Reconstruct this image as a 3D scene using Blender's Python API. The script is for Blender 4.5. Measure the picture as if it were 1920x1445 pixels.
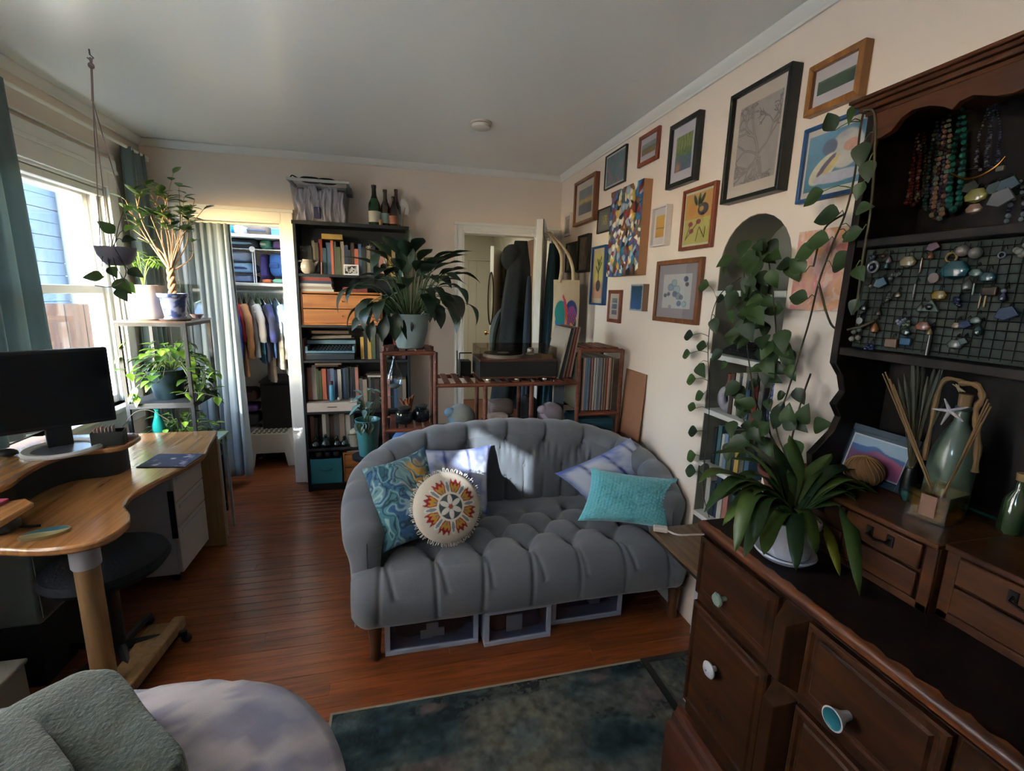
import bpy, bmesh, math, random
import numpy as np
from mathutils import Vector, Matrix
random.seed(7)
SC = bpy.context.scene
COL = SC.collection
PI = math.pi
for o in list(bpy.data.objects): bpy.data.objects.remove(o, do_unlink=True)

# ---------------------------------------------------------------- camera
CAM_H, FOC = 1.5, 877.3                      # metres, focal length in pixels of a 1920 wide frame
YAW, PITCH, ROLL = 0.2434, 0.19325, 0.02636
def cam_axes():
    cy, sy, cp, sp = math.cos(YAW), math.sin(YAW), math.cos(PITCH), math.sin(PITCH)
    fwd = Vector((sy*cp, cy*cp, -sp)); right = Vector((cy, -sy, 0)); up = right.cross(fwd)
    c, s = math.cos(ROLL), math.sin(ROLL)
    return right*c + up*s, up*c - right*s, fwd
RGT, UPV, FWD = cam_axes()
cam = bpy.data.cameras.new('camera'); cam_o = bpy.data.objects.new('camera', cam); COL.objects.link(cam_o)
cam.sensor_fit = 'HORIZONTAL'; cam.sensor_width = 36.0; cam.lens = FOC/1920*36
cam.clip_start = 0.02; cam.clip_end = 200
cam_o.matrix_world = Matrix(((RGT.x, UPV.x, -FWD.x, 0), (RGT.y, UPV.y, -FWD.y, 0), (RGT.z, UPV.z, -FWD.z, CAM_H), (0, 0, 0, 1)))
SC.camera = cam_o
def ray(px, py): return RGT*((px-960)/FOC) - UPV*((py-722.5)/FOC) + FWD
def ax(px, py, X): d = ray(px, py); return Vector((0, 0, CAM_H)) + d*(X/d.x)
def ay(px, py, Y): d = ray(px, py); return Vector((0, 0, CAM_H)) + d*(Y/d.y)
def az(px, py, Z): d = ray(px, py); return Vector((0, 0, CAM_H)) + d*((Z-CAM_H)/d.z)

# ---------------------------------------------------------------- light
SC.view_settings.view_transform = 'Standard'; SC.view_settings.look = 'None'
SC.view_settings.gamma = 1.0; SC.view_settings.use_curve_mapping = False
SC.view_settings.exposure = 0.8
world = bpy.data.worlds.new('sky'); SC.world = world; world.use_nodes = True
wn = world.node_tree; wn.nodes.clear()
sky = wn.nodes.new('ShaderNodeTexSky'); sky.sky_type = 'NISHITA'; sky.sun_disc = False
SUN_DIR = Vector((1.0, 1.2, -0.56)).normalized()          # the way the sunlight travels
sky.sun_elevation = math.asin(-SUN_DIR.z); sky.sun_rotation = math.atan2(-SUN_DIR.x, -SUN_DIR.y)
sky.air_density = 1.0; sky.dust_density = 0.8
bg = wn.nodes.new('ShaderNodeBackground'); bg.inputs['Strength'].default_value = 3.9
wo = wn.nodes.new('ShaderNodeOutputWorld')
wn.links.new(sky.outputs[0], bg.inputs[0]); wn.links.new(bg.outputs[0], wo.inputs[0])
sun = bpy.data.lights.new('sun', 'SUN'); sun.energy = 8.5; sun.angle = 0.012; sun.color = (1.0, 0.95, 0.86)
sun_o = bpy.data.objects.new('sun', sun); COL.objects.link(sun_o)
sun_o.rotation_euler = SUN_DIR.to_track_quat('-Z', 'Y').to_euler()
WIN = [(1.95, 3.30, 0.80, 2.035), (-0.68, -0.10, 1.71, 2.05), (0.55, 1.70, 0.80, 2.05)]    # left wall windows, the last two unseen and added for their light: y0, y1, z0, z1
for (y0, y1, z0, z1) in WIN:
    l = bpy.data.lights.new('window_portal', 'AREA'); l.shape = 'RECTANGLE'; l.size = z1-z0; l.size_y = y1-y0
    l.cycles.is_portal = True
    p = bpy.data.objects.new('window_portal', l); COL.objects.link(p)
    p.location = (-1.75, (y0+y1)/2, (z0+z1)/2); p.rotation_euler = (0, -PI/2, 0)

# ---------------------------------------------------------------- helpers: colour and materials
def lin(h):
    if isinstance(h, (tuple, list)): return tuple(h[:3])
    h = h.lstrip('#'); v = [int(h[i:i+2], 16)/255 for i in (0, 2, 4)]
    return tuple(x/12.92 if x <= 0.04045 else ((x+0.055)/1.055)**2.4 for x in v)
def L(h): return np.array(lin(h))
M = {}
def base_mat(name):
    m = bpy.data.materials.new(name); m.use_nodes = True
    return m, m.node_tree.nodes, m.node_tree.links, m.node_tree.nodes['Principled BSDF']
def mat(name, col, rough=0.6, metal=0.0, var=0.0, vscale=20.0, bump=0.0, bscale=80.0, spec=0.5, trans=0.0, rnd=0.0, sheen=0.0, coat=0.0):
    if name in M: return M[name]
    m, n, l, b = base_mat(name); c = lin(col)
    b.inputs['Base Color'].default_value = (*c, 1); b.inputs['Roughness'].default_value = rough
    b.inputs['Metallic'].default_value = metal; b.inputs['Specular IOR Level'].default_value = spec
    if trans: b.inputs['Transmission Weight'].default_value = trans
    if sheen: b.inputs['Sheen Weight'].default_value = sheen
    if coat: b.inputs['Coat Weight'].default_value = coat
    tc = None
    if var or bump:
        tc = n.new('ShaderNodeTexCoord')
    if var or rnd:
        hs = n.new('ShaderNodeHueSaturation'); hs.inputs['Color'].default_value = (*c, 1)
        mth = n.new('ShaderNodeMath'); mth.operation = 'MULTIPLY_ADD'; mth.inputs[1].default_value = 2*var; mth.inputs[2].default_value = 1-var
        if var:
            nz = n.new('ShaderNodeTexNoise'); nz.inputs['Scale'].default_value = vscale; nz.inputs['Detail'].default_value = 5
            l.new(tc.outputs['Object'], nz.inputs['Vector']); l.new(nz.outputs['Fac'], mth.inputs[0])
        else: mth.inputs[0].default_value = 0.5
        last = mth
        if rnd:
            oi = n.new('ShaderNodeObjectInfo'); m2 = n.new('ShaderNodeMath'); m2.operation = 'MULTIPLY_ADD'
            m2.inputs[1].default_value = 2*rnd; m2.inputs[2].default_value = -rnd
            l.new(oi.outputs['Random'], m2.inputs[0]); ad = n.new('ShaderNodeMath'); ad.operation = 'ADD'
            l.new(mth.outputs[0], ad.inputs[0]); l.new(m2.outputs[0], ad.inputs[1]); last = ad
        l.new(last.outputs[0], hs.inputs['Value']); l.new(hs.outputs[0], b.inputs['Base Color'])
    if bump:
        nb = n.new('ShaderNodeTexNoise'); nb.inputs['Scale'].default_value = bscale; nb.inputs['Detail'].default_value = 4
        bp = n.new('ShaderNodeBump'); bp.inputs['Strength'].default_value = bump; bp.inputs['Distance'].default_value = 0.01
        l.new(tc.outputs['Object'], nb.inputs['Vector']); l.new(nb.outputs['Fac'], bp.inputs['Height']); l.new(bp.outputs[0], b.inputs['Normal'])
    M[name] = m; return m
def wood(name, c1, c2, axis=0, scale=1.0, rough=0.4, rnd=0.0, coat=0.0, bump=0.15, spec=0.5):
    if name in M: return M[name]
    m, n, l, b = base_mat(name)
    tc = n.new('ShaderNodeTexCoord'); mp = n.new('ShaderNodeMapping')
    s = [18*scale]*3; s[axis] = 1.4*scale; mp.inputs['Scale'].default_value = s
    oi = n.new('ShaderNodeObjectInfo'); vm = n.new('ShaderNodeVectorMath'); vm.operation = 'ADD'
    sc = n.new('ShaderNodeVectorMath'); sc.operation = 'SCALE'; sc.inputs[0].default_value = (37, 91, 53)
    l.new(oi.outputs['Random'], sc.inputs['Scale']); l.new(tc.outputs['Object'], vm.inputs[0]); l.new(sc.outputs[0], vm.inputs[1])
    l.new(vm.outputs[0], mp.inputs['Vector'])
    nz = n.new('ShaderNodeTexNoise'); nz.inputs['Scale'].default_value = 1.6; nz.inputs['Detail'].default_value = 8; nz.inputs['Distortion'].default_value = 1.2
    l.new(mp.outputs[0], nz.inputs['Vector'])
    cr = n.new('ShaderNodeValToRGB'); cr.color_ramp.elements[0].position = 0.3; cr.color_ramp.elements[1].position = 0.7
    cr.color_ramp.elements[0].color = (*lin(c1), 1); cr.color_ramp.elements[1].color = (*lin(c2), 1)
    l.new(nz.outputs['Fac'], cr.inputs['Fac'])
    out = cr.outputs[0]
    if rnd:
        hs = n.new('ShaderNodeHueSaturation'); mm = n.new('ShaderNodeMath'); mm.operation = 'MULTIPLY_ADD'
        mm.inputs[1].default_value = 2*rnd; mm.inputs[2].default_value = 1-rnd
        l.new(oi.outputs['Random'], mm.inputs[0]); l.new(mm.outputs[0], hs.inputs['Value']); l.new(out, hs.inputs['Color']); out = hs.outputs[0]
    l.new(out, b.inputs['Base Color']); b.inputs['Roughness'].default_value = rough; b.inputs['Coat Weight'].default_value = coat; b.inputs['Coat Roughness'].default_value = 0.18; b.inputs['Specular IOR Level'].default_value = spec
    if bump:
        bp = n.new('ShaderNodeBump'); bp.inputs['Strength'].default_value = bump; bp.inputs['Distance'].default_value = 0.003
        l.new(nz.outputs['Fac'], bp.inputs['Height']); l.new(bp.outputs[0], b.inputs['Normal'])
    M[name] = m; return m
def clear_glass(name, tint='#ffffff', refl=0.12, rough=0.0):
    if name in M: return M[name]
    m, n, l, b = base_mat(name); n.remove(b); out = n['Material Output']
    t = n.new('ShaderNodeBsdfTransparent'); t.inputs[0].default_value = (*lin(tint), 1)
    g = n.new('ShaderNodeBsdfGlossy'); g.inputs['Roughness'].default_value = rough
    lw = n.new('ShaderNodeLayerWeight'); lw.inputs['Blend'].default_value = 0.25; ma = n.new('ShaderNodeMath'); ma.operation = 'MULTIPLY_ADD'; ma.inputs[1].default_value = min(0.9, refl*3); ma.inputs[2].default_value = 0.02+refl*0.1
    l.new(lw.outputs['Facing'], ma.inputs[0]); mx = n.new('ShaderNodeMixShader'); l.new(ma.outputs[0], mx.inputs[0]); l.new(t.outputs[0], mx.inputs[1]); l.new(g.outputs[0], mx.inputs[2])
    l.new(mx.outputs[0], out.inputs[0]); M[name] = m; return m
def paint_mat(name, rough=0.7, bump=0.0, bscale=200, sheen=0.0, spec=0.3):
    if name in M: return M[name]
    m, n, l, b = base_mat(name); at = n.new('ShaderNodeAttribute'); at.attribute_name = 'Col'
    l.new(at.outputs['Color'], b.inputs['Base Color']); b.inputs['Roughness'].default_value = rough
    b.inputs['Sheen Weight'].default_value = sheen; b.inputs['Specular IOR Level'].default_value = spec
    if bump:
        tc = n.new('ShaderNodeTexCoord'); nb = n.new('ShaderNodeTexNoise'); nb.inputs['Scale'].default_value = bscale
        bp = n.new('ShaderNodeBump'); bp.inputs['Strength'].default_value = bump; bp.inputs['Distance'].default_value = 0.004
        l.new(tc.outputs['Object'], nb.inputs['Vector']); l.new(nb.outputs['Fac'], bp.inputs['Height']); l.new(bp.outputs[0], b.inputs['Normal'])
    M[name] = m; return m
def leaf_mat(name, c1, c2, rough=0.4, tl=0.25):
    """leaf: colour varies leaf to leaf, some light passes through"""
    if name in M: return M[name]
    m, n, l, b = base_mat(name); out = n['Material Output']
    oi = n.new('ShaderNodeObjectInfo'); mx = n.new('ShaderNodeMix'); mx.data_type = 'RGBA'
    mx.inputs[6].default_value = (*lin(c1), 1); mx.inputs[7].default_value = (*lin(c2), 1); l.new(oi.outputs['Random'], mx.inputs[0])
    l.new(mx.outputs[2], b.inputs['Base Color']); b.inputs['Roughness'].default_value = rough
    t = n.new('ShaderNodeBsdfTranslucent'); l.new(mx.outputs[2], t.inputs[0])
    ms = n.new('ShaderNodeMixShader'); ms.inputs[0].default_value = tl
    l.new(b.outputs[0], ms.inputs[1]); l.new(t.outputs[0], ms.inputs[2]); l.new(ms.outputs[0], out.inputs[0])
    M[name] = m; return m

# ---------------------------------------------------------------- helpers: meshes
class MB:
    def __init__(s): s.v = []; s.f = []; s.mi = []; s.cur = 0
    def add(s, vs, fs):
        o = len(s.v); s.v += [tuple(v) for v in vs]; s.f += [tuple(i+o for i in f) for f in fs]; s.mi += [s.cur]*len(fs); return s
    def box(s, lo, hi, mtx=None):
        x0, y0, z0 = lo; x1, y1, z1 = hi
        vs = [Vector(p) for p in ((x0,y0,z0),(x1,y0,z0),(x1,y1,z0),(x0,y1,z0),(x0,y0,z1),(x1,y0,z1),(x1,y1,z1),(x0,y1,z1))]
        if mtx: vs = [mtx @ v for v in vs]
        return s.add(vs, [(0,3,2,1),(4,5,6,7),(0,1,5,4),(1,2,6,5),(2,3,7,6),(3,0,4,7)])
    def prism(s, poly, z0, z1, mtx=None, axis=2):
        n = len(poly)
        def P(p, z):
            q = {2: (p[0], p[1], z), 1: (p[0], z, p[1]), 0: (z, p[0], p[1])}[axis]
            return mtx @ Vector(q) if mtx else Vector(q)
        vs = [P(p, z0) for p in poly] + [P(p, z1) for p in poly]
        fs = [tuple(range(n))[::-1], tuple(range(n, 2*n))] + [(i, (i+1) % n, n+(i+1) % n, n+i) for i in range(n)]
        return s.add(vs, fs)
    def tube(s, pts, r, n=8, cap=True, close=False):
        pts = [Vector(p) for p in pts]; k = len(pts); rs = r if isinstance(r, (list, tuple)) else [r]*k
        up = None; rings = []
        for i, p in enumerate(pts):
            if close: d = pts[(i+1) % k]-pts[i-1]
            else: d = pts[min(i+1, k-1)]-pts[max(i-1, 0)]
            if d.length < 1e-9: d = Vector((0, 0, 1))
            d.normalize()
            if up is None: up = Vector((0, 0, 1)) if abs(d.z) < 0.9 else Vector((1, 0, 0))
            a = d.cross(up)
            if a.length < 1e-6: a = d.cross(Vector((0.3, 0.8, 0.5)))
            a.normalize(); b = a.cross(d).normalized(); up = b
            rings.append([p+(a*math.cos(2*PI*j/n)+b*math.sin(2*PI*j/n))*rs[i] for j in range(n)])
        vs = [v for rg in rings for v in rg]; fs = []
        for i in range(k if close else k-1):
            i2 = (i+1) % k
            for j in range(n): fs.append((i*n+j, i*n+(j+1) % n, i2*n+(j+1) % n, i2*n+j))
        if cap and not close: fs += [tuple(range(n))[::-1], tuple((k-1)*n+j for j in range(n))]
        return s.add(vs, fs)
    def bar(s, a, b, r, n=10): return s.tube([a, b], r, n)
    def lathe(s, prof, n=24, o=(0, 0, 0), mtx=None, a0=0, a1=2*PI):
        full = abs(a1-a0-2*PI) < 1e-6; m = n if full else n+1; vs = []; fs = []; k = len(prof)
        for (r, z) in prof:
            for j in range(m):
                a = a0+(a1-a0)*j/n; p = Vector((r*math.cos(a), r*math.sin(a), z))
                vs.append((mtx @ p if mtx else p)+Vector(o))
        for i in range(k-1):
            for j in range(n):
                j2 = (j+1) % m; fs.append((i*m+j, i*m+j2, (i+1)*m+j2, (i+1)*m+j))
        return s.add(vs, fs)
    def ball(s, c, r, n=10, sq=(1, 1, 1), mtx=None):
        k = max(5, n//2+1); prof = [(max(1e-4, math.sin(PI*i/k)), -math.cos(PI*i/k)) for i in range(k+1)]
        mt = Matrix.Diagonal((r*sq[0], r*sq[1], r*sq[2])).to_4x4()
        if mtx: mt = mtx @ mt
        return s.lathe(prof, n, c, mt)
    def grid(s, nu, nv, fn, closeu=False):
        vs = [fn(i/(nu if closeu else nu-1), j/(nv-1)) for j in range(nv) for i in range(nu)]; fs = []
        for j in range(nv-1):
            for i in range(nu if closeu else nu-1):
                i2 = (i+1) % nu; fs.append((j*nu+i, j*nu+i2, (j+1)*nu+i2, (j+1)*nu+i))
        return s.add(vs, fs)
    def npgrid(s, P):
        """P: array (nv, nu, 3)"""
        nv, nu = P.shape[:2]; o = len(s.v); s.v += [tuple(p) for p in P.reshape(-1, 3).tolist()]
        fs = [(o+j*nu+i, o+j*nu+i+1, o+(j+1)*nu+i+1, o+(j+1)*nu+i) for j in range(nv-1) for i in range(nu-1)]
        s.f += fs; s.mi += [s.cur]*len(fs); return s
    def build(s, name, m=None, parent=None, bevel=0.0, smooth=40, cols=None, loc=None, solid=0.0, subsurf=0):
        me = bpy.data.meshes.new(name); off = Vector(loc) if loc is not None else Vector((0, 0, 0))
        me.from_pydata([Vector(v)-off for v in s.v] if loc is not None else s.v, [], s.f); me.update()
        bm = bmesh.new(); bm.from_mesh(me); bmesh.ops.recalc_face_normals(bm, faces=bm.faces); bm.to_mesh(me); bm.free()
        for mm in (m if isinstance(m, (list, tuple)) else [m]):
            if mm: me.materials.append(mm)
        if any(s.mi): me.polygons.foreach_set('material_index', s.mi)
        if cols is not None:
            a = me.color_attributes.new('Col', 'FLOAT_COLOR', 'POINT'); c = np.ones((len(me.vertices), 4), dtype=np.float32)
            c[:, :3] = np.asarray(cols).reshape(-1, 3); a.data.foreach_set('color', c.ravel())
        if smooth:
            me.polygons.foreach_set('use_smooth', [True]*len(me.polygons)); me.set_sharp_from_angle(angle=math.radians(smooth))
        o = bpy.data.objects.new(name, me); COL.objects.link(o)
        if loc is not None: o.location = off
        if parent is not None: o.parent = parent
        if bevel:
            b = o.modifiers.new('bevel', 'BEVEL'); b.width = bevel; b.segments = 2; b.limit_method = 'ANGLE'; b.angle_limit = 0.7; b.harden_normals = False
        if solid:
            d = o.modifiers.new('solid', 'SOLIDIFY'); d.thickness = solid; d.offset = 0
        if subsurf:
            d = o.modifiers.new('sub', 'SUBSURF'); d.levels = subsurf; d.render_levels = subsurf
        return o
def tag(o, label, cat, group=None):
    o['label'] = label; o['category'] = cat
    if group: o['group'] = group
    return o
def thing(name, label, cat, loc=(0, 0, 0), rz=0.0, group=None):
    o = bpy.data.objects.new(name, None); o.empty_display_size = 0.05; COL.objects.link(o)
    o.location = loc; o.rotation_euler = (0, 0, rz); return tag(o, label, cat, group)
def struct(o): o['kind'] = 'structure'; return o
def clone(o, parent=None):
    c = o.copy(); COL.objects.link(c); c.parent = parent
    for ch in [x for x in o.children]: clone(ch, c)
    return c
def frame_mtx(o, d, up=(0, 0, 1), s=1.0):
    """matrix whose local Y runs along d, local Z towards up"""
    d = Vector(d).normalized(); u = Vector(up); x = d.cross(u)
    if x.length < 1e-5: x = d.cross(Vector((0.2, 1, 0.1)))
    x.normalize(); z = x.cross(d)
    sx = s if isinstance(s, (tuple, list)) else (s, s, s)
    return Matrix.Translation(Vector(o)) @ Matrix(((x.x, d.x, z.x, 0), (x.y, d.y, z.y, 0), (x.z, d.z, z.z, 0), (0, 0, 0, 1))) @ Matrix.Diagonal((*sx, 1))
def inst(name, me, mtx, parent=None):
    o = bpy.data.objects.new(name, me); COL.objects.link(o); o.parent = parent; o.matrix_world = mtx
    if parent is not None: o.matrix_parent_inverse = Matrix.Identity(4); o.matrix_basis = parent_world(parent).inverted() @ mtx
    return o
def parent_world(p):
    m = p.matrix_basis.copy()
    while p.parent: p = p.parent; m = p.matrix_basis @ m
    return m
def spline(pts, n):
    pts = [np.array(p, float) for p in pts]; k = len(pts); out = []
    for t in np.linspace(0, k-1, n):
        i = min(int(t), k-2); f = t-i; p0 = pts[max(i-1, 0)]; p1 = pts[i]; p2 = pts[i+1]; p3 = pts[min(i+2, k-1)]
        out.append(0.5*((2*p1)+(-p0+p2)*f+(2*p0-5*p1+4*p2-p3)*f*f+(-p0+3*p1-3*p2+p3)*f**3))
    return np.array(out)
# numpy noise for prints and cloth
def _h(i, j, s): 
    v = np.sin(i*127.1+j*311.7+s*74.7)*43758.5453; return v-np.floor(v)
def vn(x, y, s=0):
    x = np.asarray(x, float); y = np.asarray(y, float); i = np.floor(x); j = np.floor(y); a = x-i; b = y-j
    a = a*a*(3-2*a); b = b*b*(3-2*b)
    return (_h(i, j, s)*(1-a)+_h(i+1, j, s)*a)*(1-b)+(_h(i, j+1, s)*(1-a)+_h(i+1, j+1, s)*a)*b
def fbm(x, y, s=0, o=4): return sum(vn(x*2**k, y*2**k, s+k)*0.5**(k+1) for k in range(o))/(1-0.5**o)
def mixc(a, b, t):
    t = np.clip(np.asarray(t, float), 0, 1)[..., None]; return np.asarray(a)*(1-t)+np.asarray(b)*t
def sst(a, b, x): t = np.clip((x-a)/(b-a), 0, 1); return t*t*(3-2*t)
def ramp(t, stops):
    out = np.zeros(np.shape(t)+(3,)); t = np.asarray(t, float)
    ps = [s[0] for s in stops]; cs = np.array([L(s[1]) for s in stops])
    for k in range(3): out[..., k] = np.interp(t, ps, cs[:, k])
    return out
def segdist(U, V, segs):
    """distance of every (U, V) to the nearest of the segments (x0, y0, x1, y1[, w])"""
    best = np.full(np.shape(U), 9.0)
    for sg in segs:
        x0, y0, x1, y1 = sg[:4]; w = sg[4] if len(sg) > 4 else 0.0
        dx, dy = x1-x0, y1-y0; q = max(dx*dx+dy*dy, 1e-12)
        t = np.clip(((U-x0)*dx+(V-y0)*dy)/q, 0, 1); best = np.minimum(best, np.hypot(U-x0-t*dx, V-y0-t*dy)-w)
    return best
def print_quad(name, p00, p10, p01, nx, ny, fn, m, parent=None, loc=None):
    """a flat print: corner p00 (u=0,v=0), p10 (u=1), p01 (v=1); fn(U, V) gives its colours"""
    p00, p10, p01 = [np.array(p, float) for p in (p00, p10, p01)]
    U, V = np.meshgrid(np.linspace(0, 1, nx), np.linspace(0, 1, ny))
    P = p00+(p10-p00)*U[..., None]+(p01-p00)*V[..., None]
    b = MB(); b.npgrid(P); c = fn(U, V)
    if np.shape(c) == (3,): c = np.broadcast_to(c, U.shape+(3,))
    return b.build(name, m, parent, smooth=0, cols=c, loc=loc)
P_MATTE = paint_mat('print_matte', 0.75); P_SATIN = paint_mat('print_satin', 0.45); P_CLOTH = paint_mat('print_cloth', 0.9, 0.25, 500, 0.15)

# ================================================================ the room
XL, XR, YB, YF, ZC = -1.597, 1.297, -1.25, 3.745, 2.42
wall_m = mat('wall_paint', '#dfcfbf', 0.55, var=0.03, vscale=3, bump=0.03, bscale=60)
ceil_m = mat('ceiling_paint', '#e9ebe6', 0.25, var=0.03, vscale=2, bump=0.02, bscale=6)
trim_m = mat('trim_paint', '#dcdad3', 0.4)
def wall_x(name, X, t, y0, y1, z0, z1, holes):
    """wall in the plane X with rectangular holes (y0, y1, z0, z1); thickness t away from the room"""
    b = MB(); ys = sorted({y0, y1, *[h[0] for h in holes], *[h[1] for h in holes]})
    for a, c in zip(ys, ys[1:]):
        hs = sorted([(h[2], h[3]) for h in holes if h[0] <= a+1e-6 and h[1] >= c-1e-6]); z = z0
        for (h0, h1) in hs:
            if h0 > z: b.box((min(X, X+t), a, z), (max(X, X+t), c, h0))
            z = h1
        if z < z1: b.box((min(X, X+t), a, z), (max(X, X+t), c, z1))
    return struct(b.build(name, wall_m, smooth=0))
def wall_y(name, Y, t, x0, x1, z0, z1, holes):
    b = MB(); xs = sorted({x0, x1, *[h[0] for h in holes], *[h[1] for h in holes]})
    for a, c in zip(xs, xs[1:]):
        hs = sorted([(h[2], h[3]) for h in holes if h[0] <= a+1e-6 and h[1] >= c-1e-6]); z = z0
        for (h0, h1) in hs:
            if h0 > z: b.box((a, min(Y, Y+t), z), (c, max(Y, Y+t), h0))
            z = h1
        if z < z1: b.box((a, min(Y, Y+t), z), (c, max(Y, Y+t), z1))
    return struct(b.build(name, wall_m, smooth=0))
wall_x('wall_left', XL, -0.16, YB, YF+0.12, 0, ZC, WIN)
CL = (-1.46, -0.775, 0.0, 1.955); DR = (0.505, 1.235, 0.0, 1.965)         # closet and door openings
wall_y('wall_far', YF, 0.12, XL, XR+0.3, 0, ZC, [CL, DR])
wall_y('wall_back', YB, -0.12, XL-0.16, XR+0.2, 0, ZC, [])
# right wall with the arched niche
NY0, NY1, NZ0, NZS, NZT = 1.361, 1.728, 0.30, 1.63, 1.812
def arch(n=14):
    cy, ry, rz = (NY0+NY1)/2, (NY1-NY0)/2, NZT-NZS
    return [(cy+ry*math.cos(PI*i/n), NZS+rz*math.sin(PI*i/n)) for i in range(n+1)]      # from NY1 to NY0 over the top
b = MB(); TW = 0.2
b.box((XR, YB, 0), (XR+TW, NY0, ZC)); b.box((XR, NY1, 0), (XR+TW, YF+0.12, ZC)); b.box((XR, NY0, 0), (XR+TW, NY1, NZ0))
A = arch(); b.prism([(NY1, ZC)]+A+[(NY0, ZC)], XR, XR+TW, axis=0)
wr = struct(b.build('wall_right', wall_m, smooth=0))
nm = mat('niche_interior', '#6f6e63', 0.6, var=0.04, vscale=4)  # interior in a darker grey-green than the wall
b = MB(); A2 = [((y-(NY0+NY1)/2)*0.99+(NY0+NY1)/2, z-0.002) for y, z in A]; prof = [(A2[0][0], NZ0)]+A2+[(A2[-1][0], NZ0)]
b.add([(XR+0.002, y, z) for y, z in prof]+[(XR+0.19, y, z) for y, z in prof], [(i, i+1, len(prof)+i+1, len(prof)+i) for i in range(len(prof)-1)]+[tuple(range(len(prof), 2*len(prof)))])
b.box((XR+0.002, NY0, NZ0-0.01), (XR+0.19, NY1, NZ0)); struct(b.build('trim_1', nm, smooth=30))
shelf_m = mat('niche_shelf_paint', '#c9c8c2', 0.5)
for k, z in enumerate((0.56, 0.795, 1.035, 1.275, 1.535)):
    b = MB().box((XR-0.004, NY0+0.002, z-0.022), (XR+0.188, NY1-0.002, z)); o = struct(b.build('trim_%d' % (k+2), shelf_m, bevel=0.003))
b = MB().box((XL-0.2, YB-0.15, ZC), (XR+0.4, YF+0.13, ZC+0.08)); struct(b.build('ceiling', ceil_m, smooth=0))
b = MB().box((-3.0, YF+0.13, 2.3), (2.6, 6.6, 2.36)); struct(b.build('ceiling_hall', ceil_m, smooth=0))
# crown mouldings
def crown(name, pts, nrm):
    prof = [(0, 0), (0.008, 0), (0.012, 0.008), (0.02, 0.013), (0.03, 0.029), (0.034, 0.036), (0.034, 0.043), (0, 0.043)]
    b = MB(); vs = []
    for p in pts: vs += [(p[0]+nrm[0]*a, p[1]+nrm[1]*a, ZC-0.044+h) for a, h in prof]
    k = len(prof); b.add(vs, [(i, (i+1) % k, k+(i+1) % k, k+i) for i in range(k)]); return struct(b.build(name, trim_m, smooth=30))
crown('trim_7', [(XL, YF-0.001), (XR, YF-0.001)], (0, -1)); crown('trim_8', [(XR-0.001, YB), (XR-0.001, YF)], (-1, 0)); crown('trim_9', [(XL+0.001, YB), (XL+0.001, YF)], (1, 0))
# baseboards
def baseb(name, lo, hi): struct(MB().box(lo, hi).build(name, trim_m, bevel=0.004))
baseb('baseboard_left', (XL, YB, 0.012), (XL+0.016, YF, 0.13)); baseb('baseboard_right', (XR-0.016, YB, 0.012), (XR, NY0-0.05, 0.13)); baseb('baseboard_right_far', (XR-0.016, NY1+0.05, 0.012), (XR, YF, 0.13))
baseb('baseboard_far', (-0.68, YF-0.016, 0.012), (0.42, YF, 0.13)); baseb('baseboard_back', (XL, YB, 0.012), (XR, YB+0.016, 0.13))
# closet and door casings
def casing(name, x0, x1, zt, w=0.085, t=0.02):
    b = MB(); y1 = YF; y0 = YF-t
    b.box((x0-w, y0, 0.012), (x0, y1, zt+w)); b.box((x1, y0, 0.012), (x1+w, y1, zt+w)); b.box((x0, y0, zt), (x1, y1, zt+w))
    b.box((x0-w-0.006, y0-0.012, zt+w-0.02), (x1+w+0.006, y1, zt+w+0.004))
    b.box((x0-w, y0-0.008, 0.012), (x0-w+0.018, y0, zt+w-0.02)); b.box((x1+w-0.018, y0-0.008, 0.012), (x1+w, y0, zt+w-0.02))
    b.box((x0-0.002, y0+0.005, 0.012), (x0+0.015, y1+0.12, zt)); b.box((x1-0.015, y0+0.005, 0.012), (x1+0.002, y1+0.12, zt)); b.box((x0, y0+0.005, zt-0.015), (x1, y1+0.12, zt+0.002))
    return struct(b.build(name, trim_m, bevel=0.003))
casing('trim_10', CL[0], CL[1], CL[3], 0.08); casing('trim_11', DR[0], DR[1], DR[3], 0.06)
# closet shell and hall shell beyond the door
white_m = mat('white_board', '#d9dcdc', 0.5)
closet_m = mat('closet_wall_paint', '#b9b6b0', 0.7)
b = MB(); b.box((-1.62, YF+0.12, 0), (-1.55, 4.72, 2.3)); b.box((-0.62, YF+0.12, 0), (-0.55, 4.72, 2.3)); b.box((-1.62, 4.72, 0), (-0.55, 4.78, 2.3)); struct(b.build('wall_closet', closet_m, smooth=0))
hall_m = mat('hall_paint', '#c9c6b4', 0.5)
struct(MB().box((-0.1, YF+0.12, 0), (-0.03, 6.5, 2.36)).build('wall_hall', hall_m, smooth=0))
hl = bpy.data.lights.new('hall_lamp', 'AREA'); hl.shape = 'DISK'; hl.size = 0.3; hl.energy = 8; hl.color = (1.0, 0.93, 0.8); ho = bpy.data.objects.new('hall_lamp', hl); COL.objects.link(ho); ho.location = (0.4, 5.0, 2.29)
cl_ = bpy.data.lights.new('closet_lamp', 'AREA'); cl_.size = 0.25; cl_.energy = 7; cl_.color = (0.75, 0.88, 1.0); co = bpy.data.objects.new('closet_lamp', cl_); COL.objects.link(co); co.location = (-1.0, 4.0, 2.28)

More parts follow.
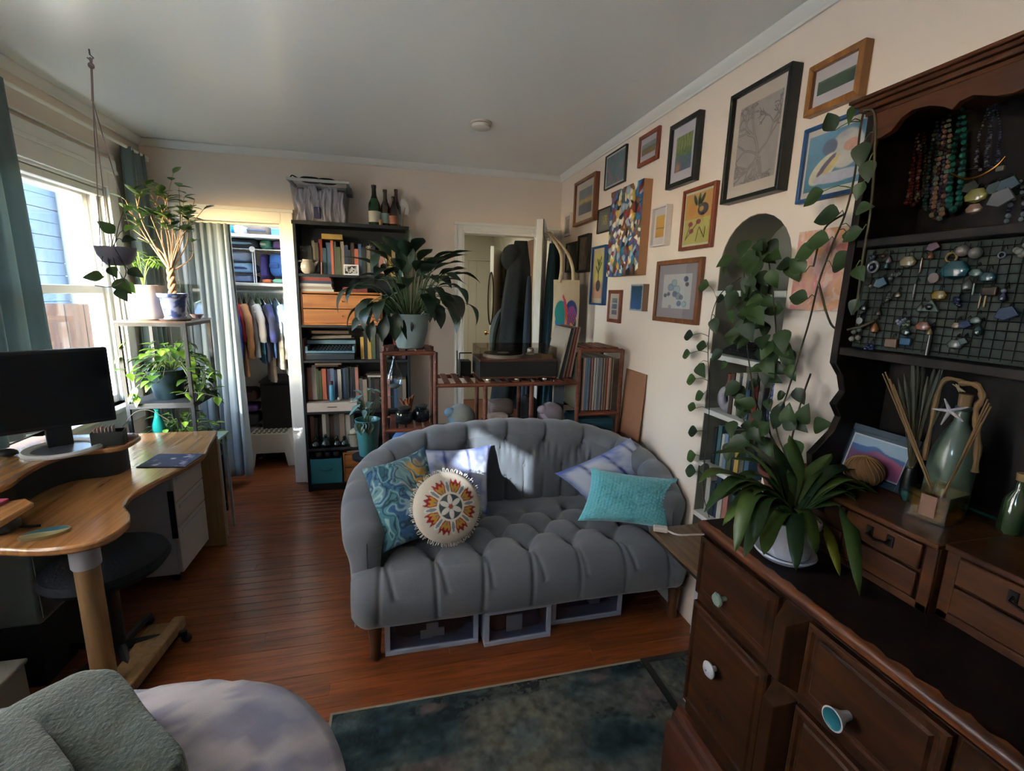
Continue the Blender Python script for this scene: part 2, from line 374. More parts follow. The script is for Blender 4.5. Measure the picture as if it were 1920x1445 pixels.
# ---- floor: narrow boards running across the room, each board its own piece
floor_base = struct(MB().box((-1.8, YB-0.2, -0.06), (1.8, 6.6, 0.0)).build('floor', mat('floor_gap', '#241409', 0.8), smooth=0))
plank_m = wood('floor_boards', '#5c2f17', '#8a4a26', axis=0, scale=1.5, rough=0.3, rnd=0.14, coat=0.25, bump=0.06)
rw = 0.0572; y = 0.86; rows = 0; pl_cache = {}
while y < 4.68:
    cuts = [XL]; x = XL+random.uniform(0.5, 1.5)
    if y > YF: cuts = [-1.55]; x = -1.0 if y < 3.865 else 9
    xe = XR if y < YF else (-0.62 if y > 3.8 else 1.25)
    while x < xe-0.35: cuts.append(x); x += random.uniform(0.8, 1.7)
    cuts.append(xe)
    for a, c in zip(cuts, cuts[1:]):
        b = MB().box((a+0.0006, y+0.0006, 0.0), (c-0.0006, y+rw-0.0008, 0.012+random.uniform(-0.0004, 0.0004)))
        b.build('plank', plank_m, floor_base, bevel=0.0008, smooth=0, loc=((a+c)/2, y, 0))
    y += rw; rows += 1
y = 3.88                                                        # the hall's boards
while y < 6.4:
    b = MB().box((-0.03, y, 0.0), (1.30, y+0.14, 0.012)); b.build('plank', plank_m, floor_base, bevel=0.001, smooth=0, loc=(0.7, y, 0)); y += 0.141
y = YB
while y < 0.85:
    b = MB().box((XL, y, 0.0), (XR, y+0.209, 0.012)); b.build('plank', plank_m, floor_base, bevel=0.001, smooth=0, loc=(0, y, 0)); y += 0.21
FL = 0.012

# ---- windows of the left wall: the seen one and two added for their light
glass_m = clear_glass('window_glass', '#f2f8ff', 0.10)
def sash(win, y0, y1, z0, z1, x, fr=0.045):
    b = MB(); b.box((x-0.018, y0, z0), (x+0.018, y0+fr, z1)); b.box((x-0.018, y1-fr, z0), (x+0.018, y1, z1))
    b.box((x-0.018, y0+fr, z0), (x+0.018, y1-fr, z0+fr)); b.box((x-0.018, y0+fr, z1-fr), (x+0.018, y1-fr, z1))
    s = b.build('sash', trim_m, win, bevel=0.004)
    MB().box((x-0.002, y0+fr, z0+fr), (x+0.002, y1-fr, z1-fr)).build('pane', glass_m, s, smooth=0)
for k, (y0, y1, z0, z1) in enumerate(WIN):
    w = bpy.data.objects.new('window_%d' % (k+1), None); COL.objects.link(w); struct(w)
    b = MB(); t = 0.085; xi = XL+0.018
    b.box((XL, y0-t, z0-0.02), (xi, y0, z1+t)); b.box((XL, y1, z0-0.02), (xi, y1+t, z1+t)); b.box((XL, y0, z1), (xi, y1, z1+t))
    b.box((XL, y0-t-0.01, z1+t), (xi+0.012, y1+t+0.01, z1+t+0.02))
    b.box((XL-0.155, y0, z0), (XL, y0+0.014, z1)); b.box((XL-0.155, y1-0.014, z0), (XL, y1, z1)); b.box((XL-0.155, y0, z1-0.014), (XL, y1, z1))
    b.box((XL-0.06, y1-0.04, z0), (XL-0.03, y1-0.014, z1)); b.box((XL-0.06, y0+0.014, z0), (XL-0.03, y0+0.04, z1))
    b.build('window_frame', trim_m, w, bevel=0.003)
    b = MB(); b.box((XL-0.15, y0-t-0.03, z0-0.03), (XL+0.055, y1+t+0.03, z0)); b.box((XL, y0-t, z0-0.13), (xi, y1+t, z0-0.03)); b.build('window_sill', trim_m, w, bevel=0.006)
    zm = 1.462 if k == 0 else (z0+z1)/2
    if k == 1: sash(w, y0+0.015, y1-0.015, z0, z1-0.014, XL-0.09)
    else: sash(w, y0+0.015, y1-0.015, zm-0.02, z1-0.014, XL-0.105); sash(w, y0+0.015, y1-0.015, z0, zm+0.025, XL-0.068)
    if k == 0:
        b = MB()                                                # raised roller shade under a stepped head board
        b.box((XL-0.05, y0+0.02, z1-0.055), (XL-0.005, y1-0.02, z1-0.02)); b.build('window_shade_rail', trim_m, w, bevel=0.004)
        b = MB(); b.box((XL, y0-t, z1+t+0.02), (XL+0.028, y1+t, z1+t+0.075)); b.box((XL, y0-t, z1+t+0.1), (XL+0.02, y1+t, z1+t+0.11)); b.build('window_head_board', trim_m, w, bevel=0.004)

# ================================================================ curtains
curt_m = leaf_mat('curtain_cloth', '#7b8a89', '#84918f', 0.9, 0.3)
curt2_m = mat('closet_curtain_cloth', '#8e9aa0', 0.8, var=0.08, vscale=5, bump=0.15, bscale=300, sheen=0.2)
def curtain(name, label, p0, p1, z0, z1, folds, amp, m, group, seed=0, flare=0.0, parent=None):
    """cloth hanging between the floor points p0 and p1"""
    p0 = np.array(p0, float); p1 = np.array(p1, float); d = p1-p0; Lg = np.linalg.norm(d); d /= Lg; nn = np.array([-d[1], d[0]])
    nu, nv = folds*14+1, 26; U, V = np.meshgrid(np.linspace(0, 1, nu), np.linspace(0, 1, nv))
    ph = 2*PI*(folds*U+0.5*fbm(U*4, V*1.2+seed, seed, 2)); A_ = amp*(0.55+0.45*V)*(0.6+0.8*vn(U*folds*0.7, V*0+seed, seed+3))
    off = A_*np.sin(ph)+0.25*A_*np.sin(2.3*ph+1+2*V); al = (U-0.5)*Lg*(1+flare*V)+0.012*np.cos(ph)*V
    mid = (p0+p1)/2; P = np.stack([mid[0]+d[0]*al+nn[0]*off, mid[1]+d[1]*al+nn[1]*off, z1+(z0-z1)*V], -1)
    b = MB(); b.npgrid(P); o = b.build(name, m, parent, smooth=180, solid=0.004)
    return tag(o, label, 'curtain', group) if label else o
CG = 'grey green window curtains'
curtain('window_curtain', 'grey-green curtain drawn at the left edge of the window, behind the monitor', (-1.535, 1.86), (-1.535, 2.56), 0.86, 2.30, 6, 0.034, curt_m, CG, 1)
curtain('window_curtain', 'narrow bunched grey-green curtain at the far corner end of the window rod', (-1.54, 3.43), (-1.54, 3.66), 0.1, 2.30, 4, 0.03, curt_m, CG, 2)
t = thing('curtain_rod', 'thin white curtain rod over the left window', 'curtain rod', (XL, 2.3, 2.29))
MB().bar((0.062, -1.5, 0.005), (0.062, 1.40, 0.005), 0.009).build('rod', mat('rod_white', '#e6e2d2', 0.35), t)
for yy in (-1.4, -0.5, 1.38): MB().box((0.0, yy-0.012, -0.02), (0.07, yy+0.012, -0.002)).build('bracket', M['rod_white'], t)
t = thing('closet_curtain', 'long pale grey curtain pulled to the left side of the closet doorway', 'curtain', (-1.27, 3.81, 0))
curtain('cloth', None, (-0.15, 0), (0.145, 0), 0.07, 1.93, 6, 0.034, curt2_m, None, 5, 0.06, t)
MB().bar((-0.18, 0, 1.935), (0.48, 0, 1.935), 0.008).build('rod', M['rod_white'], t)
b = MB().box((XL-0.14, 0.55, 0.80), (XL-0.137, 1.70, 2.05)); m_, n_, l_, b_ = base_mat('added_blind_cloth'); n_.remove(b_); M['added_blind_cloth'] = m_  # unseen translucent sheet, added to turn sunlight into soft fill
tl_ = n_.new('ShaderNodeBsdfTranslucent'); tl_.inputs[0].default_value = (0.88, 0.83, 0.77, 1); l_.new(tl_.outputs[0], n_['Material Output'].inputs[0])
tag(b.build('window_blind', m_, smooth=0), 'added white roller blind diffusing sunlight at the added, unseen middle left window', 'blind')

# ================================================================ sofa
SW, SWB = '#7e8a90', '#6f7b81'
sofa_m = mat('sofa_velvet', '#5a6068', 0.75, var=0.08, vscale=7, bump=0.12, bscale=250, sheen=0.45)
btn_m = mat('sofa_button', '#595e62', 0.7, sheen=0.3)
leg_m = wood('sofa_leg_wood', '#3a2216', '#5f3a24', axis=2, rough=0.4)
sofa = thing('sofa', 'grey velvet button-tufted loveseat with a curved back, in the middle of the room', 'sofa', (0.55, 2.0, FL))
S0 = np.array([0.55, 2.0, FL])
plan = spline([(-0.15, 1.80), (-0.165, 1.95), (-0.125, 2.12), (0.01, 2.245), (0.2, 2.29), (0.55, 2.305), (0.88, 2.29), (1.06, 2.245), (1.175, 2.12), (1.215, 1.95), (1.212, 1.79)], 400)
sl = np.r_[0, np.cumsum(np.hypot(*np.diff(plan, axis=0).T))]; LS = sl[-1]
NS = 330; ss = np.linspace(0, LS, NS); PX = np.interp(ss, sl, plan[:, 0]); PY = np.interp(ss, sl, plan[:, 1])
TX = np.gradient(PX); TY = np.gradient(PY); q = np.hypot(TX, TY); TX /= q; TY /= q; NXs, NYs = TY, -TX       # normal towards the seat
ztop = np.interp(ss/LS, [0, 0.06, 0.14, 0.24, 0.33, 0.5, 0.67, 0.76, 0.86, 0.94, 1], [0.60, 0.66, 0.73, 0.795, 0.835, 0.855, 0.835, 0.79, 0.74, 0.69, 0.62])
ztop += 0.006*np.abs(np.sin(PI*ss/0.105))
prof = [(0.05, 0.30, 0), (0.062, 0.42, 0.0), (0.07, 0.52, 0.15), (0.083, None, -0.09), (0.082, None, -0.05), (0.06, None, -0.015), (0.025, None, 0.0), (-0.02, None, 0.0), (-0.055, None, -0.015), (-0.075, None, -0.05), (-0.07, None, -0.10), (-0.05, 0.40, 0), (-0.045, 0.14, 0)]
def profpts(zt):
    out = []
    for (n_, z, dz) in prof:
        if z is None: zz = zt+dz
        else: zz = min(z, zt-0.11)
        out.append((n_, zz))
    return spline(out, 66)
NV = 66
N2 = np.zeros((NV, NS)); Z2 = np.zeros((NV, NS))
for i in range(NS):
    pp = profpts(ztop[i]); N2[:, i] = pp[:, 0]; Z2[:, i] = pp[:, 1]
# buttons on the inner face: rows below the top roll, columns along the arc
step = 0.21; bt = []; sg = []
c0 = LS/2; kmax = int((LS/2-0.10)/step)
rows_ = {0: -0.105, 1: -0.22}
def zt_at(s): return float(np.interp(s, ss, ztop))
for k in range(-kmax, kmax+1):
    s0 = c0+k*step; bt.append((s0, zt_at(s0)-0.10)); sg.append((s0, zt_at(s0)-0.10, s0+0.012, zt_at(s0)+0.02))
    for sd in (-1, 1):
        s1 = s0+sd*step/2
        if abs(s1-c0) < LS/2-0.08: sg.append((s0, zt_at(s0)-0.10, s1, zt_at(s1)-0.215))
for k in range(-kmax-1, kmax+1):
    s1 = c0+(k+0.5)*step
    if abs(s1-c0) < LS/2-0.1: bt.append((s1, zt_at(s1)-0.215)); sg.append((s1, zt_at(s1)-0.215, s1, 0.30)); sg.append((s1+step/2, zt_at(s1)-0.30, s1+step/2, 0.30))
SSg = np.broadcast_to(ss, N2.shape)
inner = np.zeros(N2.shape); inner[:34] = 1
inner = inner*np.clip((34-np.arange(NV))/6, 0, 1)[:, None]
Zs = Z2.copy()
db = segdist(SSg, Zs, [(x, y, x, y) for x, y in bt]); dl = segdist(SSg, Zs, sg)
disp = (0.030*np.exp(-(db/0.032)**2)+0.016*np.exp(-(dl/0.008)**2))*inner - 0.006*inner*sst(0.0, 0.09, dl)
# shallow pleats over the roll
pl = 0.006*np.exp(-((np.abs(((SSg-c0)/step+0.5) % 1-0.5)*step)/0.012)**2)*(1-inner)*(np.arange(NV) < 46)[:, None]
N2 = N2-disp-pl*0.6*np.sign(N2+1e-6); 
X3 = PX+NXs*N2; Y3 = PY+NYs*N2
P = np.stack([X3, Y3, Z2], -1)
cen = P.mean(axis=0)
def endring(i, dirs):
    out = []
    for k in range(1, 7):
        a = k/6*PI/2; sc = max(math.cos(a), 0.02); R = cen[i]+(P[:, i]-cen[i])*np.array([sc, sc, 0.35+0.65*sc]); R = R+np.array([dirs[0], dirs[1], 0])*0.06*math.sin(a); out.append(R)
    return out
e0 = endring(0, (-TX[0], -TY[0])); e1 = endring(NS-1, (TX[-1], TY[-1]))
full = np.stack(e0[::-1]+[P[:, i] for i in range(NS)]+e1, 1)-S0
b = MB(); b.npgrid(full); b.build('backrest', sofa_m, sofa, smooth=180)
bme = None
def button(p, nrm):
    global bme
    if bme is None:
        o = MB().lathe([(0.0001, -0.002), (0.009, -0.001), (0.0135, 0.002), (0.012, 0.006), (0.005, 0.0085), (0.0001, 0.009)], 10, mtx=Matrix.Rotation(-PI/2, 4, 'X')).build('button', btn_m, None); bme = o.data; bpy.data.objects.remove(o)
    inst('button', bme, frame_mtx(p, nrm), sofa)
for (s0, z0) in bt:
    i = int(np.argmin(np.abs(ss-s0))); j = int(np.argmin(np.abs(Z2[:33, i]-z0))); button(Vector(P[j, i])+Vector((NXs[i], NYs[i], 0))*0.002, (NXs[i], NYs[i], 0.1))
# seat
sx0, sx1, sy0, sy1, szt, szb = -0.195, 1.275, 1.655, 2.26, 0.425, 0.215
nu, nv = 240, 130
U, V = np.meshgrid(np.linspace(0, 1, nu), np.linspace(0, 1, nv))
# path from the underside of the front lip, over the lip, to the back
pth = spline([(sy0+0.05, szb-0.005), (sy0+0.015, szb), (sy0, szb+0.04), (sy0-0.005, szb+0.10), (sy0+0.012, szb+0.16), (sy0+0.05, szt-0.012), (sy0+0.10, szt), (sy0+0.3, szt+0.012), (sy1-0.1, szt+0.005), (sy1, szt)], nv)
pl_ = np.r_[0, np.cumsum(np.hypot(*np.diff(pth, axis=0).T))]; W_ = np.broadcast_to(pl_[:, None], U.shape)
xx = sx0+(sx1-sx0)*U
lt = np.interp(sy0+0.10, pth[:, 0][pl_ > 0.2], pl_[pl_ > 0.2])
bt2 = []; sg2 = []
stx = 0.205; rws = [lt+0.06, lt+0.165, lt+0.27, lt+0.375]
for r, w in enumerate(rws):
    k = 0; x = sx0+0.115+(0 if r % 2 == 0 else stx/2)
    while x < sx1-0.05:
        bt2.append((x, w))
        if r == 0: sg2.append((x, w, x+random.uniform(-0.015, 0.015), 0.06)); sg2.append((x+0.004, w, x+0.03+random.uniform(-0.01, 0.02), w-0.20))
        if r < 3:
            for sd in (-1, 1): sg2.append((x, w, x+sd*stx/2, rws[r+1]))
        x += stx
db = segdist(xx, W_, [(x, y, x, y) for x, y in bt2]); dl = segdist(xx, W_, sg2)
front = 1-sst(lt-0.06, lt+0.02, W_)
dep = 0.030*np.exp(-(db/0.036)**2)+(0.013-0.006*front)*np.exp(-(dl/0.009)**2)-0.007*sst(0, 0.10, dl)*(1-front*0.75)
tv = np.gradient(pth, axis=0); tv /= np.linalg.norm(tv, axis=1)[:, None]; nY, nZ = -tv[:, 1], tv[:, 0]
ed = np.minimum(U, 1-U)*(sx1-sx0); rnd_ = np.clip(1-ed/0.07, 0, 1)**2*0.05
Yp = pth[:, 0][:, None]-nY[:, None]*(dep+rnd_); Zp = pth[:, 1][:, None]-nZ[:, None]*(dep+rnd_*0.8)
Pm = np.stack([xx, Yp, Zp], -1)-S0
b = MB(); b.npgrid(Pm)
for side in (0, -1):
    col = Pm[:, side]; b.add([tuple(p) for p in col]+[(col[0][0], sy1-2.0, szb-0.005)], [tuple(range(len(col)+1))])
b.build('seat', sofa_m, sofa, smooth=180)
for (x, w) in bt2:
    j = int(np.argmin(np.abs(pl_-w))); i = int(round((x-sx0)/(sx1-sx0)*(nu-1)))
    button(Vector(Pm[j, i])+Vector(S0)+Vector((0, nY[j], nZ[j]))*0.001, (0, nY[j], nZ[j]))
def turned(h): return [(0.0001, 0), (0.018, 0), (0.024, h*0.06), (0.019, h*0.14), (0.021, h*0.2), (0.026, h*0.5), (0.030, h*0.68), (0.024, h*0.73), (0.034, h*0.78), (0.024, h*0.83), (0.033, h*0.9), (0.033, h)]
for (x, y) in ((-0.112, 1.755), (1.245, 1.735), (-0.06, 2.2), (1.13, 2.2)):
    MB().lathe(turned(0.225), 16, (x-S0[0], y-S0[1], 0)).build('leg', leg_m, sofa)

# ================================================================ cushions
def pillow(name, label, c, thick, colf, m, group=None, nx=60, ny=60, bumpf=None, pinch=0.10, parent=None, round_=False):
    """c: four corners TL, TR, BR, BL as seen from the front"""
    TL, TR, BR, BL = [np.array(p, float) for p in c]; o_ = (TL+TR+BR+BL)/4
    U, V = np.meshgrid(np.linspace(0, 1, nx), np.linspace(0, 1, ny)); u = 2*U-1; v = 2*V-1
    pu = u*(1-pinch*(1-np.abs(v)**2)*np.abs(u)**3); pv = v*(1-pinch*(1-np.abs(u)**2)*np.abs(v)**3)
    a = (pu+1)/2; d = (pv+1)/2
    base = (BL*((1-a)*(1-d))[..., None]+BR*(a*(1-d))[..., None]+TR*(a*d)[..., None]+TL*((1-a)*d)[..., None])
    n = np.cross(BR-BL, TL-BL); n /= np.linalg.norm(n)
    h = thick/2*np.clip((1-np.abs(u)**2.4)*(1-np.abs(v)**2.4), 0, 1)**0.55*(1+0.12*(fbm(U*3, V*3, 5, 2)-0.5))
    w = 0.012*(fbm(U*7, V*7, 11, 3)-0.5)*np.clip(h/thick*3, 0, 1)
    hb = h+w+(bumpf(U, V) if bumpf else 0)
    b = MB(); F = base+n*hb[..., None]-o_; B = base-n*h[..., None]-o_
    b.npgrid(F); b.npgrid(B); cc = colf(U, V)
    cols = np.concatenate([cc.reshape(-1, 3), cc.reshape(-1, 3)])
    o = b.build(name, m, parent, smooth=180, cols=cols); o.location = o_
    return tag(o, label, 'cushion', group) if label else o
def marble(U, V):
    wx = fbm(U*2.4, V*2.4, 3, 3); wy = fbm(U*2.4+5, V*2.4, 9, 3); q = fbm(U*3+2.4*wx, V*3+2.4*wy, 21, 3)
    s_ = np.sin(2*PI*(q*6+wx*2)); c = ramp(np.clip(q*1.5-0.25, 0, 1), [(0, '#17384a'), (0.25, '#275a6c'), (0.45, '#4d818c'), (0.6, '#264f78'), (0.8, '#66888c'), (1, '#1e4058')])
    c = mixc(c, L('#152c40'), sst(0.72, 0.98, s_)*0.85); c = mixc(c, L('#a9c3c4'), sst(0.7, 1.0, -s_)*0.5)
    g = np.exp(-((U-0.66)**2+(V-0.68)**2)/0.05); gold = sst(0.2, 0.75, g)*sst(-0.3, 0.6, np.sin(2*PI*(q*5+0.2)))
    c = mixc(c, L('#b68a32'), gold*0.9)
    bl = np.exp(-((U-0.72)**2+(V-0.42)**2)/0.008); return mixc(c, L('#24408c'), bl*0.8)
def tiedye(U, V, k=4, sd=0):
    w = 0.05*fbm(U*3, V*5, 4+sd, 3); n = fbm(U*5, V*5, 8+sd, 4); c = mixc(L('#bcc2d2'), L('#6f7fb8'), sst(0.35, 0.8, n)*0.9)
    st = np.abs(((U+w)*k) % 1-0.5); line = np.exp(-((0.5-st)/0.07)**2)*(0.5+0.8*vn(U*9, V*16, 2))
    c = mixc(c, L('#26367c'), line*0.95); e = np.minimum(np.minimum(U, 1-U), np.minimum(V, 1-V))
    return mixc(c, L('#3f56a0'), sst(0.10, 0.0, e)*(0.4+0.6*n))
def teal_c(U, V): return mixc(L('#4f9fac'), L('#6fbcc6'), fbm(U*6, V*6, 2, 3))
def dots(U, V):
    a = (U*26) % 1-0.5; d = ((V*17+0.5*np.floor(U*26)) % 1)-0.5; return 0.005*np.exp(-(a*a+d*d)/0.06)
CU = 'cushions on the grey sofa'
pillow('cushion', 'indigo and white tie-dye cushion standing on the sofa behind the round one', (ay(786, 842, 2.17), ay(921, 833, 2.19), ay(916, 965, 2.06), ay(800, 965, 2.02)), 0.12, lambda U, V: tiedye(U, V, 3.0), P_CLOTH, CU)
pillow('cushion', 'square teal, blue and gold marbled cushion leaning on the left sofa arm', (ay(678, 878, 1.97), ay(797, 836, 2.08), ay(842, 1003, 1.86), ay(718, 1037, 1.76)), 0.13, marble, P_CLOTH, CU, 110, 110)
pillow('cushion', 'tie-dye cushion tipped on its corner at the right, behind the teal one', (ay(1182, 820, 2.10), ay(1262, 900, 2.05), ay(1120, 968, 1.95), ay(1040, 887, 2.02)), 0.11, lambda U, V: tiedye(V, U, 3.4, 5), P_CLOTH, CU)
pillow('cushion', 'turquoise dimpled plush cushion at the right end of the sofa', (ay(1108, 876, 1.92), ay(1272, 897, 1.86), ay(1252, 992, 1.72), ay(1083, 976, 1.84)), 0.14, teal_c, paint_mat('plush', 0.9, 0.2, 300, 0.5), CU, 140, 90, dots)
# round embroidered cushion with fringe
rc = thing('cushion', 'round cream cushion with a red and gold embroidered flower and a fringe', 'cushion', ay(838, 950, 1.86), 0, CU)
RC = rc.location.copy(); nr = (Vector((0.0, -0.2, CAM_H))-RC); nr = (nr.normalized()+Vector((0.32, 0.0, 0.05))).normalized(); rt = Vector((0, 0, 1)).cross(nr).normalized(); ru = nr.cross(rt)
RM = Matrix(((rt.x, ru.x, nr.x, 0), (rt.y, ru.y, nr.y, 0), (rt.z, ru.z, nr.z, 0), (0, 0, 0, 1)))
rc.rotation_euler = RM.to_euler()
RR = 0.147
def flower(x, y):
    r = np.hypot(x, y)/RR; a = np.arctan2(y, x); c = np.broadcast_to(L('#c9bfb0'), np.shape(r)+(3,)).copy()
    def put(mask, col, k=1.0):
        nonlocal c
        c = mixc(c, L(col), mask*k)
    p = (a/(2*PI)*8) % 1-0.5                                       # eight tulips
    def edge(d, w=0.012): return sst(w, -w, d)
    ang = p*2*PI/8*r
    tul = np.abs(ang)-0.045-0.55*np.clip(r-0.36, 0, 0.22); lob = 0.74+0.05*np.cos(ang*40)
    put(edge(tul)*edge(r-lob)*edge(0.36-r), '#8d1a22'); put(edge(tul+0.03)*edge(r-0.62-0.04*np.cos(ang*55))*edge(0.36-r), '#b98a35')
    put(edge(np.abs(ang)-0.02)*edge(r-0.52)*edge(0.36-r), '#6c7680')
    p2 = ((a/(2*PI)*8+0.5) % 1-0.5)*2*PI/8*r
    pet = np.hypot((r-0.56)/0.20, p2/0.075)-1
    put(edge(pet, 0.08), '#dcd8cf'); put(edge(np.hypot((r-0.56)/0.15, p2/0.045)-1, 0.08), '#7d8996')
    put(edge(r-0.40), '#d8d4cb'); put(edge(r-0.345), '#4b575c')
    p3 = ((a/(2*PI)*6) % 1-0.5)*2*PI/6*r; put(edge(np.hypot((r-0.20)/0.14, p3/0.075)-1, 0.1), '#d9d7d2'); put(edge(r-0.055), '#a8421f')
    return c
nr_, na_ = 70, 180
r_ = np.linspace(0.001, 1, nr_)[:, None]*np.ones((1, na_+1)); a_ = np.linspace(0, 2*PI, na_+1)[None]*np.ones((nr_, 1))
xx_, yy_ = RR*r_*np.cos(a_), RR*r_*np.sin(a_); hh = 0.052*np.sqrt(np.clip(1-r_**2.6, 0, 1))
b = MB(); b.npgrid(np.stack([xx_, yy_, hh], -1)); b.npgrid(np.stack([xx_, yy_, -hh], -1)); fc = flower(xx_, yy_).reshape(-1, 3)
b.build('cover', P_CLOTH, rc, smooth=180, cols=np.concatenate([fc, np.broadcast_to(L('#c9bfb0'), fc.shape)]))
b = MB()
for k in range(150):
    a = 2*PI*k/150+random.uniform(-0.02, 0.02); e = 0.013+random.uniform(-0.004, 0.005); da = random.uniform(-0.05, 0.05); c_, s_ = math.cos(a), math.sin(a)
    b.tube([(RR*0.985*c_, RR*0.985*s_, 0), ((RR+e*0.6)*math.cos(a+da*0.4), (RR+e*0.6)*math.sin(a+da*0.4), random.uniform(-0.006, 0.006)), ((RR+e)*math.cos(a+da), (RR+e)*math.sin(a+da), random.uniform(-0.01, 0.01))], 0.0017, 4)
b.build('fringe', mat('fringe_wool', '#cfc6bb', 0.9), rc)

# ================================================================ plastic drawers under the sofa
plas_w = mat('drawer_plastic_white', '#aeb9cc', 0.4); plas_c = clear_glass('drawer_plastic_clear', '#dde4ee', 0.12, 0.15)
cloth_in = [mat('folded_dark_cloth', '#29323f', 0.9), mat('folded_rust_cloth', '#6b4a48', 0.9), mat('folded_blue_cloth', '#3c4c66', 0.9), mat('folded_white_cloth', '#b7b9c2', 0.9)]
def soft_box(lo, hi, seed=0, r=0.3, nz=0.08):
    """a lumpy rounded bundle filling lo..hi"""
    b = MB(); c = [(a+d)/2 for a, d in zip(lo, hi)]; h = [(d-a)/2 for a, d in zip(lo, hi)]; nu, nv = 20, 11
    def fn(u, v):
        th = 2*PI*u; ph = PI*(v-0.5); ct, st, cp, sp = math.cos(th), math.sin(th), math.cos(ph), math.sin(ph)
        sg = lambda x: math.copysign(abs(x)**r, x); k = 1-nz*float(vn(u*9+seed, v*7+seed*3, seed))
        return (c[0]+h[0]*sg(ct)*abs(cp)**r*k, c[1]+h[1]*sg(st)*abs(cp)**r*k, c[2]+h[2]*sg(sp)*k)
    return b.grid(nu, nv, fn, closeu=True)
def under_drawer(label, x0, x1, y0, rz, hh=0.165):
    w = x1-x0; t = thing('storage_box', label, 'storage box', ((x0+x1)/2, y0, FL), rz, 'clear drawers under the sofa'); d = 0.38
    b = MB(); b.box((-w/2, 0.012, 0), (w/2, d, 0.006)); b.box((-w/2, 0.012, hh-0.006), (w/2, d, hh)); b.box((-w/2, d-0.006, 0), (w/2, d, hh)); b.box((-w/2, 0.012, 0), (-w/2+0.006, d, hh)); b.box((w/2-0.006, 0.012, 0), (w/2, d, hh))
    b.build('case', plas_w, t, bevel=0.002)
    b = MB(); f = 0.022; b.box((-w/2, 0, 0), (w/2, 0.016, f)); b.box((-w/2, 0, hh-0.016), (w/2, 0.016, hh)); b.box((-w/2, 0, f), (-w/2+f, 0.016, hh-0.016)); b.box((w/2-f, 0, f), (w/2, 0.016, hh-0.016))
    b.build('front_frame', plas_w, t, bevel=0.003)
    MB().box((-w/2+f, 0.006, f), (w/2-f, 0.009, hh-0.016)).build('front_window', plas_c, t, smooth=0)
    return t, w, hh
t, w, hh = under_drawer('left clear drawer under the sofa with a white paper bow on dark cloth', -0.075, 0.315, 1.752, 0.0)
soft_box((-w/2+0.03, 0.05, 0.02), (w/2-0.03, 0.34, 0.12), 1).build('folded_cloth', cloth_in[0], t)
b = MB(); [b.box((x, 0.012, z), (x+0.05, 0.02, z+0.035)) for x, z in ((-0.05, 0.05), (0.0, 0.055), (-0.025, 0.085))]; b.build('paper_tag', mat('paper', '#c9c6c0', 0.8), t)
t, w, hh = under_drawer('middle clear drawer under the sofa, pulled out with rust and grey cloth inside', 0.335, 0.635, 1.722, 0.02)
soft_box((-w/2+0.03, 0.03, 0.02), (0.02, 0.34, 0.14), 2).build('folded_cloth', cloth_in[1], t); soft_box((0.0, 0.03, 0.02), (w/2-0.03, 0.34, 0.14), 3).build('folded_cloth', cloth_in[2], t)
MB().box((-0.05, 0.012, 0.05), (0.02, 0.02, 0.125)).build('paper_tag', M['paper'], t)
t, w, hh = under_drawer('right clear drawer under the sofa, pushed back with pale objects inside', 0.66, 1.01, 1.79, 0.0)
soft_box((-w/2+0.03, 0.06, 0.02), (w/2-0.03, 0.34, 0.10), 4).build('folded_cloth', cloth_in[2], t); soft_box((0.02, 0.03, 0.05), (0.08, 0.1, 0.13), 5).build('folded_cloth', cloth_in[3], t)

# ================================================================ rugs
def rugc(U, V):
    x, y = U*1.22, V*1.6; n1 = fbm(x*3.0, y*7, 1, 5); n2 = fbm(x*5+7, y*10, 4, 5); n3 = fbm(x*40, y*40, 6, 3)
    c = ramp(np.clip(n1*1.7-0.35, 0, 1), [(0, '#1d2c30'), (0.22, '#33484c'), (0.42, '#58625f'), (0.62, '#77746a'), (0.8, '#8b8371'), (1, '#747a77')])
    dk = sst(0.56, 0.68, n2)*sst(0.42, 0.5, n3); c = mixc(c, L('#111b22'), dk*0.9)
    pk = sst(0.63, 0.75, fbm(x*6+3, y*9+2, 15, 4)); c = mixc(c, L('#86716a'), pk*0.8)
    return c*(0.30+1.5*n3)[..., None]*np.array((0.9, 1.0, 1.05))
rg = thing('rug', 'large distressed rug in faded teal, grey and beige in front of the sofa', 'rug', (0, 0, FL))
nx, ny = 330, 400; U, V = np.meshgrid(np.linspace(0, 1, nx), np.linspace(0, 1, ny))
Pg = np.stack([-0.25+1.205*U, -0.1+1.605*V, 0.008+0.0012*fbm(U*150, V*150, 3, 2)], -1); b = MB(); b.npgrid(Pg)
b.build('pile', paint_mat('rug_wool', 0.95, 0.3, 900), rg, smooth=0, cols=rugc(U, V)*0.52)
b = MB(); b.box((-0.255, 1.503, 0.0), (0.955, 1.512, 0.0095)); b.box((-0.258, -0.1, 0.0), (-0.249, 1.512, 0.0095)); b.box((-0.25, -0.1, 0), (0.955, 1.503, 0.006)); b.build('binding', mat('rug_binding', '#8d8578', 0.9), rg)
rg2 = thing('rug', 'smaller rug with a black border lying beside the large rug, under the dresser corner', 'rug', (0, 0, FL))
b = MB(); b.npgrid(np.stack([0.985+0.31*U, 1.06+0.43*V, 0.008+0*U], -1)); b.build('pile', M['rug_wool'], rg2, smooth=0, cols=rugc(U*0.4+0.3, V*0.3+0.1)*0.45)
b = MB(); b.box((0.958, 1.04, 0), (0.985, 1.515, 0.009)); b.box((0.985, 1.49, 0), (1.295, 1.515, 0.009)); b.box((0.985, 1.04, 0), (1.295, 1.49, 0.007)); b.build('border', mat('rug_black', '#15120f', 0.9), rg2)

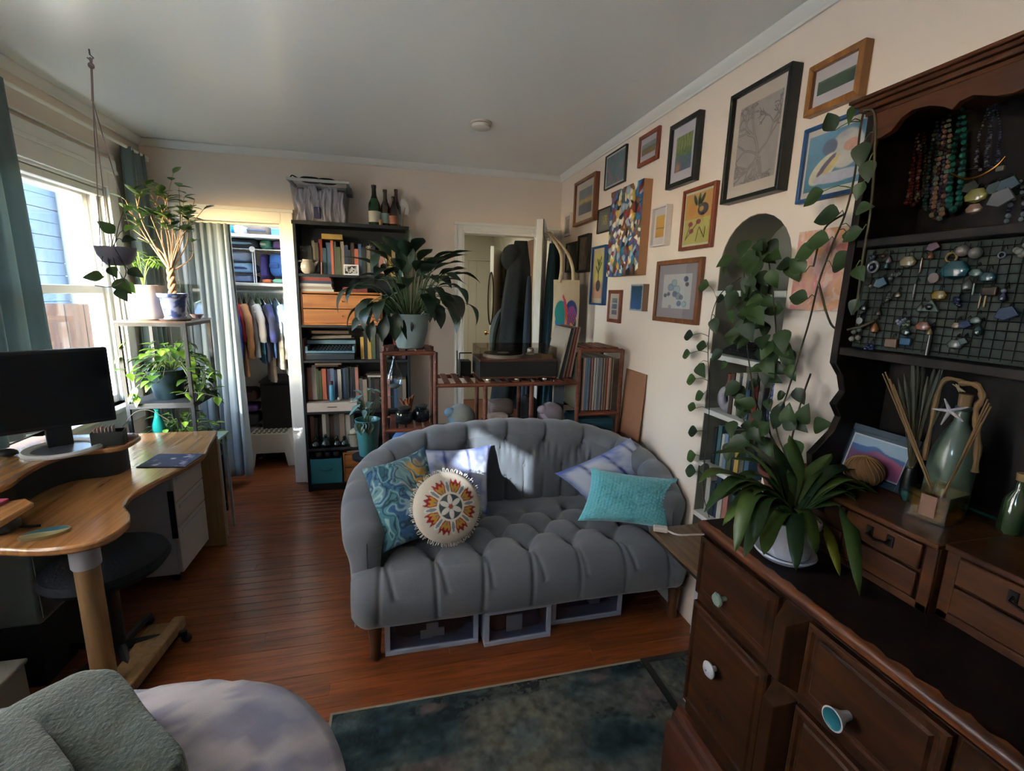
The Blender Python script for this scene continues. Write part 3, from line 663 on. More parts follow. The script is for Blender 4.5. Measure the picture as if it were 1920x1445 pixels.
# ================================================================ end table between sofa and dresser
et = thing('end_table', 'small brown wooden end table squeezed between the sofa and the dresser', 'table', (1.15, 1.35, FL))
ew = wood('end_table_wood', '#4d3a2a', '#74583f', axis=1, rough=0.45)
MB().box((-0.135, -0.285, 0.518), (0.135, 0.27, 0.538)).build('table_top', ew, et, bevel=0.003)
MB().box((-0.135, -0.285, 0.508), (-0.12, 0.27, 0.518)).build('edge_strip', mat('dark_edge', '#1d1a18', 0.5), et)
wl = mat('table_leg_white', '#b9bdc4', 0.4, 0.3)
for x, y in ((-0.12, -0.27), (0.12, -0.27), (-0.122, -0.06), (0.12, 0.255)): MB().box((x-0.009, y-0.009, 0), (x+0.009, y+0.009, 0.518)).build('leg', wl, et)
pc = thing('charging_cable', 'white plug and cable lying on the brown end table', 'cable', (0, 0, 0))
pp = az(1240, 992, 0.56); pq = az(1322, 1003, 0.555)
MB().box((-0.032, -0.017, -0.009), (0.025, 0.017, 0.011), Matrix.Translation((pp.x, pp.y, 0.561)) @ Matrix.Rotation(-0.5, 4, 'Z')).build('plug', mat('plug_white', '#cfc6bf', 0.4), pc, bevel=0.005)
MB().tube([tuple(p) for p in spline([(pp.x+0.02, pp.y-0.012, 0.558), (pp.x+0.05, pp.y-0.05, 0.556), (pq.x-0.02, pq.y+0.01, 0.5545), (pq.x+0.06, pq.y-0.02, 0.5545)], 14)], 0.0038, 6).build('cord', M['plug_white'], pc)

# ================================================================ bed
bed = thing('bed', 'bed with a white and lilac printed duvet in the lower left corner', 'bed', (-0.8, 0.3, FL))
x0, x1, y0, y1, rad = -1.52, -0.105, -1.15, 1.15, 0.42
out = []
for (cx, cy, a0) in ((x1-rad, y1-rad, PI/2), (x1-rad, y0+0.2, 0), (x0+0.1, y0+0.2, -PI/2), (x0+0.1, y1-0.1, PI)):
    r = rad if cy > 0 and cx > -1 else (0.2 if cx > -1 else 0.1)
    if (cx, cy) == (x1-rad, y0+0.2): cx = x1-0.2
    for k in range(0, 41): a = a0-PI/2*k/40; out.append((cx+r*math.cos(a), cy+r*math.sin(a)))
o2 = []; pts = np.array(out+[out[0]]); dd = np.r_[0, np.cumsum(np.hypot(*np.diff(pts, axis=0).T))]
NB = 260; tt = np.linspace(0, dd[-1], NB); ox = np.interp(tt, dd, pts[:, 0]); oy = np.interp(tt, dd, pts[:, 1]); ccx, ccy = -0.85, 0.1
rings = []; cc = []
zt = 0.585-FL
for k in range(70):
    f = k/45
    if f <= 1: sc = f; z = zt+0.025*(1-f**3)-0.05*np.clip((f-0.8)/0.2, 0, 1)**2; px = ccx+(ox-ccx)*sc; py = ccy+(oy-ccy)*sc
    else:
        g = (k-45)/24; wv = 0.022*g*np.sin(tt*17+3*vn(tt*2, tt*0, 3)); nx_ = ox-ccx; ny_ = oy-ccy; q = np.hypot(nx_, ny_); px = ox+nx_/q*(0.012*math.sin(g*3)+wv); py = oy+ny_/q*(0.012*math.sin(g*3)+wv); z = zt-0.05-0.42*g
    zz = z+(0.022*(fbm(px*7, py*7, 3, 4)-0.5)+0.03*np.abs(fbm(px*11, py*11, 8, 4)-0.5))*(1 if f > 0.1 else 0)
    rings.append(np.stack([px, py, zz+0*px], -1)); 
Pb = np.stack(rings, 0)
n = fbm(Pb[..., 0]*9, Pb[..., 1]*9+Pb[..., 2]*6, 2, 5); sw = np.abs(np.sin(9*n+4*fbm(Pb[..., 0]*3, Pb[..., 1]*3, 7, 2)))
colb = mixc(L('#b5adb0'), L('#77758c'), sst(0.4, 0.95, sw)*0.8); colb = mixc(colb, L('#70768f'), sst(0.56, 0.72, fbm(Pb[..., 0]*4, Pb[..., 1]*4, 12, 3))*0.6)
b = MB(); b.npgrid(Pb-np.array([-0.8, 0.3, 0])); b.build('duvet', P_CLOTH, bed, smooth=180, cols=colb)
MB().box((-0.70, -1.4, 0.12), (0.55, 0.7, 0.48)).build('mattress', mat('mattress_ticking', '#b9b6b2', 0.9), bed, bevel=0.04)
MB().box((-0.72, -1.42, 0.0), (0.57, 0.72, 0.12)).build('bed_base', mat('bed_base_dark', '#2a2320', 0.8), bed, bevel=0.01)
# green blanket, folded in thick slabs
blk_m = mat('blanket_fleece', '#38443b', 0.95, var=0.3, vscale=9, bump=0.5, bscale=120, sheen=0.35)
bl = thing('blanket', 'sage green fleece blanket folded in a thick heap on the end of the bed', 'blanket', (-0.75, 0.85, 0.6))
def slab(name, poly, z0, z1, tilt, seed, fold=0.03):
    """rounded thick cloth slab over a polygon (world xy), upper side rising to z1 along 'tilt' """
    pts = np.array(poly+[poly[0]], float); d = np.r_[0, np.cumsum(np.hypot(*np.diff(pts, axis=0).T))]; N = 120; t_ = np.linspace(0, d[-1], N)
    X, Y = np.interp(t_, d, pts[:, 0]), np.interp(t_, d, pts[:, 1])
    for _ in range(3): X[1:-1] = (X[:-2]+2*X[1:-1]+X[2:])/4; Y[1:-1] = (Y[:-2]+2*Y[1:-1]+Y[2:])/4
    cx, cy = X[:-1].mean(), Y[:-1].mean(); R = []
    for k in range(34):
        if k <= 22: f = k/22*0.97; zf = 1.0-0.10*f**6
        else: a = (k-22)/11*PI; f = 0.97+0.03*math.sin(a); zf = 0.5+0.4*math.cos(a)
        px, py = cx+(X-cx)*f, cy+(Y-cy)*f; top = z1+tilt[0]*(px-cx)+tilt[1]*(py-cy)+0.025*(fbm(px*6, py*6, seed, 3)-0.5); R.append(np.stack([px, py, z0+(top-z0)*zf], -1))
    P_ = np.stack(R, 0)-np.array(bl.location); b = MB(); b.npgrid(P_); return b.build(name, blk_m, bl, smooth=180)
def zz(px, py, z): p = az(px, py, z); return (p.x, p.y)
slab('fold', [zz(85, 1296, 0.70), zz(150, 1248, 0.72), zz(215, 1234, 0.73), zz(236, 1250, 0.73), zz(290, 1330, 0.71), zz(354, 1412, 0.69), zz(352, 1470, 0.66), (-0.62, 0.62), (-0.86, 0.84)], 0.60, 0.705, (0.02, 0.10), 3)
slab('fold', [zz(-70, 1352, 0.74), zz(20, 1332, 0.755), zz(70, 1326, 0.76), zz(100, 1370, 0.755), zz(140, 1428, 0.745), zz(140, 1500, 0.72), (-0.75, 0.62), (-0.9, 0.74)], 0.69, 0.75, (0.0, 0.03), 8)

# ================================================================ desk
dw = wood('desk_beech', '#7d5230', '#a57748', axis=1, scale=0.8, rough=0.22, coat=0.5, bump=0.02)
dwp = wood('desk_leg_beech', '#7a5f40', '#9a7a54', axis=2, scale=0.8, rough=0.5, bump=0.03)
desk = thing('desk', 'beech computer desk with a wavy front edge and a raised monitor shelf, under the window', 'desk', (-1.3, 2.2, FL))
D0 = Vector((-1.3, 2.2, FL)); DZ = 0.70
def rel(poly): return [(p[0]-D0.x, p[1]-D0.y) for p in poly]
edge = [tuple(p) for p in spline([(-1.0, 2.87), (-0.955, 2.62), (-0.92, 2.44), (-0.945, 2.27), (-0.985, 2.13), (-1.008, 2.0), (-0.99, 1.90), (-0.935, 1.82), (-0.905, 1.73), (-0.915, 1.655), (-0.96, 1.61), (-1.06, 1.60), (-1.20, 1.63), (-1.40, 1.67), (-1.575, 1.68)], 70)]
MB().prism(rel(edge+[(-1.575, 2.87)]), DZ-FL-0.028, DZ-FL).build('desk_top', dw, desk, bevel=0.008)
SZ = 0.83
e2 = [tuple(p) for p in spline([(-1.13, 2.36), (-1.125, 2.24), (-1.16, 2.19), (-1.27, 2.16), (-1.31, 2.06), (-1.30, 1.93), (-1.28, 1.84), (-1.30, 1.75), (-1.36, 1.70), (-1.45, 1.69), (-1.57, 1.69)], 50)]
MB().prism(rel(e2+[(-1.575, 2.42), (-1.2, 2.42)]), SZ-FL-0.022, SZ-FL).build('monitor_shelf', dw, desk, bevel=0.006)
black_m = mat('black_plastic', '#080b0e', 0.5); dark_m = mat('dark_laminate', '#10161a', 0.5)
e3 = [(p[0]-0.035, p[1]+0.02) for p in e2[3:]]
MB().prism(rel(e3+[(-1.575, 2.40), (-1.22, 2.40)]), DZ-FL, SZ-FL-0.022).build('shelf_riser', dark_m, desk)
MB().box((-1.56-D0.x, 2.832-D0.y, 0), (-0.995-D0.x, 2.856-D0.y, DZ-FL-0.028)).build('end_panel', dwp, desk, bevel=0.003)
lx, ly = -1.03, 1.72
MB().lathe([(0.035, 0.04), (0.035, 0.60), (0.0345, 0.60)], 20, (lx-D0.x, ly-D0.y, 0)).build('leg', dwp, desk)
MB().lathe([(0.039, 0.555), (0.041, 0.56), (0.041, DZ-FL-0.03), (0.039, DZ-FL-0.028)], 20, (lx-D0.x, ly-D0.y, 0)).build('leg_collar', mat('collar_grey_white', '#a9a9ad', 0.5), desk)
p = [az(330, 1170, 0.09), az(235, 1290, 0.09)]
MB().prism([(-0.022, 0.0), (-0.022, 0.05), (0.022, 0.05), (0.022, 0.0)], -0.24, 0.20, frame_mtx(((p[0].x+p[1].x)/2-D0.x, (p[0].y+p[1].y)/2-D0.y, 0.045), (p[0].x-p[1].x, p[0].y-p[1].y, 0)), axis=1).build('foot_runner', dwp, desk, bevel=0.008)
MB().box((lx-0.02-D0.x, ly+0.02-D0.y, 0.045), (-0.96-D0.x, ly+0.34-D0.y, 0.07)).build('foot_board', dwp, desk, bevel=0.004)
cw = az(322, 1196, 0.03); b = MB(); b.lathe([(0.0001, -0.012), (0.02, -0.012), (0.025, -0.006), (0.025, 0.006), (0.02, 0.012), (0.0001, 0.012)], 14, (cw.x-D0.x, cw.y-D0.y, 0.025), Matrix.Rotation(PI/2, 4, 'X')); b.build('caster', black_m, desk)
# small black-edged front shelf with keyboard tray at the left
MB().prism(rel([zz(-60, 960, 0.79), zz(0, 938, 0.79), zz(50, 930, 0.79), zz(64, 938, 0.79), zz(0, 976, 0.79), zz(-60, 1010, 0.79)]), 0.765-FL, 0.785-FL).build('side_shelf', dw, desk, bevel=0.006)
b = MB(); q_ = az(0, 990, 0.72); b.box((q_.x-0.25-D0.x, q_.y-0.02-D0.y, DZ-FL), (q_.x+0.01-D0.x, q_.y+0.05-D0.y, 0.765-FL)); b.build('shelf_riser', dark_m, desk, bevel=0.01)
# things on the desk
mon = thing('monitor', 'black flat computer monitor, switched off, on the desk shelf', 'monitor', (-1.40, 2.19, SZ))
md = Vector((0.80, 0.60, 0)).normalized(); MX = Matrix(((md.x, -md.y, 0, 0), (md.y, md.x, 0, 0), (0, 0, 1, 0), (0, 0, 0, 1)))
mon.rotation_euler = MX.to_euler()
scr = mat('dark_screen', '#04080c', 0.4, spec=0.3); 
MB().box((-0.115, -0.012, 0.085), (0.245, 0.02, 0.405)).build('housing', black_m, mon, bevel=0.006)
MB().box((-0.103, -0.0135, 0.10), (0.233, -0.012, 0.393)).build('screen', scr, mon, smooth=0)
MB().box((0.02, 0.005, 0.005), (0.10, 0.03, 0.12)).build('stand_neck', black_m, mon, bevel=0.004)
b = MB(); b.lathe([(0.095, 0), (0.125, 0.0), (0.128, 0.008), (0.12, 0.016), (0.098, 0.012), (0.095, 0.0)], 40, (0.06, -0.045, 0.001)); b.build('stand_ring', mat('ring_white', '#b7b4b0', 0.35), mon)
b = MB(); b.lathe([(0.0001, 0.002), (0.096, 0.002), (0.096, 0.006), (0.0001, 0.006)], 40, (0.06, -0.045, 0.001)); b.build('stand_plate', mat('plate_grey', '#4d4f58', 0.3), mon)
cb = thing('desk_box', 'small black open box with tissues and cards at the right end of the desk shelf', 'box', (az(207, 833, SZ).x, az(207, 833, SZ).y, SZ), 0.25)
b = MB(); b.box((-0.055, -0.03, 0), (0.055, 0.03, 0.004)); b.box((-0.055, -0.03, 0), (0.055, -0.026, 0.062)); b.box((-0.055, 0.026, 0), (0.055, 0.03, 0.062)); b.box((-0.055, -0.03, 0), (-0.051, 0.03, 0.062)); b.box((0.051, -0.03, 0), (0.055, 0.03, 0.062)); b.build('box', dark_m, cb, bevel=0.002)
b = MB(); [b.box((-0.045+0.012*k, -0.02, 0.006), (-0.042+0.012*k, 0.02, 0.075+0.004*(k % 3))) for k in range(6)]; b.build('card', mat('card_pink_grey', '#b9a8a2', 0.8), cb)
t = thing('computer_mouse', 'pale rounded mouse beside the black box on the desk shelf', 'mouse', (az(246, 822, SZ).x, az(246, 822, SZ).y, SZ)); MB().ball((0, 0, 0.012), 0.03, 14, (1.0, 0.6, 0.42)).build('shell', mat('mouse_rose', '#b9a6a2', 0.4), t)
MB().ball((0.012, -0.004, 0.018), 0.008, 8, (1.0, 0.5, 0.8)).build('wheel', M['plate_grey'], t)
def padc(U, V): 
    n = fbm(U*5, V*5, 3, 4); c = mixc(L('#1e2438'), L('#3a4564'), n); return mixc(c, L('#c3b8c4'), sst(0.62, 0.7, fbm(U*6, V*8+3, 9, 4))*np.exp(-((U-0.55)/0.35)**2))
pa = [az(*q, DZ) for q in ((255, 877), (347, 876), (382, 852), (297, 852))]
b = MB(); b.prism([(q.x-pa[0].x, q.y-pa[0].y) for q in pa], 0, 0.003); t = thing('mouse_pad', 'dark blue printed mouse pad with pale blossom at the right edge of the desk', 'mat', (pa[0].x, pa[0].y, DZ)); b.build('pad', mat('pad_rubber', '#1a1d28', 0.8), t)
print_quad('pad_print', (0, 0, 0.0036), (pa[1].x-pa[0].x, pa[1].y-pa[0].y, 0.0036), (pa[3].x-pa[0].x, pa[3].y-pa[0].y, 0.0036), 50, 40, padc, P_MATTE, t)
t = thing('coaster', 'oval wooden-rimmed coaster with a teal seaside print at the front of the desk', 'coaster', (az(85, 1002, DZ).x, az(85, 1002, DZ).y, DZ), 0.35)
b = MB(); b.lathe([(0.0001, 0), (1, 0), (1.03, 0.004), (1, 0.009), (0.0001, 0.009)], 36, mtx=Matrix.Diagonal((0.062, 0.036, 1, 1))); b.build('disc', wood('coaster_wood', '#6e5a3a', '#8d7648', axis=0), t)
nr2 = 16; r2 = np.linspace(0.001, 0.93, nr2)[:, None]*np.ones((1, 49)); a2 = np.linspace(0, 2*PI, 49)[None]*np.ones((nr2, 1)); xc, yc = r2*np.cos(a2), r2*np.sin(a2)
cc = mixc(L('#8b8058'), L('#2f5a63'), sst(-0.1, 0.05, yc+0.15*np.sin(3*xc))); cc = mixc(cc, L('#b3ab90'), np.exp(-((yc+0.05+0.15*np.sin(3*xc))/0.08)**2)*0.8); b = MB(); b.npgrid(np.stack([0.062*xc, 0.036*yc, 0*xc+0.0096], -1)); b.build('print', P_SATIN, t, smooth=0, cols=cc)
t = thing('headphones_case', 'black soft pouch lying on the desk under the small side shelf', 'pouch', (az(5, 1000, DZ).x, az(5, 1000, DZ).y, DZ)); soft_box((-0.10, -0.035, 0), (0.045, 0.04, 0.06), 3, 0.6).build('pouch', black_m, t); MB().tube([(0.03, 0.02, 0.012), (0.06, 0.02, 0.008), (0.085, 0.03, 0.005)], 0.005, 6).build('strap', black_m, t)
q_ = az(2, 945, 0.785); tag(MB().box((q_.x-0.10, q_.y-0.035, 0.785), (q_.x+0.01, q_.y+0.02, 0.797)).build('notepad', mat('pink_paper', '#a8415c', 0.7), None, bevel=0.002), 'pink notepad on the side shelf at the left edge of the desk', 'notepad')
t = thing('monitor_cable', 'small black mouse and cable on the desk shelf left of the monitor base', 'cable', (az(12, 855, SZ).x, az(12, 855, SZ).y, SZ)); MB().ball((0, 0, 0.014), 0.04, 14, (1, 0.6, 0.4)).build('body', black_m, t); MB().tube([(0.03, 0, 0.01), (0.05, 0.02, 0.004), (0.05, 0.08, 0.004)], 0.003, 6).build('cord', black_m, t)
# white drawer pedestal
cab_m = mat('cabinet_enamel', '#aeb0b8', 0.45); ped = thing('drawer_pedestal', 'white metal drawer pedestal on casters under the right end of the desk', 'cabinet', (-1.29, 2.64, FL))
cx0, cx1, cy0, cy1, ct = -0.22, 0.215, -0.17, 0.17, 0.585
MB().box((cx0, cy0, 0.05), (cx1-0.02, cy1, ct)).build('body', cab_m, ped, bevel=0.004)
zs = [(0.06, 0.30), (0.306, 0.43), (0.436, 0.58)]
for a, c in zs:
    d = MB().box((cx1-0.02, cy0+0.002, a), (cx1, cy1-0.002, c)).build('drawer', mat('cabinet_front', '#b7b0ab', 0.45), ped, bevel=0.004)
    MB().box((cx1, cy0+0.03, c-0.035), (cx1+0.006, cy1-0.03, c-0.02)).build('handle', cab_m, d, bevel=0.003)
MB().box((cx1-0.03, cy0-0.003, 0.25), (cx1-0.004, cy0+0.001, 0.50)).build('grip_recess', black_m, ped)
MB().lathe([(0.0001, 0), (0.006, 0), (0.006, 0.003), (0.0001, 0.003)], 10, (cx1, cy0+0.06, 0.55), Matrix.Rotation(PI/2, 4, 'Y')).build('lock', M['plate_grey'], ped)
for x in (cx0+0.04, cx1-0.05):
    for y in (cy0+0.04, cy1-0.04): MB().lathe([(0.0001, -0.012), (0.022, -0.012), (0.025, 0), (0.022, 0.012), (0.0001, 0.012)], 12, (x, y, 0.025), Matrix.Rotation(PI/2, 4, 'X')).build('caster', black_m, ped)
# second pale box under the desk, dark chair, small white box
t = thing('computer_tower', 'grey-green computer case standing under the left part of the desk', 'computer', (-1.40, 2.02, FL)); cg = mat('case_grey_green', '#4f5753', 0.5)
MB().box((-0.12, -0.16, 0.26), (0.12, 0.22, 0.60)).build('case', cg, t, bevel=0.01); MB().box((0.12, -0.15, 0.28), (0.124, 0.21, 0.58)).build('side_panel', cg, t, bevel=0.002); MB().box((-0.12, -0.15, 0), (0.10, 0.2, 0.26)).build('riser', dark_m, t)
ch = thing('desk_stool', 'dark round padded swivel stool pushed under the desk', 'stool', (-1.10, 1.95, FL)); blue_d = mat('stool_cloth', '#0f1620', 0.9, bump=0.2)
b = MB(); b.lathe([(0.0001, 0.395), (0.15, 0.395), (0.19, 0.405), (0.21, 0.43), (0.20, 0.455), (0.16, 0.475), (0.0001, 0.485)], 36, mtx=Matrix.Diagonal((0.95, 1.0, 1, 1))); b.build('seat', blue_d, ch)
MB().bar((0, 0, 0.05), (0, 0, 0.4), 0.022).build('column', black_m, ch)
for k in range(5):
    a = 2*PI*k/5+0.3; MB().tube([(0, 0, 0.07), (0.22*math.cos(a), 0.22*math.sin(a), 0.045)], [0.02, 0.013], 8).build('foot', black_m, ch); MB().ball((0.215*math.cos(a), 0.215*math.sin(a), 0.021), 0.021, 8).build('caster', black_m, ch)
q_ = az(0, 1295, 0.0); t = thing('storage_bin', 'small white plastic bin on the floor at the left edge, by the bed', 'bin', (-1.30, 1.62, FL)); b = MB(); b.prism([(-0.10, -0.1), (0.04, -0.1), (0.04, 0.12), (-0.10, 0.12)], 0, 0.21); b.build('bin', mat('bin_cream', '#8d8a80', 0.6), t, bevel=0.012); MB().box((-0.105, -0.105, 0.205), (0.045, 0.125, 0.22)).build('rim', M['bin_cream'], t, bevel=0.005)

# ================================================================ bookcase
ORD = ['first', 'second', 'third', 'fourth', 'fifth', 'sixth', 'seventh', 'eighth', 'ninth', 'tenth', 'eleventh', 'twelfth', 'thirteenth', 'fourteenth', 'fifteenth', 'sixteenth', 'seventeenth', 'eighteenth', 'nineteenth', 'twentieth']
def ordn(i):
    if i < 20: return ORD[i]
    t_ = ['twenty', 'thirty', 'forty', 'fifty'][(i+1)//10-2]; return t_+'-'+ORD[(i+1) % 10-1] if (i+1) % 10 else {2: 'twentieth', 3: 'thirtieth', 4: 'fortieth', 5: 'fiftieth'}[(i+1)//10]
bc_m = mat('bookcase_black', '#11171c', 0.5); BX0, BX1, BY0, BY1, BZT = -0.664, 0.092, 3.528, 3.728, 1.946
bcase = thing('bookcase', 'tall black bookcase against the far wall', 'bookcase', (BX0, BY0, FL))
def bb(lo, hi, name): return MB().box((lo[0]-BX0, lo[1]-BY0, lo[2]-FL), (hi[0]-BX0, hi[1]-BY0, hi[2]-FL)).build(name, bc_m, bcase, bevel=0.0015)
bb((BX0, BY0, FL), (BX0+0.018, BY1, BZT), 'side_panel'); bb((BX1-0.018, BY0, FL), (BX1, BY1, BZT), 'side_panel'); bb((BX0+0.018, BY1-0.006, FL), (BX1-0.018, BY1, BZT), 'back_panel')
bb((BX0-0.006, BY0-0.004, BZT-0.024), (BX1+0.006, BY1, BZT), 'top_panel'); bb((BX0+0.018, BY0+0.01, FL), (BX1-0.018, BY0+0.025, 0.066), 'plinth')
SH = [1.60, 1.25, 1.0, 0.622, 0.345, 0.066]                                # shelf surfaces from the top
for z in SH: bb((BX0+0.018, BY0+0.004, z-0.018), (BX1-0.018, BY1-0.006, z), 'shelf')
page_m = mat('book_pages', '#b9ad96', 0.9)
CN = {'#6d2321': 'dark red', '#c26a4c': 'salmon', '#2c3a52': 'navy', '#31565e': 'teal', '#4a4334': 'brown', '#7f7a66': 'beige', '#1f2426': 'black', '#5d5a55': 'grey', '#b69246': 'mustard', '#8d2e24': 'red', '#3a5878': 'blue', '#9c8a78': 'tan', '#c3bcae': 'white', '#4f5d3f': 'olive', '#5a3f58': 'plum', '#46332a': 'dark brown', '#b0766a': 'pink', '#28323a': 'charcoal', '#6f86a0': 'pale blue'}
def book_mb(w, d, h):
    """standing book, spine at -y; width along x; material 0 cover, 1 pages"""
    b = MB(); c = 0.002; b.box((0, 0, 0), (c, d, h)); b.box((w-c, 0, 0), (w, d, h)); b.box((c, 0, 0), (w-c, c*1.5, h)); b.cur = 1; b.box((c, c*1.5, 0.003), (w-c, d-0.003, h-0.003)); b.cur = 0
    b.box((0.0004, -0.0006, h*0.78), (w-0.0004, 0, h*0.80)); b.box((0.0004, -0.0006, h*0.12), (w-0.0004, 0, h*0.135)); return b
def cover(c): return mat('cover_'+c, tuple(0.72*v for v in lin(c)), 0.55, var=0.08, vscale=30)
def row_of_books(x0, x1, z, y, spec, where, group, hmin, hmax, dpt=0.13, seed=0, lean=True):
    """spec: colours left to right; fills x0..x1"""
    rr = random.Random(seed); n = len(spec); ws = [rr.uniform(0.7, 1.3) for _ in spec]; tot = sum(ws); x = x0
    for i, (c, w) in enumerate(zip(spec, ws)):
        w = w/tot*(x1-x0)-0.0012; h = rr.uniform(hmin, hmax); o = book_mb(w, dpt, h).build('book', [cover(c), page_m], None, smooth=0)
        o.location = (x, y+rr.uniform(0, 0.012), z+0.0005); x += w+0.0012
        tag(o, '%s book, %s from the left %s' % (CN[c], ordn(i), where), 'book', group)
A_ = list(CN)
r1 = ['#46332a', '#28323a', '#1f2426', '#7f7a66', '#4a4334', '#8d2e24', '#31565e', '#3a5878', '#c26a4c', '#5d5a55', '#4f5d3f', '#9c8a78', '#2c3a52', '#1f2426', '#46332a', '#c26a4c', '#3a5878', '#28323a', '#7f7a66', '#2c3a52', '#2c3a52', '#5d5a55', '#b0766a', '#c3bcae', '#b69246', '#b69246', '#9c8a78', '#1f2426', '#31565e', '#c3bcae']
row_of_books(-0.635, 0.068, 1.60, 3.575, r1, 'on the top bookcase shelf', 'books on the top bookcase shelf', 0.17, 0.235, seed=1)
r3 = ['#b0766a', '#c3bcae', '#4f5d3f', '#4f5d3f', '#c26a4c', '#5a3f58', '#6f86a0', '#2c3a52', '#c3bcae', '#3a5878', '#28323a', '#28323a', '#1f2426', '#b0766a', '#5d5a55', '#9c8a78', '#5d5a55', '#1f2426', '#46332a', '#5d5a55']
row_of_books(-0.640, -0.285, 0.70, 3.585, r3[:14], 'above the white box in the bookcase', 'books above the white box', 0.215, 0.245, seed=2)
row_of_books(-0.28, 0.06, 0.622, 3.575, r3[14:]+['#c3bcae', '#b0766a', '#1f2426', '#3a5878', '#5d5a55', '#9c8a78'], 'on the right of the fourth bookcase shelf', 'books right of the white box', 0.20, 0.24, seed=3)
row_of_books(-0.640, -0.33, 0.345, 3.60, ['#b0766a', '#5d5a55', '#1f2426', '#c3bcae', '#5d5a55', '#46332a', '#5d5a55', '#9c8a78', '#c3bcae', '#5d5a55'], 'on the lowest full bookcase shelf, behind dark objects', 'books on the lowest bookcase shelf', 0.21, 0.245, seed=4)
row_of_books(-0.262, -0.10, 1.0, 3.575, ['#b69246', '#1f2426', '#b69246', '#4f5d3f', '#1f2426', '#5d5a55'], 'beside the typewriter', 'books beside the typewriter', 0.16, 0.21, seed=5)
row_of_books(-0.03, 0.06, 1.0, 3.575, ['#6d2321', '#46332a', '#5a3f58'], 'at the right end of the typewriter shelf', 'books at the right of the typewriter shelf', 0.18, 0.21, seed=6)
def flat_book(c, x0, x1, y, z, h, label, rz=0.0, group=None, d=0.13):
    b = MB(); w = x1-x0; b.box((0, 0, 0), (w, d, 0.0018)); b.box((0, 0, h-0.0018), (w, d, h)); b.box((0, 0, 0.0018), (w, 0.0025, h-0.0018)); b.cur = 1; b.box((0.003, 0.0025, 0.0018), (w-0.003, d-0.003, h-0.0018)); b.cur = 0
    b.box((w*0.2, -0.0006, h*0.35), (w*0.75, 0, h*0.65)) if h > 0.016 else None
    o = b.build('book', [cover(c), page_m], None, smooth=0); o.location = (x0, y, z+0.0004); o.rotation_euler = (0, 0, rz); return tag(o, label, 'book', group)
GS = 'books lying in a pile on the orange drawers'
z = 1.481
for i, (c, x0, x1, h) in enumerate((('#c3bcae', -0.655, -0.44, 0.016), ('#9c8a78', -0.66, -0.45, 0.018), ('#c3bcae', -0.66, -0.455, 0.018), ('#2c3a52', -0.655, -0.45, 0.020), ('#8d2e24', -0.655, -0.455, 0.018), ('#5d5a55', -0.65, -0.465, 0.012))):
    flat_book(c, x0+0.016, x1+0.016, 3.55, z, h, '%s book lying flat, %s from the bottom of the pile on the orange drawers' % (CN[c], ordn(i)), 0, GS); z += h+0.0006
flat_book('#6d2321', -0.36, -0.2, 3.56, 1.481, 0.014, 'dark red book lying under another on the right of the orange drawers', 0, GS); flat_book('#8d2e24', -0.365, -0.2, 3.555, 1.4958, 0.02, 'red book lying on top at the right of the orange drawers', 0, GS)
flat_book('#b69246', -0.49, -0.355, 3.57, 1.838, 0.034, 'mustard book lying across the standing books on the top bookcase shelf', 0.0)
flat_book('#46332a', -0.60, -0.42, 3.57, 0.948, 0.012, 'dark brown book lying on the books above the white box', 0.0); flat_book('#9c8a78', -0.58, -0.40, 3.575, 0.961, 0.010, 'tan book topmost above the white box row of books', 0.0)
flat_book('#c3bcae', -0.22, -0.06, 3.57, 0.866, 0.012, 'white book lying over the books right of the white box', 0.0); flat_book('#46332a', -0.23, -0.05, 3.572, 0.879, 0.012, 'dark brown book topmost over the books right of the white box', 0.0)
o = book_mb(0.014, 0.11, 0.15); o = o.build('book', [cover('#b0766a'), page_m], None, smooth=0); o.location = (-0.645, 3.55, 1.002); o.rotation_euler = (0, -0.08, 0); tag(o, 'thin pink book leaning against the left bookcase side by the typewriter', 'book')
# orange wooden drawer unit, teal fabric bin, lower drawers, white box
ow = wood('orange_pine', '#8f5426', '#b4733a', axis=0, scale=0.7, rough=0.45, bump=0.03)
def drawer_unit(label, x0, x1, z0, z1, y0=3.535, d=0.17):
    t = thing('drawer_unit', label, 'drawers', (x0, y0, z0)); w, h = x1-x0, z1-z0
    b = MB(); b.box((0, 0.008, 0), (0.012, d, h)); b.box((w-0.012, 0.008, 0), (w, d, h)); b.box((0.012, 0.008, h-0.012), (w-0.012, d, h)); b.box((0.012, 0.008, 0), (w-0.012, d, 0.012)); b.box((0.012, d-0.01, 0.012), (w-0.012, d, h-0.012)); b.build('carcase', ow, t, bevel=0.001)
    for k in range(2):
        a = 0.014+k*(h-0.028)/2; dr = MB().box((0.014, 0.0, a), (w-0.014, 0.02, a+(h-0.028)/2-0.006)).build('drawer', ow, t, bevel=0.002)
        MB().lathe([(0.0001, 0), (0.004, 0), (0.004, 0.006), (0.007, 0.010), (0.0001, 0.014)], 10, (w/2, 0, a+(h-0.028)/4), Matrix.Rotation(PI/2, 4, 'X')).build('knob', ow, dr)
drawer_unit('orange wooden two-drawer unit on the second bookcase shelf, behind the peace lily', -0.643, -0.10, 1.2505, 1.481)
drawer_unit('small orange two-drawer unit at the bottom right of the bookcase, by the sofa', -0.413, -0.16, 0.0665, 0.30)
teal_f = mat('teal_fabric', '#2e7a84', 0.85, var=0.06, vscale=15, bump=0.15, bscale=300)
t = thing('fabric_bin', 'teal fabric storage bin at the bottom left of the bookcase', 'bin', (-0.644, 3.532, 0.0665)); b = MB(); w, d, h = 0.222, 0.17, 0.195
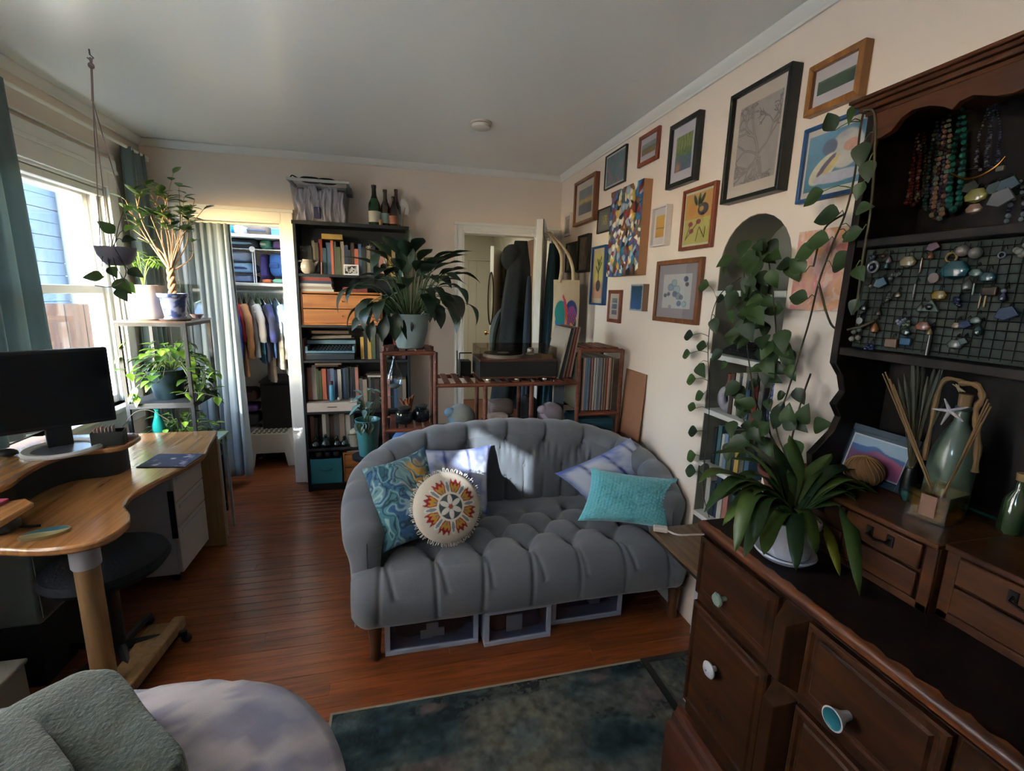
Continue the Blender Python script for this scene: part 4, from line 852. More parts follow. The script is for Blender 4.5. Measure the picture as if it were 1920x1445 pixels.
b.box((0, 0, 0), (w, d, 0.006)); b.box((0, 0, 0.006), (w, 0.006, h)); b.box((0, d-0.006, 0.006), (w, d, h)); b.box((0, 0.006, 0.006), (0.006, d-0.006, h)); b.box((w-0.006, 0.006, 0.006), (w, d-0.006, h)); b.build('bin', teal_f, t, bevel=0.003)
MB().tube([(w/2-0.04, -0.001, h*0.60), (w/2-0.02, -0.008, h*0.57), (w/2+0.02, -0.008, h*0.57), (w/2+0.04, -0.001, h*0.60)], 0.006, 8).build('handle', teal_f, t)
wb = mat('box_cream', '#c4b5a8', 0.6); t = thing('white_box', 'long low cream-white box under a row of books in the bookcase', 'box', (-0.642, 3.53, 0.6225)); MB().box((0, 0, 0), (0.345, 0.18, 0.066)).build('box', wb, t, bevel=0.002); MB().box((0.30, -0.001, 0.06), (0.345, 0.18, 0.077)).build('lid_end', wb, t, bevel=0.001); MB().box((0.14, -0.003, 0.030), (0.205, 0, 0.037)).build('handle', mat('brass_dull', '#7a6a4a', 0.4, 0.8), t)
# teapot, photo card, bottles, clear bin and small things
t = thing('teapot', 'glazed grey stoneware jug with a handle on the top bookcase shelf', 'jug', (-0.585, 3.552, 1.6005)); st = mat('stoneware', '#a09684', 0.3, var=0.2, vscale=12)
b = MB(); b.lathe([(0.0001, 0.0), (0.026, 0.0), (0.04, 0.015), (0.048, 0.04), (0.044, 0.065), (0.032, 0.082), (0.034, 0.094), (0.028, 0.094), (0.026, 0.082), (0.0001, 0.02)], 24); b.build('body', st, t); MB().tube(spline([(-0.036, 0, 0.082), (-0.062, 0, 0.078), (-0.066, 0, 0.05), (-0.044, 0, 0.025)], 14).tolist(), 0.006, 8).build('handle', st, t)
MB().tube([(0.04, 0, 0.05), (0.058, 0, 0.075), (0.066, 0, 0.085)], [0.012, 0.008, 0.006], 8).build('spout', st, t)
t = thing('photo_card', 'small black-and-white photo card with a white border on the top bookcase shelf', 'photo', (-0.305, 3.562, 1.601)); MB().box((-0.05, 0, 0), (0.05, 0.002, 0.072), Matrix.Rotation(-0.12, 4, 'X')).build('card', mat('card_white', '#d2d0cc', 0.6), t)
def bwph(U, V): return np.where((fbm(U*7, V*5, 3, 3) > 0.5)[..., None], L('#a3a19c'), L('#1f1f22'))
print_quad('print', (-0.042, -0.0012, 0.008), (0.042, -0.0012, 0.008), (-0.042, 0.0068, 0.064), 40, 30, bwph, P_SATIN, t)
def bottle(label, x, y, h, glass, neck, labc, r=0.042, tall=0.0, foil=None):
    t = thing('bottle', label, 'bottle', (x, y, BZT), 0, 'bottles on top of the bookcase'); sh = h*0.48
    MB().lathe([(0.0001, 0.002), (r*0.85, 0.0), (r, 0.006), (r, sh), (r*0.93, sh+h*0.08), (r*0.55, sh+h*0.2), (r*0.36, sh+h*0.28), (r*0.33, h*0.93), (r*0.38, h*0.94), (r*0.38, h*0.97), (r*0.3, h*0.985), (0.0001, h*0.985)], 24).build('glass', glass, t)
    MB().lathe([(r*1.012, h*0.09), (r*1.012, h*0.36)], 24, a0=PI*0.9, a1=PI*2.1).build('label', labc, t)
    MB().lathe([(r*0.57, sh+h*0.195), (r*0.39, sh+h*0.285), (r*0.36, h*0.92), (r*0.42, h*0.935), (r*0.42, h), (0.0001, h)], 20).build('foil', neck, t)
gg = mat('bottle_green', '#10301a', 0.12, coat=0.6); bg_ = mat('bottle_brown', '#2a1608', 0.15, coat=0.6); gk = mat('bottle_black', '#0a0f0c', 0.35)
bottle('dark green sparkling wine bottle with a white label on top of the bookcase', -0.137, 3.62, 0.275, gg, gk, mat('label_white', '#b9b4a4', 0.7))
bottle('brown bottle with a pale blue-green label, middle of the bottles on the bookcase', -0.062, 3.625, 0.252, bg_, mat('foil_brown', '#20130c', 0.4), mat('label_aqua', '#6f8f8c', 0.7, var=0.3, vscale=60), 0.034)
bottle('brown beer bottle with an orange-red label at the right of the bottles on the bookcase', -0.004, 3.60, 0.205, bg_, bg_, mat('label_rust', '#8d5a48', 0.7, var=0.3, vscale=60), 0.034)
bottle('taller brown bottle half hidden behind the beer bottle on the bookcase', 0.014, 3.69, 0.272, bg_, mat('foil_rust', '#3a2018', 0.4), M['label_aqua'], 0.033)
cork = mat('cork_tan', '#8a6a4a', 0.85, var=0.2, vscale=60)
tag(MB().lathe([(0.0001, 0), (0.011, 0), (0.013, 0.03), (0.014, 0.034), (0.012, 0.042), (0.0001, 0.044)], 14, (-0.095, 3.575, BZT)).build('cork', cork), 'cork standing between the bottles on the bookcase', 'cork')
t = thing('dried_leaf', 'dried white leaf on a stick at the right of the bottles on the bookcase', 'leaf', (0.055, 3.62, BZT)); b = MB(); q = [(0.0, 0.10), (-0.022, 0.14), (-0.026, 0.185), (0.0, 0.205), (0.03, 0.17), (0.036, 0.12), (0.025, 0.09)]
b.prism([(x+0.012, z) for x, z in q], -0.0008, 0.0008, axis=1); b.build('leaf', mat('dried_white', '#c9c2b4', 0.8), t); MB().tube([(0, 0, 0.0), (0.004, 0, 0.06), (0.02, 0, 0.14)], 0.0025, 6).build('stalk', cork, t); MB().lathe([(0.0001, 0), (0.014, 0), (0.012, 0.012), (0.0001, 0.014)], 12).build('foot', cork, t)
pl = clear_glass('tub_plastic', '#f2f3f5', 0.10, 0.25); t = thing('storage_tub', 'clear plastic tub stuffed with crumpled paper on top of the bookcase', 'storage box', (-0.485, 3.625, BZT)); 
def ring4(hx, hy, z): return [(-hx, -hy, z), (hx, -hy, z), (hx, hy, z), (-hx, hy, z)]
def tub(hx0, hy0, hx1, hy1, h, th=0.003):
    b = MB(); A1, A2, B1, B2 = ring4(hx0, hy0, 0), ring4(hx1, hy1, h), ring4(hx0-th, hy0-th, th), ring4(hx1-th, hy1-th, h)
    b.add(A1+A2+B1+B2, [(3, 2, 1, 0), (8, 9, 10, 11)]+[(i, (i+1) % 4, 4+(i+1) % 4, 4+i) for i in range(4)]+[(8+(i+1) % 4, 8+i, 12+i, 12+(i+1) % 4) for i in range(4)]+[(4+i, 4+(i+1) % 4, 12+(i+1) % 4, 12+i) for i in range(4)]); return b
tub(0.155, 0.095, 0.180, 0.115, 0.255).build('tub', pl, t, smooth=0)
b = MB(); fr = [(0.195, 0.128), (0.172, 0.107)]
for (z0, z1) in ((0.245, 0.262),):
    (ax_, ay_), (bx_, by_) = fr; b.box((-ax_, -ay_, z0), (ax_, -by_, z1)); b.box((-ax_, by_, z0), (ax_, ay_, z1)); b.box((-ax_, -by_, z0), (-bx_, by_, z1)); b.box((bx_, -by_, z0), (ax_, by_, z1))
b.build('rim', mat('tub_rim', '#b8b4ae', 0.4), t, bevel=0.003)
b = MB(); b.box((0.165, -0.06, 0.19), (0.205, 0.06, 0.235)); b.build('latch', mat('latch_grey', '#4e4c4a', 0.5), t, bevel=0.006)
crum = mat('crumpled_paper', '#cdc5c6', 0.85, var=0.2, vscale=14)
for k in range(7):
    x = -0.125+0.042*k; hh_ = 0.20+0.03*((k*7) % 3)/2; b = MB()
    P_ = np.zeros((14, 10, 3)); uu = np.linspace(0, 1, 10); vv = np.linspace(0, 1, 14)
    for j, v in enumerate(vv):
        for i, u in enumerate(uu): P_[j, i] = (x+(u-0.5)*0.05+0.02*(float(vn(u*3+k, v*3, k))-0.5), -0.075+0.03*float(vn(u*6+k, v*5, k+9))+0.01*k % 0.02, 0.006+hh_*v)
    b.npgrid(P_); b.build('crumpled_paper', crum, t, smooth=180, solid=0.002)
soft_box((-0.05, -0.07, 0.02), (0.0, -0.02, 0.10), 8).build('blue_bundle', mat('bundle_blue', '#4a4f74', 0.8), t)
soft_box((-0.15, -0.025, 0.03), (0.145, 0.085, 0.21), 9).build('stuffing', mat('stuffing_grey', '#827d80', 0.9), t)
t = thing('black_bag', 'black cloth bag heaped on the rim of the plastic tub', 'bag', (-0.50, 3.63, BZT+0.262)); soft_box((-0.12, -0.08, 0.0), (0.02, 0.08, 0.032), 4, 0.8).build('cloth', mat('bag_black', '#14181a', 0.9), t); soft_box((-0.01, -0.08, 0.0), (0.12, 0.08, 0.028), 6, 0.8).build('cloth', M['bag_black'], t); MB().tube(spline([(-0.12, -0.06, 0.01), (-0.15, -0.09, 0.02), (-0.16, -0.08, 0.0), (-0.13, -0.07, 0.008)], 12).tolist(), 0.004, 6).build('strap', M['bag_black'], t)
# typewriter
ty = thing('typewriter', 'blue-grey portable typewriter on the third bookcase shelf', 'typewriter', (-0.465, 3.54, 1.0005)); tym = mat('typewriter_blue', '#4f6d7c', 0.45); tyd = mat('typewriter_dark', '#18232b', 0.5)
b = MB(); b.prism([(0, 0.0), (0, 0.045), (0.05, 0.075), (0.17, 0.10), (0.17, 0.0)], -0.165, 0.165, axis=0); b.build('case', tyd, ty, bevel=0.006)
b = MB(); b.box((-0.168, -0.004, 0.05), (0.168, 0.006, 0.066)); b.box((-0.168, 0.0, 0.05), (-0.15, 0.1, 0.10)); b.box((0.15, 0.0, 0.05), (0.168, 0.1, 0.10)); b.box((-0.168, 0.09, 0.105), (0.168, 0.13, 0.135)); b.build('front_bar', tym, ty, bevel=0.004)
b = MB()
for r in range(4):
    for k in range(11): b.lathe([(0.0055, 0), (0.0065, 0.005), (0.0001, 0.006)], 8, (-0.125+0.0235*k+0.006*r, 0.012+0.02*r, 0.062+0.010*r))
b.build('keys', mat('key_grey', '#2c3a44', 0.4), ty); MB().bar((-0.155, 0.13, 0.15), (0.155, 0.13, 0.15), 0.014, 12).build('platen', tyd, ty)
b = MB(); [b.bar((-0.13, 0.05+0.02*k, 0.150+0.006*k), (0.14, 0.06+0.01*k, 0.156+0.006*k), 0.003, 5) for k in range(3)]; b.build('paper_rail', mat('rail_pale', '#8b8378', 0.5), ty)
flat_book('#46332a', -0.59, -0.34, 3.58, 1.186, 0.02, 'brown folder lying on top of the typewriter')
# small jar and dark objects on lower shelves
t = thing('jar', 'dark jar with a printed label beside the yellow books in the bookcase', 'jar', (-0.066, 3.565, 1.0005)); MB().lathe([(0.0001, 0), (0.028, 0), (0.03, 0.01), (0.03, 0.075), (0.024, 0.09), (0.024, 0.1), (0.0001, 0.1)], 18).build('glass', gk, t); MB().lathe([(0.0305, 0.02), (0.0305, 0.07)], 18, a0=PI, a1=2*PI).build('label', mat('label_dark', '#4a4440', 0.7, var=0.4, vscale=90), t)
t = thing('water_bottle', 'slim blue bottle standing in front of the books above the white box', 'bottle', (-0.47, 3.552, 0.70)); MB().lathe([(0.0001, 0), (0.016, 0), (0.017, 0.004), (0.017, 0.105), (0.012, 0.118), (0.0001, 0.118)], 18).build('body', mat('bottle_blue', '#3f85a3', 0.35), t); MB().lathe([(0.012, 0.118), (0.012, 0.145), (0.0001, 0.146)], 14).build('cap', mat('cap_maroon', '#3a1f22', 0.4), t)
tag(MB().ball((-0.425, 3.56, 0.711), 0.012, 10).build('white_ball', mat('ball_white', '#b9b4a8', 0.5)), 'tiny white ball beside the slim blue bottle in the bookcase', 'ball')
t = thing('star_ornament', 'small pale star ornament on the books of the top shelf', 'ornament', (-0.175, 3.572, 1.80)); b = MB(); [b.tube([(0, 0, 0), (0.018*math.sin(2*PI*k/5), 0, 0.018*math.cos(2*PI*k/5))], [0.005, 0.001], 6) for k in range(5)]; b.build('star', mat('star_pale', '#a8a48e', 0.5), t)
tag(MB().tube([(-0.50, 3.556, 1.601), (-0.497, 3.556, 1.68)], [0.003, 0.0035], 8).build('pencil', mat('pencil_pale', '#b4aa98', 0.5)), 'pale pencil standing beside the stoneware jug', 'pencil')
gl_d = mat('dark_glass', '#10221f', 0.1, coat=0.6)
for i, (x, w, hgt) in enumerate(((-0.60, 0.045, 0.06), (-0.53, 0.05, 0.075), (-0.45, 0.04, 0.06), (-0.40, 0.035, 0.055))):
    t = thing('dark_ornament', 'dark glossy ornament, %s from the left on the lowest full bookcase shelf' % ordn(i), 'ornament', (x, 3.56, 0.3455), 0, 'dark ornaments in the bookcase'); MB().lathe([(0.0001, 0), (w*0.5, 0), (w*0.8, hgt*0.3), (w*0.7, hgt*0.6), (w*0.35, hgt*0.8), (w*0.4, hgt), (0.0001, hgt)], 16).build('body', gl_d, t); MB().ball((0, 0, hgt+0.012), 0.013, 8).build('lid', gl_d, t)
t = thing('tea_caddy', 'pale caddy with a brass band at the right of the lowest bookcase shelf', 'caddy', (-0.325, 3.56, 0.3455)); MB().lathe([(0.0001, 0), (0.036, 0), (0.036, 0.10), (0.0001, 0.10)], 18).build('body', mat('caddy_grey', '#8d8a7c', 0.5), t); MB().ball((0, 0, 0.105), 0.035, 14, (1, 1, 0.9)).build('lid', mat('caddy_top', '#a9a691', 0.4), t); MB().box((-0.045, -0.04, 0.095), (0.03, -0.034, 0.102)).build('band', M['brass_dull'], t)
for i, x in enumerate((-0.585, -0.52, -0.46)):
    t = thing('slipper', 'dark slipper, %s from the left on top of the teal fabric bin' % ordn(i), 'shoe', (x, 3.56, 0.2615), 0, 'slippers on the teal bin'); soft_box((-0.028, -0.02, 0), (0.028, 0.10, 0.03), i, 0.8).build('sole', black_m, t); soft_box((-0.026, -0.018, 0.012), (0.026, 0.045, 0.052), i+4, 0.8).build('upper', mat('slipper_brown', '#2c2522', 0.9), t)
tag(MB().box((-0.385, 3.545, 0.301), (-0.22, 3.64, 0.309)).build('paper_sheaf', mat('paper_printed', '#9fa39a', 0.8, var=0.2, vscale=60), bevel=0.001), 'sheaf of paper on top of the low orange drawers', 'paper')

# ================================================================ closet
t = thing('closet_shelf', 'white closet shelf board over the hanging rod', 'shelf', (-1.0, 4.35, 1.525)); MB().box((-0.55, -0.30, -0.016), (0.379, 0.36, 0.006)).build('board', white_m, t, bevel=0.002); MB().box((-0.55, 0.30, -0.09), (0.379, 0.36, -0.016)).build('cleat', white_m, t)
t = thing('closet_shelf', 'topmost white closet shelf board under the closet ceiling', 'shelf', (-1.0, 4.35, 1.885)); MB().box((-0.55, -0.25, -0.012), (0.379, 0.36, 0.012)).build('board', white_m, t, bevel=0.002)
t = thing('wire_shelf', 'thin white wire cube shelf between the two closet boards', 'shelf', (-1.0, 4.16, 1.531)); wm = mat('wire_white', '#d3d6dc', 0.35, 0.2)
b = MB(); b.bar((-0.54, 0, 0.258), (0.375, 0, 0.258), 0.004, 6); b.bar((-0.54, 0.4, 0.258), (0.375, 0.4, 0.258), 0.004, 6); [b.bar((x, 0, 0.258), (x, 0.4, 0.258), 0.002, 5) for x in np.linspace(-0.53, 0.37, 22)]; b.build('wire_panel', wm, t)
b = MB(); [b.bar((x, 0, 0.0), (x, 0, 0.258), 0.004, 6) for x in (-0.085, -0.07)]; b.build('upright', wm, t); MB().lathe([(0.0001, -0.006), (0.019, -0.006), (0.022, 0), (0.019, 0.006), (0.0001, 0.006)], 16, (-0.083, -0.008, 0.258), Matrix.Rotation(PI/2, 4, 'X')).build('connector', mat('connector_white', '#dfe2e8', 0.4), t)
def folded(label, x0, x1, y0, y1, z0, z1, c, seed, cols=None, group='folded things on the closet shelves'):
    t = thing('folded_cloth', label, 'cloth', ((x0+x1)/2, y0, z0), 0, group); m_ = mat('cloth_%s' % c.strip('#'), c, 0.9, var=0.25, vscale=25, bump=0.3, bscale=40)
    soft_box((x0-(x0+x1)/2, 0, 0), (x1-(x0+x1)/2, y1-y0, z1-z0), seed, 0.55, 0.15).build('bundle', m_, t)
    if cols: soft_box((x0-(x0+x1)/2+0.01, -0.008, (z1-z0)*0.35), (x1-(x0+x1)/2-0.03, 0.1, (z1-z0)*0.6), seed+3, 0.6, 0.2).build('stripe_fold', mat('cloth_'+cols.strip('#'), cols, 0.9), t)
Yc = 4.17
def cx(px): return float(ay(px, 480, Yc).x)
folded('charcoal folded cloth with a pale blue fold, left on the wire shelf', cx(424), cx(482), Yc, 4.5, 1.795, 1.88, '#3c4048', 1, '#8fb6cf')
folded('mint green rolled cloth on the wire shelf', cx(484), cx(508), Yc, 4.45, 1.795, 1.875, '#4f8d7c', 2, '#b9c3b0'); folded('purple rolled cloth at the right of the wire shelf', cx(509), cx(530), Yc, 4.45, 1.795, 1.87, '#463c72', 3)
folded('blue-grey jeans folded at the bottom left of the closet shelf', cx(425), cx(470), Yc, 4.5, 1.5315, 1.60, '#5d6a8c', 4); folded('pale blue and navy checked quilt on the left closet shelf', cx(424), cx(472), Yc, 4.5, 1.605, 1.69, '#7fa3c6', 5, '#22325c'); folded('white duvet at the top of the left closet pile', cx(424), cx(465), Yc+0.03, 4.5, 1.692, 1.775, '#9fb0cc', 6)
folded('purple fleece bundle beside the closet upright', cx(482), cx(498), Yc, 4.5, 1.5315, 1.77, '#3d3573', 7); folded('bright blue robe stuffed at the right of the closet shelf', cx(498), cx(531), Yc, 4.5, 1.575, 1.78, '#2f5ca6', 8, '#24498a'); folded('orange scarf at the front of the closet shelf', cx(487), cx(505), Yc-0.02, 4.3, 1.5315, 1.565, '#b5623c', 9); folded('sea green scarf at the front right of the closet shelf', cx(506), cx(532), Yc-0.02, 4.3, 1.5315, 1.57, '#5f8f80', 10)
tag(MB().box((cx(421), 4.16, 1.8975), (cx(438), 4.4, 1.96)).build('blue_box', mat('box_cyan', '#2f9cc4', 0.5), bevel=0.004), 'bright cyan box at the left of the topmost closet shelf', 'box'); folded('white plastic bag on the topmost closet shelf', cx(441), cx(459), 4.13, 4.35, 1.8975, 1.97, '#c4c6d4', 12); folded('brown and grey blanket on the topmost closet shelf', cx(460), cx(512), 4.16, 4.5, 1.8975, 1.975, '#5f5148', 13, '#3f4c60'); tag(MB().box((cx(513), 4.14, 1.8975), (cx(530), 4.4, 1.95)).build('blue_lid_box', mat('box_blue', '#3f73ac', 0.5), bevel=0.004), 'blue box at the right of the topmost closet shelf', 'box')
t = thing('hanging_rod', 'white closet hanging rod full of hangers', 'rod', (-1.0, 4.22, 1.466)); MB().bar((-0.55, 0, 0), (0.38, 0, 0), 0.013, 12).build('rod', wm, t); b = MB(); b.box((0.37, -0.03, -0.03), (0.38, 0.03, 0.04)); b.build('bracket', white_m, t)
hang_m = mat('hanger_mint', '#9fc4bf', 0.4)
def garment(name, label, px, z1, cfn, wid, thick, seed, sleeve=True):
    X = float(ay(px, 600, 4.22).x); top = 1.40; t = thing(name, label, 'clothes', (X, 4.22, 1.466), random.Random(seed).uniform(0.34, 0.40), 'clothes on the closet rod')
    b = MB(); b.tube(spline([(0, -0.01, 0.012), (0, 0.006, 0.018), (0, 0.016, 0.006), (0, 0.004, -0.02), (0, 0, -0.04)], 12).tolist(), 0.0025, 5); b.tube([(0, -wid*0.45, -0.095), (0, 0, -0.045), (0, wid*0.45, -0.095)], 0.004, 6); b.build('hanger', hang_m, t)
    nu, nv = 40, 30; U, V = np.meshgrid(np.linspace(0, 1, nu), np.linspace(0, 1, nv)); th = 2*PI*U; zt = -0.05; zb = z1-1.466
    Z = zt+(zb-zt)*V; half = wid*np.interp(V, [0, 0.03, 0.13, 0.5, 1], [0.12, 0.2, 0.5, 0.5, 0.56]); tk = thick*np.interp(V, [0, 0.1, 0.4, 1], [0.35, 0.8, 1, 0.85])
    fold = 1+0.25*np.sin(5*th+3*V+seed)*V+0.2*(fbm(U*6, V*4, seed, 2)-0.5); Xl = tk*np.cos(th)*fold; Yl = half*np.sin(th)*(1+0.05*np.sin(3*V*5+seed)); Z = Z-0.35*np.abs(Yl)*np.exp(-V*5)
    P_ = np.stack([Xl, Yl, Z], -1); b = MB(); b.npgrid(P_); b.build('cloth', P_CLOTH, t, smooth=180, cols=cfn(U, V))
    if sleeve:
        sl_ = MB(); pts = [(0.01, -wid*0.40, -0.11), (0.03, -wid*0.56, -0.22), (0.035, -wid*0.58, -0.38), (0.03, -wid*0.55, -0.52 if zb < -0.55 else -0.33)]; n_ = 14; ps = spline(pts, n_)
        sl_.tube(ps.tolist(), [0.030-0.008*k/n_+0.003*math.sin(k*2.1) for k in range(n_)], 10); U2, V2 = np.meshgrid(np.linspace(0.2, 0.5, 10), np.linspace(0.1, 0.8, n_)); sl_.build('sleeve', P_CLOTH, t, smooth=180, cols=cfn(U2, V2))
def solid_c(h, k=0.25): return lambda U, V: L(h)*(1-k+2*k*fbm(U*8, V*8, 3, 3))[..., None]
def plaid(U, V):
    c = mixc(L('#6d88ae'), L('#97a2ae'), sst(0.3, 0.4, V)); c = mixc(c, L('#8f8a7e'), sst(0.5, 0.55, V)); c = mixc(c, L('#55617a'), (np.sin(U*60) > 0.75)*0.4); return mixc(c, L('#4a4a52'), (np.abs((V*5) % 1-0.5) < 0.06)*0.5)
def dotted(U, V): return np.where((vn(U*40, V*50, 3) > 0.72)[..., None], L('#b7b3a6'), L('#1d2028'))
def floral(a, bcol): return lambda U, V: np.where((fbm(U*10, V*12, 5, 3) > 0.53)[..., None], L(a), L(bcol))
garment('hanging_dress', 'long royal blue dress, leftmost garment on the closet rod', 434, 0.72, solid_c('#21409c'), 0.36, 0.026, 1)
garment('hanging_shirt', 'red shirt beside the blue dress on the closet rod', 443, 0.98, solid_c('#9c2b30'), 0.36, 0.02, 2)
garment('hanging_coat', 'long tan coat hanging third from the left in the closet', 453, 0.80, solid_c('#ad7b54'), 0.38, 0.026, 3)
garment('hanging_blouse', 'dark dotted blouse between the tan coat and the grey shirt', 462, 1.0, dotted, 0.34, 0.018, 4, False)
garment('hanging_shirt', 'light grey wide shirt in the middle of the closet rod', 474, 0.96, solid_c('#b6b3b2', 0.1), 0.42, 0.034, 5)
garment('hanging_blouse', 'green and yellow patterned blouse behind the grey shirt', 485, 0.98, floral('#9aa65c', '#4b8fb0'), 0.38, 0.02, 6, False)
garment('hanging_shirt', 'navy floral shirt right of the grey shirt in the closet', 494, 0.92, floral('#262b5c', '#181c30'), 0.42, 0.03, 7)
garment('hanging_skirt', 'sky blue top under the grey and navy shirts', 488, 0.90, solid_c('#3f8fc0'), 0.3, 0.018, 12, False)
garment('hanging_blouse', 'mid blue blouse beside the plaid shirt in the closet', 507, 0.95, solid_c('#3c5f9c'), 0.36, 0.02, 8, False)
garment('hanging_shirt', 'pale blue and grey checked shirt at the right of the closet rod', 519, 0.86, plaid, 0.42, 0.036, 9)
garment('hanging_jacket', 'grey-green jacket at the far right of the closet rod', 533, 0.80, solid_c('#6a7570'), 0.36, 0.026, 10)
garment('hanging_trousers', 'cream cloth hanging low between the navy and checked shirts', 504, 0.74, solid_c('#b3a594', 0.1), 0.22, 0.03, 11, False)
b = MB(); [b.tube(spline([(x, 4.21, 1.478), (x, 4.226, 1.484), (x, 4.236, 1.472), (x, 4.224, 1.446), (x, 4.22, 1.41)], 8).tolist(), 0.0028, 5) for x in np.linspace(-1.27, -0.84, 30)]; o = b.build('spare_hangers', hang_m); tag(o, 'row of pale hanger hooks crowded on the closet rod', 'hangers'); o['kind'] = 'stuff'
t = thing('closet_dresser', 'black-brown low cabinet inside the closet behind the stool', 'cabinet', (-0.98, 4.30, FL)); bd = mat('cabinet_blackbrown', '#1b1615', 0.5)
MB().box((-0.165, 0.01, 0.0), (0.16, 0.38, 0.69)).build('carcase', bd, t, bevel=0.003); MB().box((-0.16, -0.008, 0.02), (0.155, 0.01, 0.67)).build('door', bd, t, bevel=0.002); MB().box((-0.17, -0.012, 0.69), (0.165, 0.38, 0.705)).build('top', bd, t, bevel=0.002)
for i, (z0, z1, c, lb) in enumerate(((FL, 0.16, '#2a2c33', 'dark shoe bundle at the bottom left of the closet floor'), (0.17, 0.32, '#7d7680', 'black and white cloth bundle left of the closet cabinet'), (0.33, 0.44, '#2b2a30', 'dark cloth bundle left of the closet cabinet'), (0.445, 0.52, '#5a3f74', 'purple cloth bundle left of the closet cabinet'), (0.53, 0.66, '#3c2526', 'maroon bag at the top of the pile left of the closet cabinet'))):
    folded(lb, -1.36, -1.165, 4.26, 4.5, z0, z1-0.004, c, 20+i, None, 'pile left of the closet cabinet')
# step stool
so = thing('step_stool', 'white plastic step stool with a slatted top in front of the closet cabinet', 'stool', (-1.055, 4.12, FL)); sp = mat('stool_plastic', '#c9c4b8', 0.45)
wb_, wt_, h = 0.205, 0.15, 0.285
def leg_shape(y): return [(-wb_, y, 0), (-wb_+0.075, y, 0), (-wb_+0.095, y, 0.12), (wb_-0.095, y, 0.12), (wb_-0.075, y, 0), (wb_, y, 0), (wt_, y, h), (-wt_, y, h)]
b = MB(); b.prism([(p[0], p[2]) for p in leg_shape(0)], 0.0, 0.012, axis=1); b.prism([(p[0], p[2]) for p in leg_shape(0)], 0.22, 0.232, axis=1)
b.add([(-wb_, 0, 0), (-wb_, 0.232, 0), (-wt_, 0.232, h), (-wt_, 0, h), (-wb_+0.01, 0, 0), (-wb_+0.01, 0.232, 0), (-wt_+0.01, 0.232, h), (-wt_+0.01, 0, h)], [(0, 1, 2, 3), (4, 7, 6, 5)]); b.add([(wb_, 0, 0), (wb_, 0.232, 0), (wt_, 0.232, h), (wt_, 0, h)], [(0, 3, 2, 1)]); b.build('body', sp, so, bevel=0.004)
b = MB(); b.box((-wt_, 0, h), (wt_, 0.232, h+0.004)); b.build('top_tray', sp, so, bevel=0.003)
b = MB()
for r in range(5):
    for k in range(7): b.box((-wt_+0.02+k*0.038+(r % 2)*0.006, 0.02+r*0.041, h+0.0042), (-wt_+0.043+k*0.038+(r % 2)*0.006, 0.045+r*0.041, h+0.0052))
b.build('slots', mat('slot_dark', '#3a3835', 0.8), so)

# ================================================================ low rack behind the sofa (brown tube-and-slat shelf)
bam = wood('rack_bamboo', '#4a2418', '#74402c', axis=0, scale=1.2, rough=0.5)
RY0, RY1 = 2.425, 2.70
rack = thing('rack', 'brown wooden tube rack with a low middle and two taller ends, behind the sofa', 'shelf unit', (0.58, RY0, FL)); RO = Vector((0.58, RY0, FL))
def rb(a, c, r, name): return MB().tube([Vector(a)-RO, Vector(c)-RO], r, 8).build(name, bam, rack)
TX0, TX1, MXl, RX0, RX1 = -0.072, 0.190, 0.43, 0.985, 1.245
for y in (RY0, RY1):
    for x, zt in ((TX0, 1.195), (TX1, 1.195), (0.455, 1.02), (0.715, 1.02), (RX0, 1.205), (RX1, 1.205)): rb((x, y, FL), (x, y, zt), 0.0125, 'post')
    rb((TX0, y, 1.19), (TX1, y, 1.19), 0.0115, 'rail'); rb((TX0, y, 0.785), (TX1, y, 0.785), 0.0115, 'rail'); rb((TX1, y, 1.018), (RX0, y, 1.018), 0.0115, 'rail'); rb((RX0, y, 1.20), (RX1, y, 1.20), 0.0115, 'rail'); rb((RX0, y, 0.835), (RX1, y, 0.835), 0.0115, 'rail'); rb((TX1, y, 0.5), (RX0, y, 0.5), 0.0115, 'rail'); rb((TX0, y, 0.5), (TX1, y, 0.5), 0.0115, 'rail'); rb((RX0, y, 0.5), (RX1, y, 0.5), 0.0115, 'rail')
sl_me = MB().box((-0.016, 0, -0.005), (0.016, RY1-RY0, 0.005)).build('slat', bam, rack, bevel=0.002); sl_me.location = Vector((TX0+0.04, RY0, 1.200))-RO; first = sl_me
def slats(x0, x1, z, n):
    for k in range(n):
        o = first.copy(); COL.objects.link(o); o.location = Vector((x0+(x1-x0)*(k+0.5)/n, RY0, z))-RO
slats(TX0+0.075, TX1-0.01, 1.200, 4); slats(TX0+0.02, TX1-0.02, 0.797, 5); slats(TX1+0.03, RX0-0.02, 1.030, 12); slats(RX0+0.02, RX1-0.02, 1.213, 5); slats(RX0+0.02, RX1-0.02, 0.847, 5); slats(TX1+0.02, RX0-0.02, 0.512, 12); slats(RX0+0.02, RX1-0.02, 0.512, 4)
SLT = 1.0355
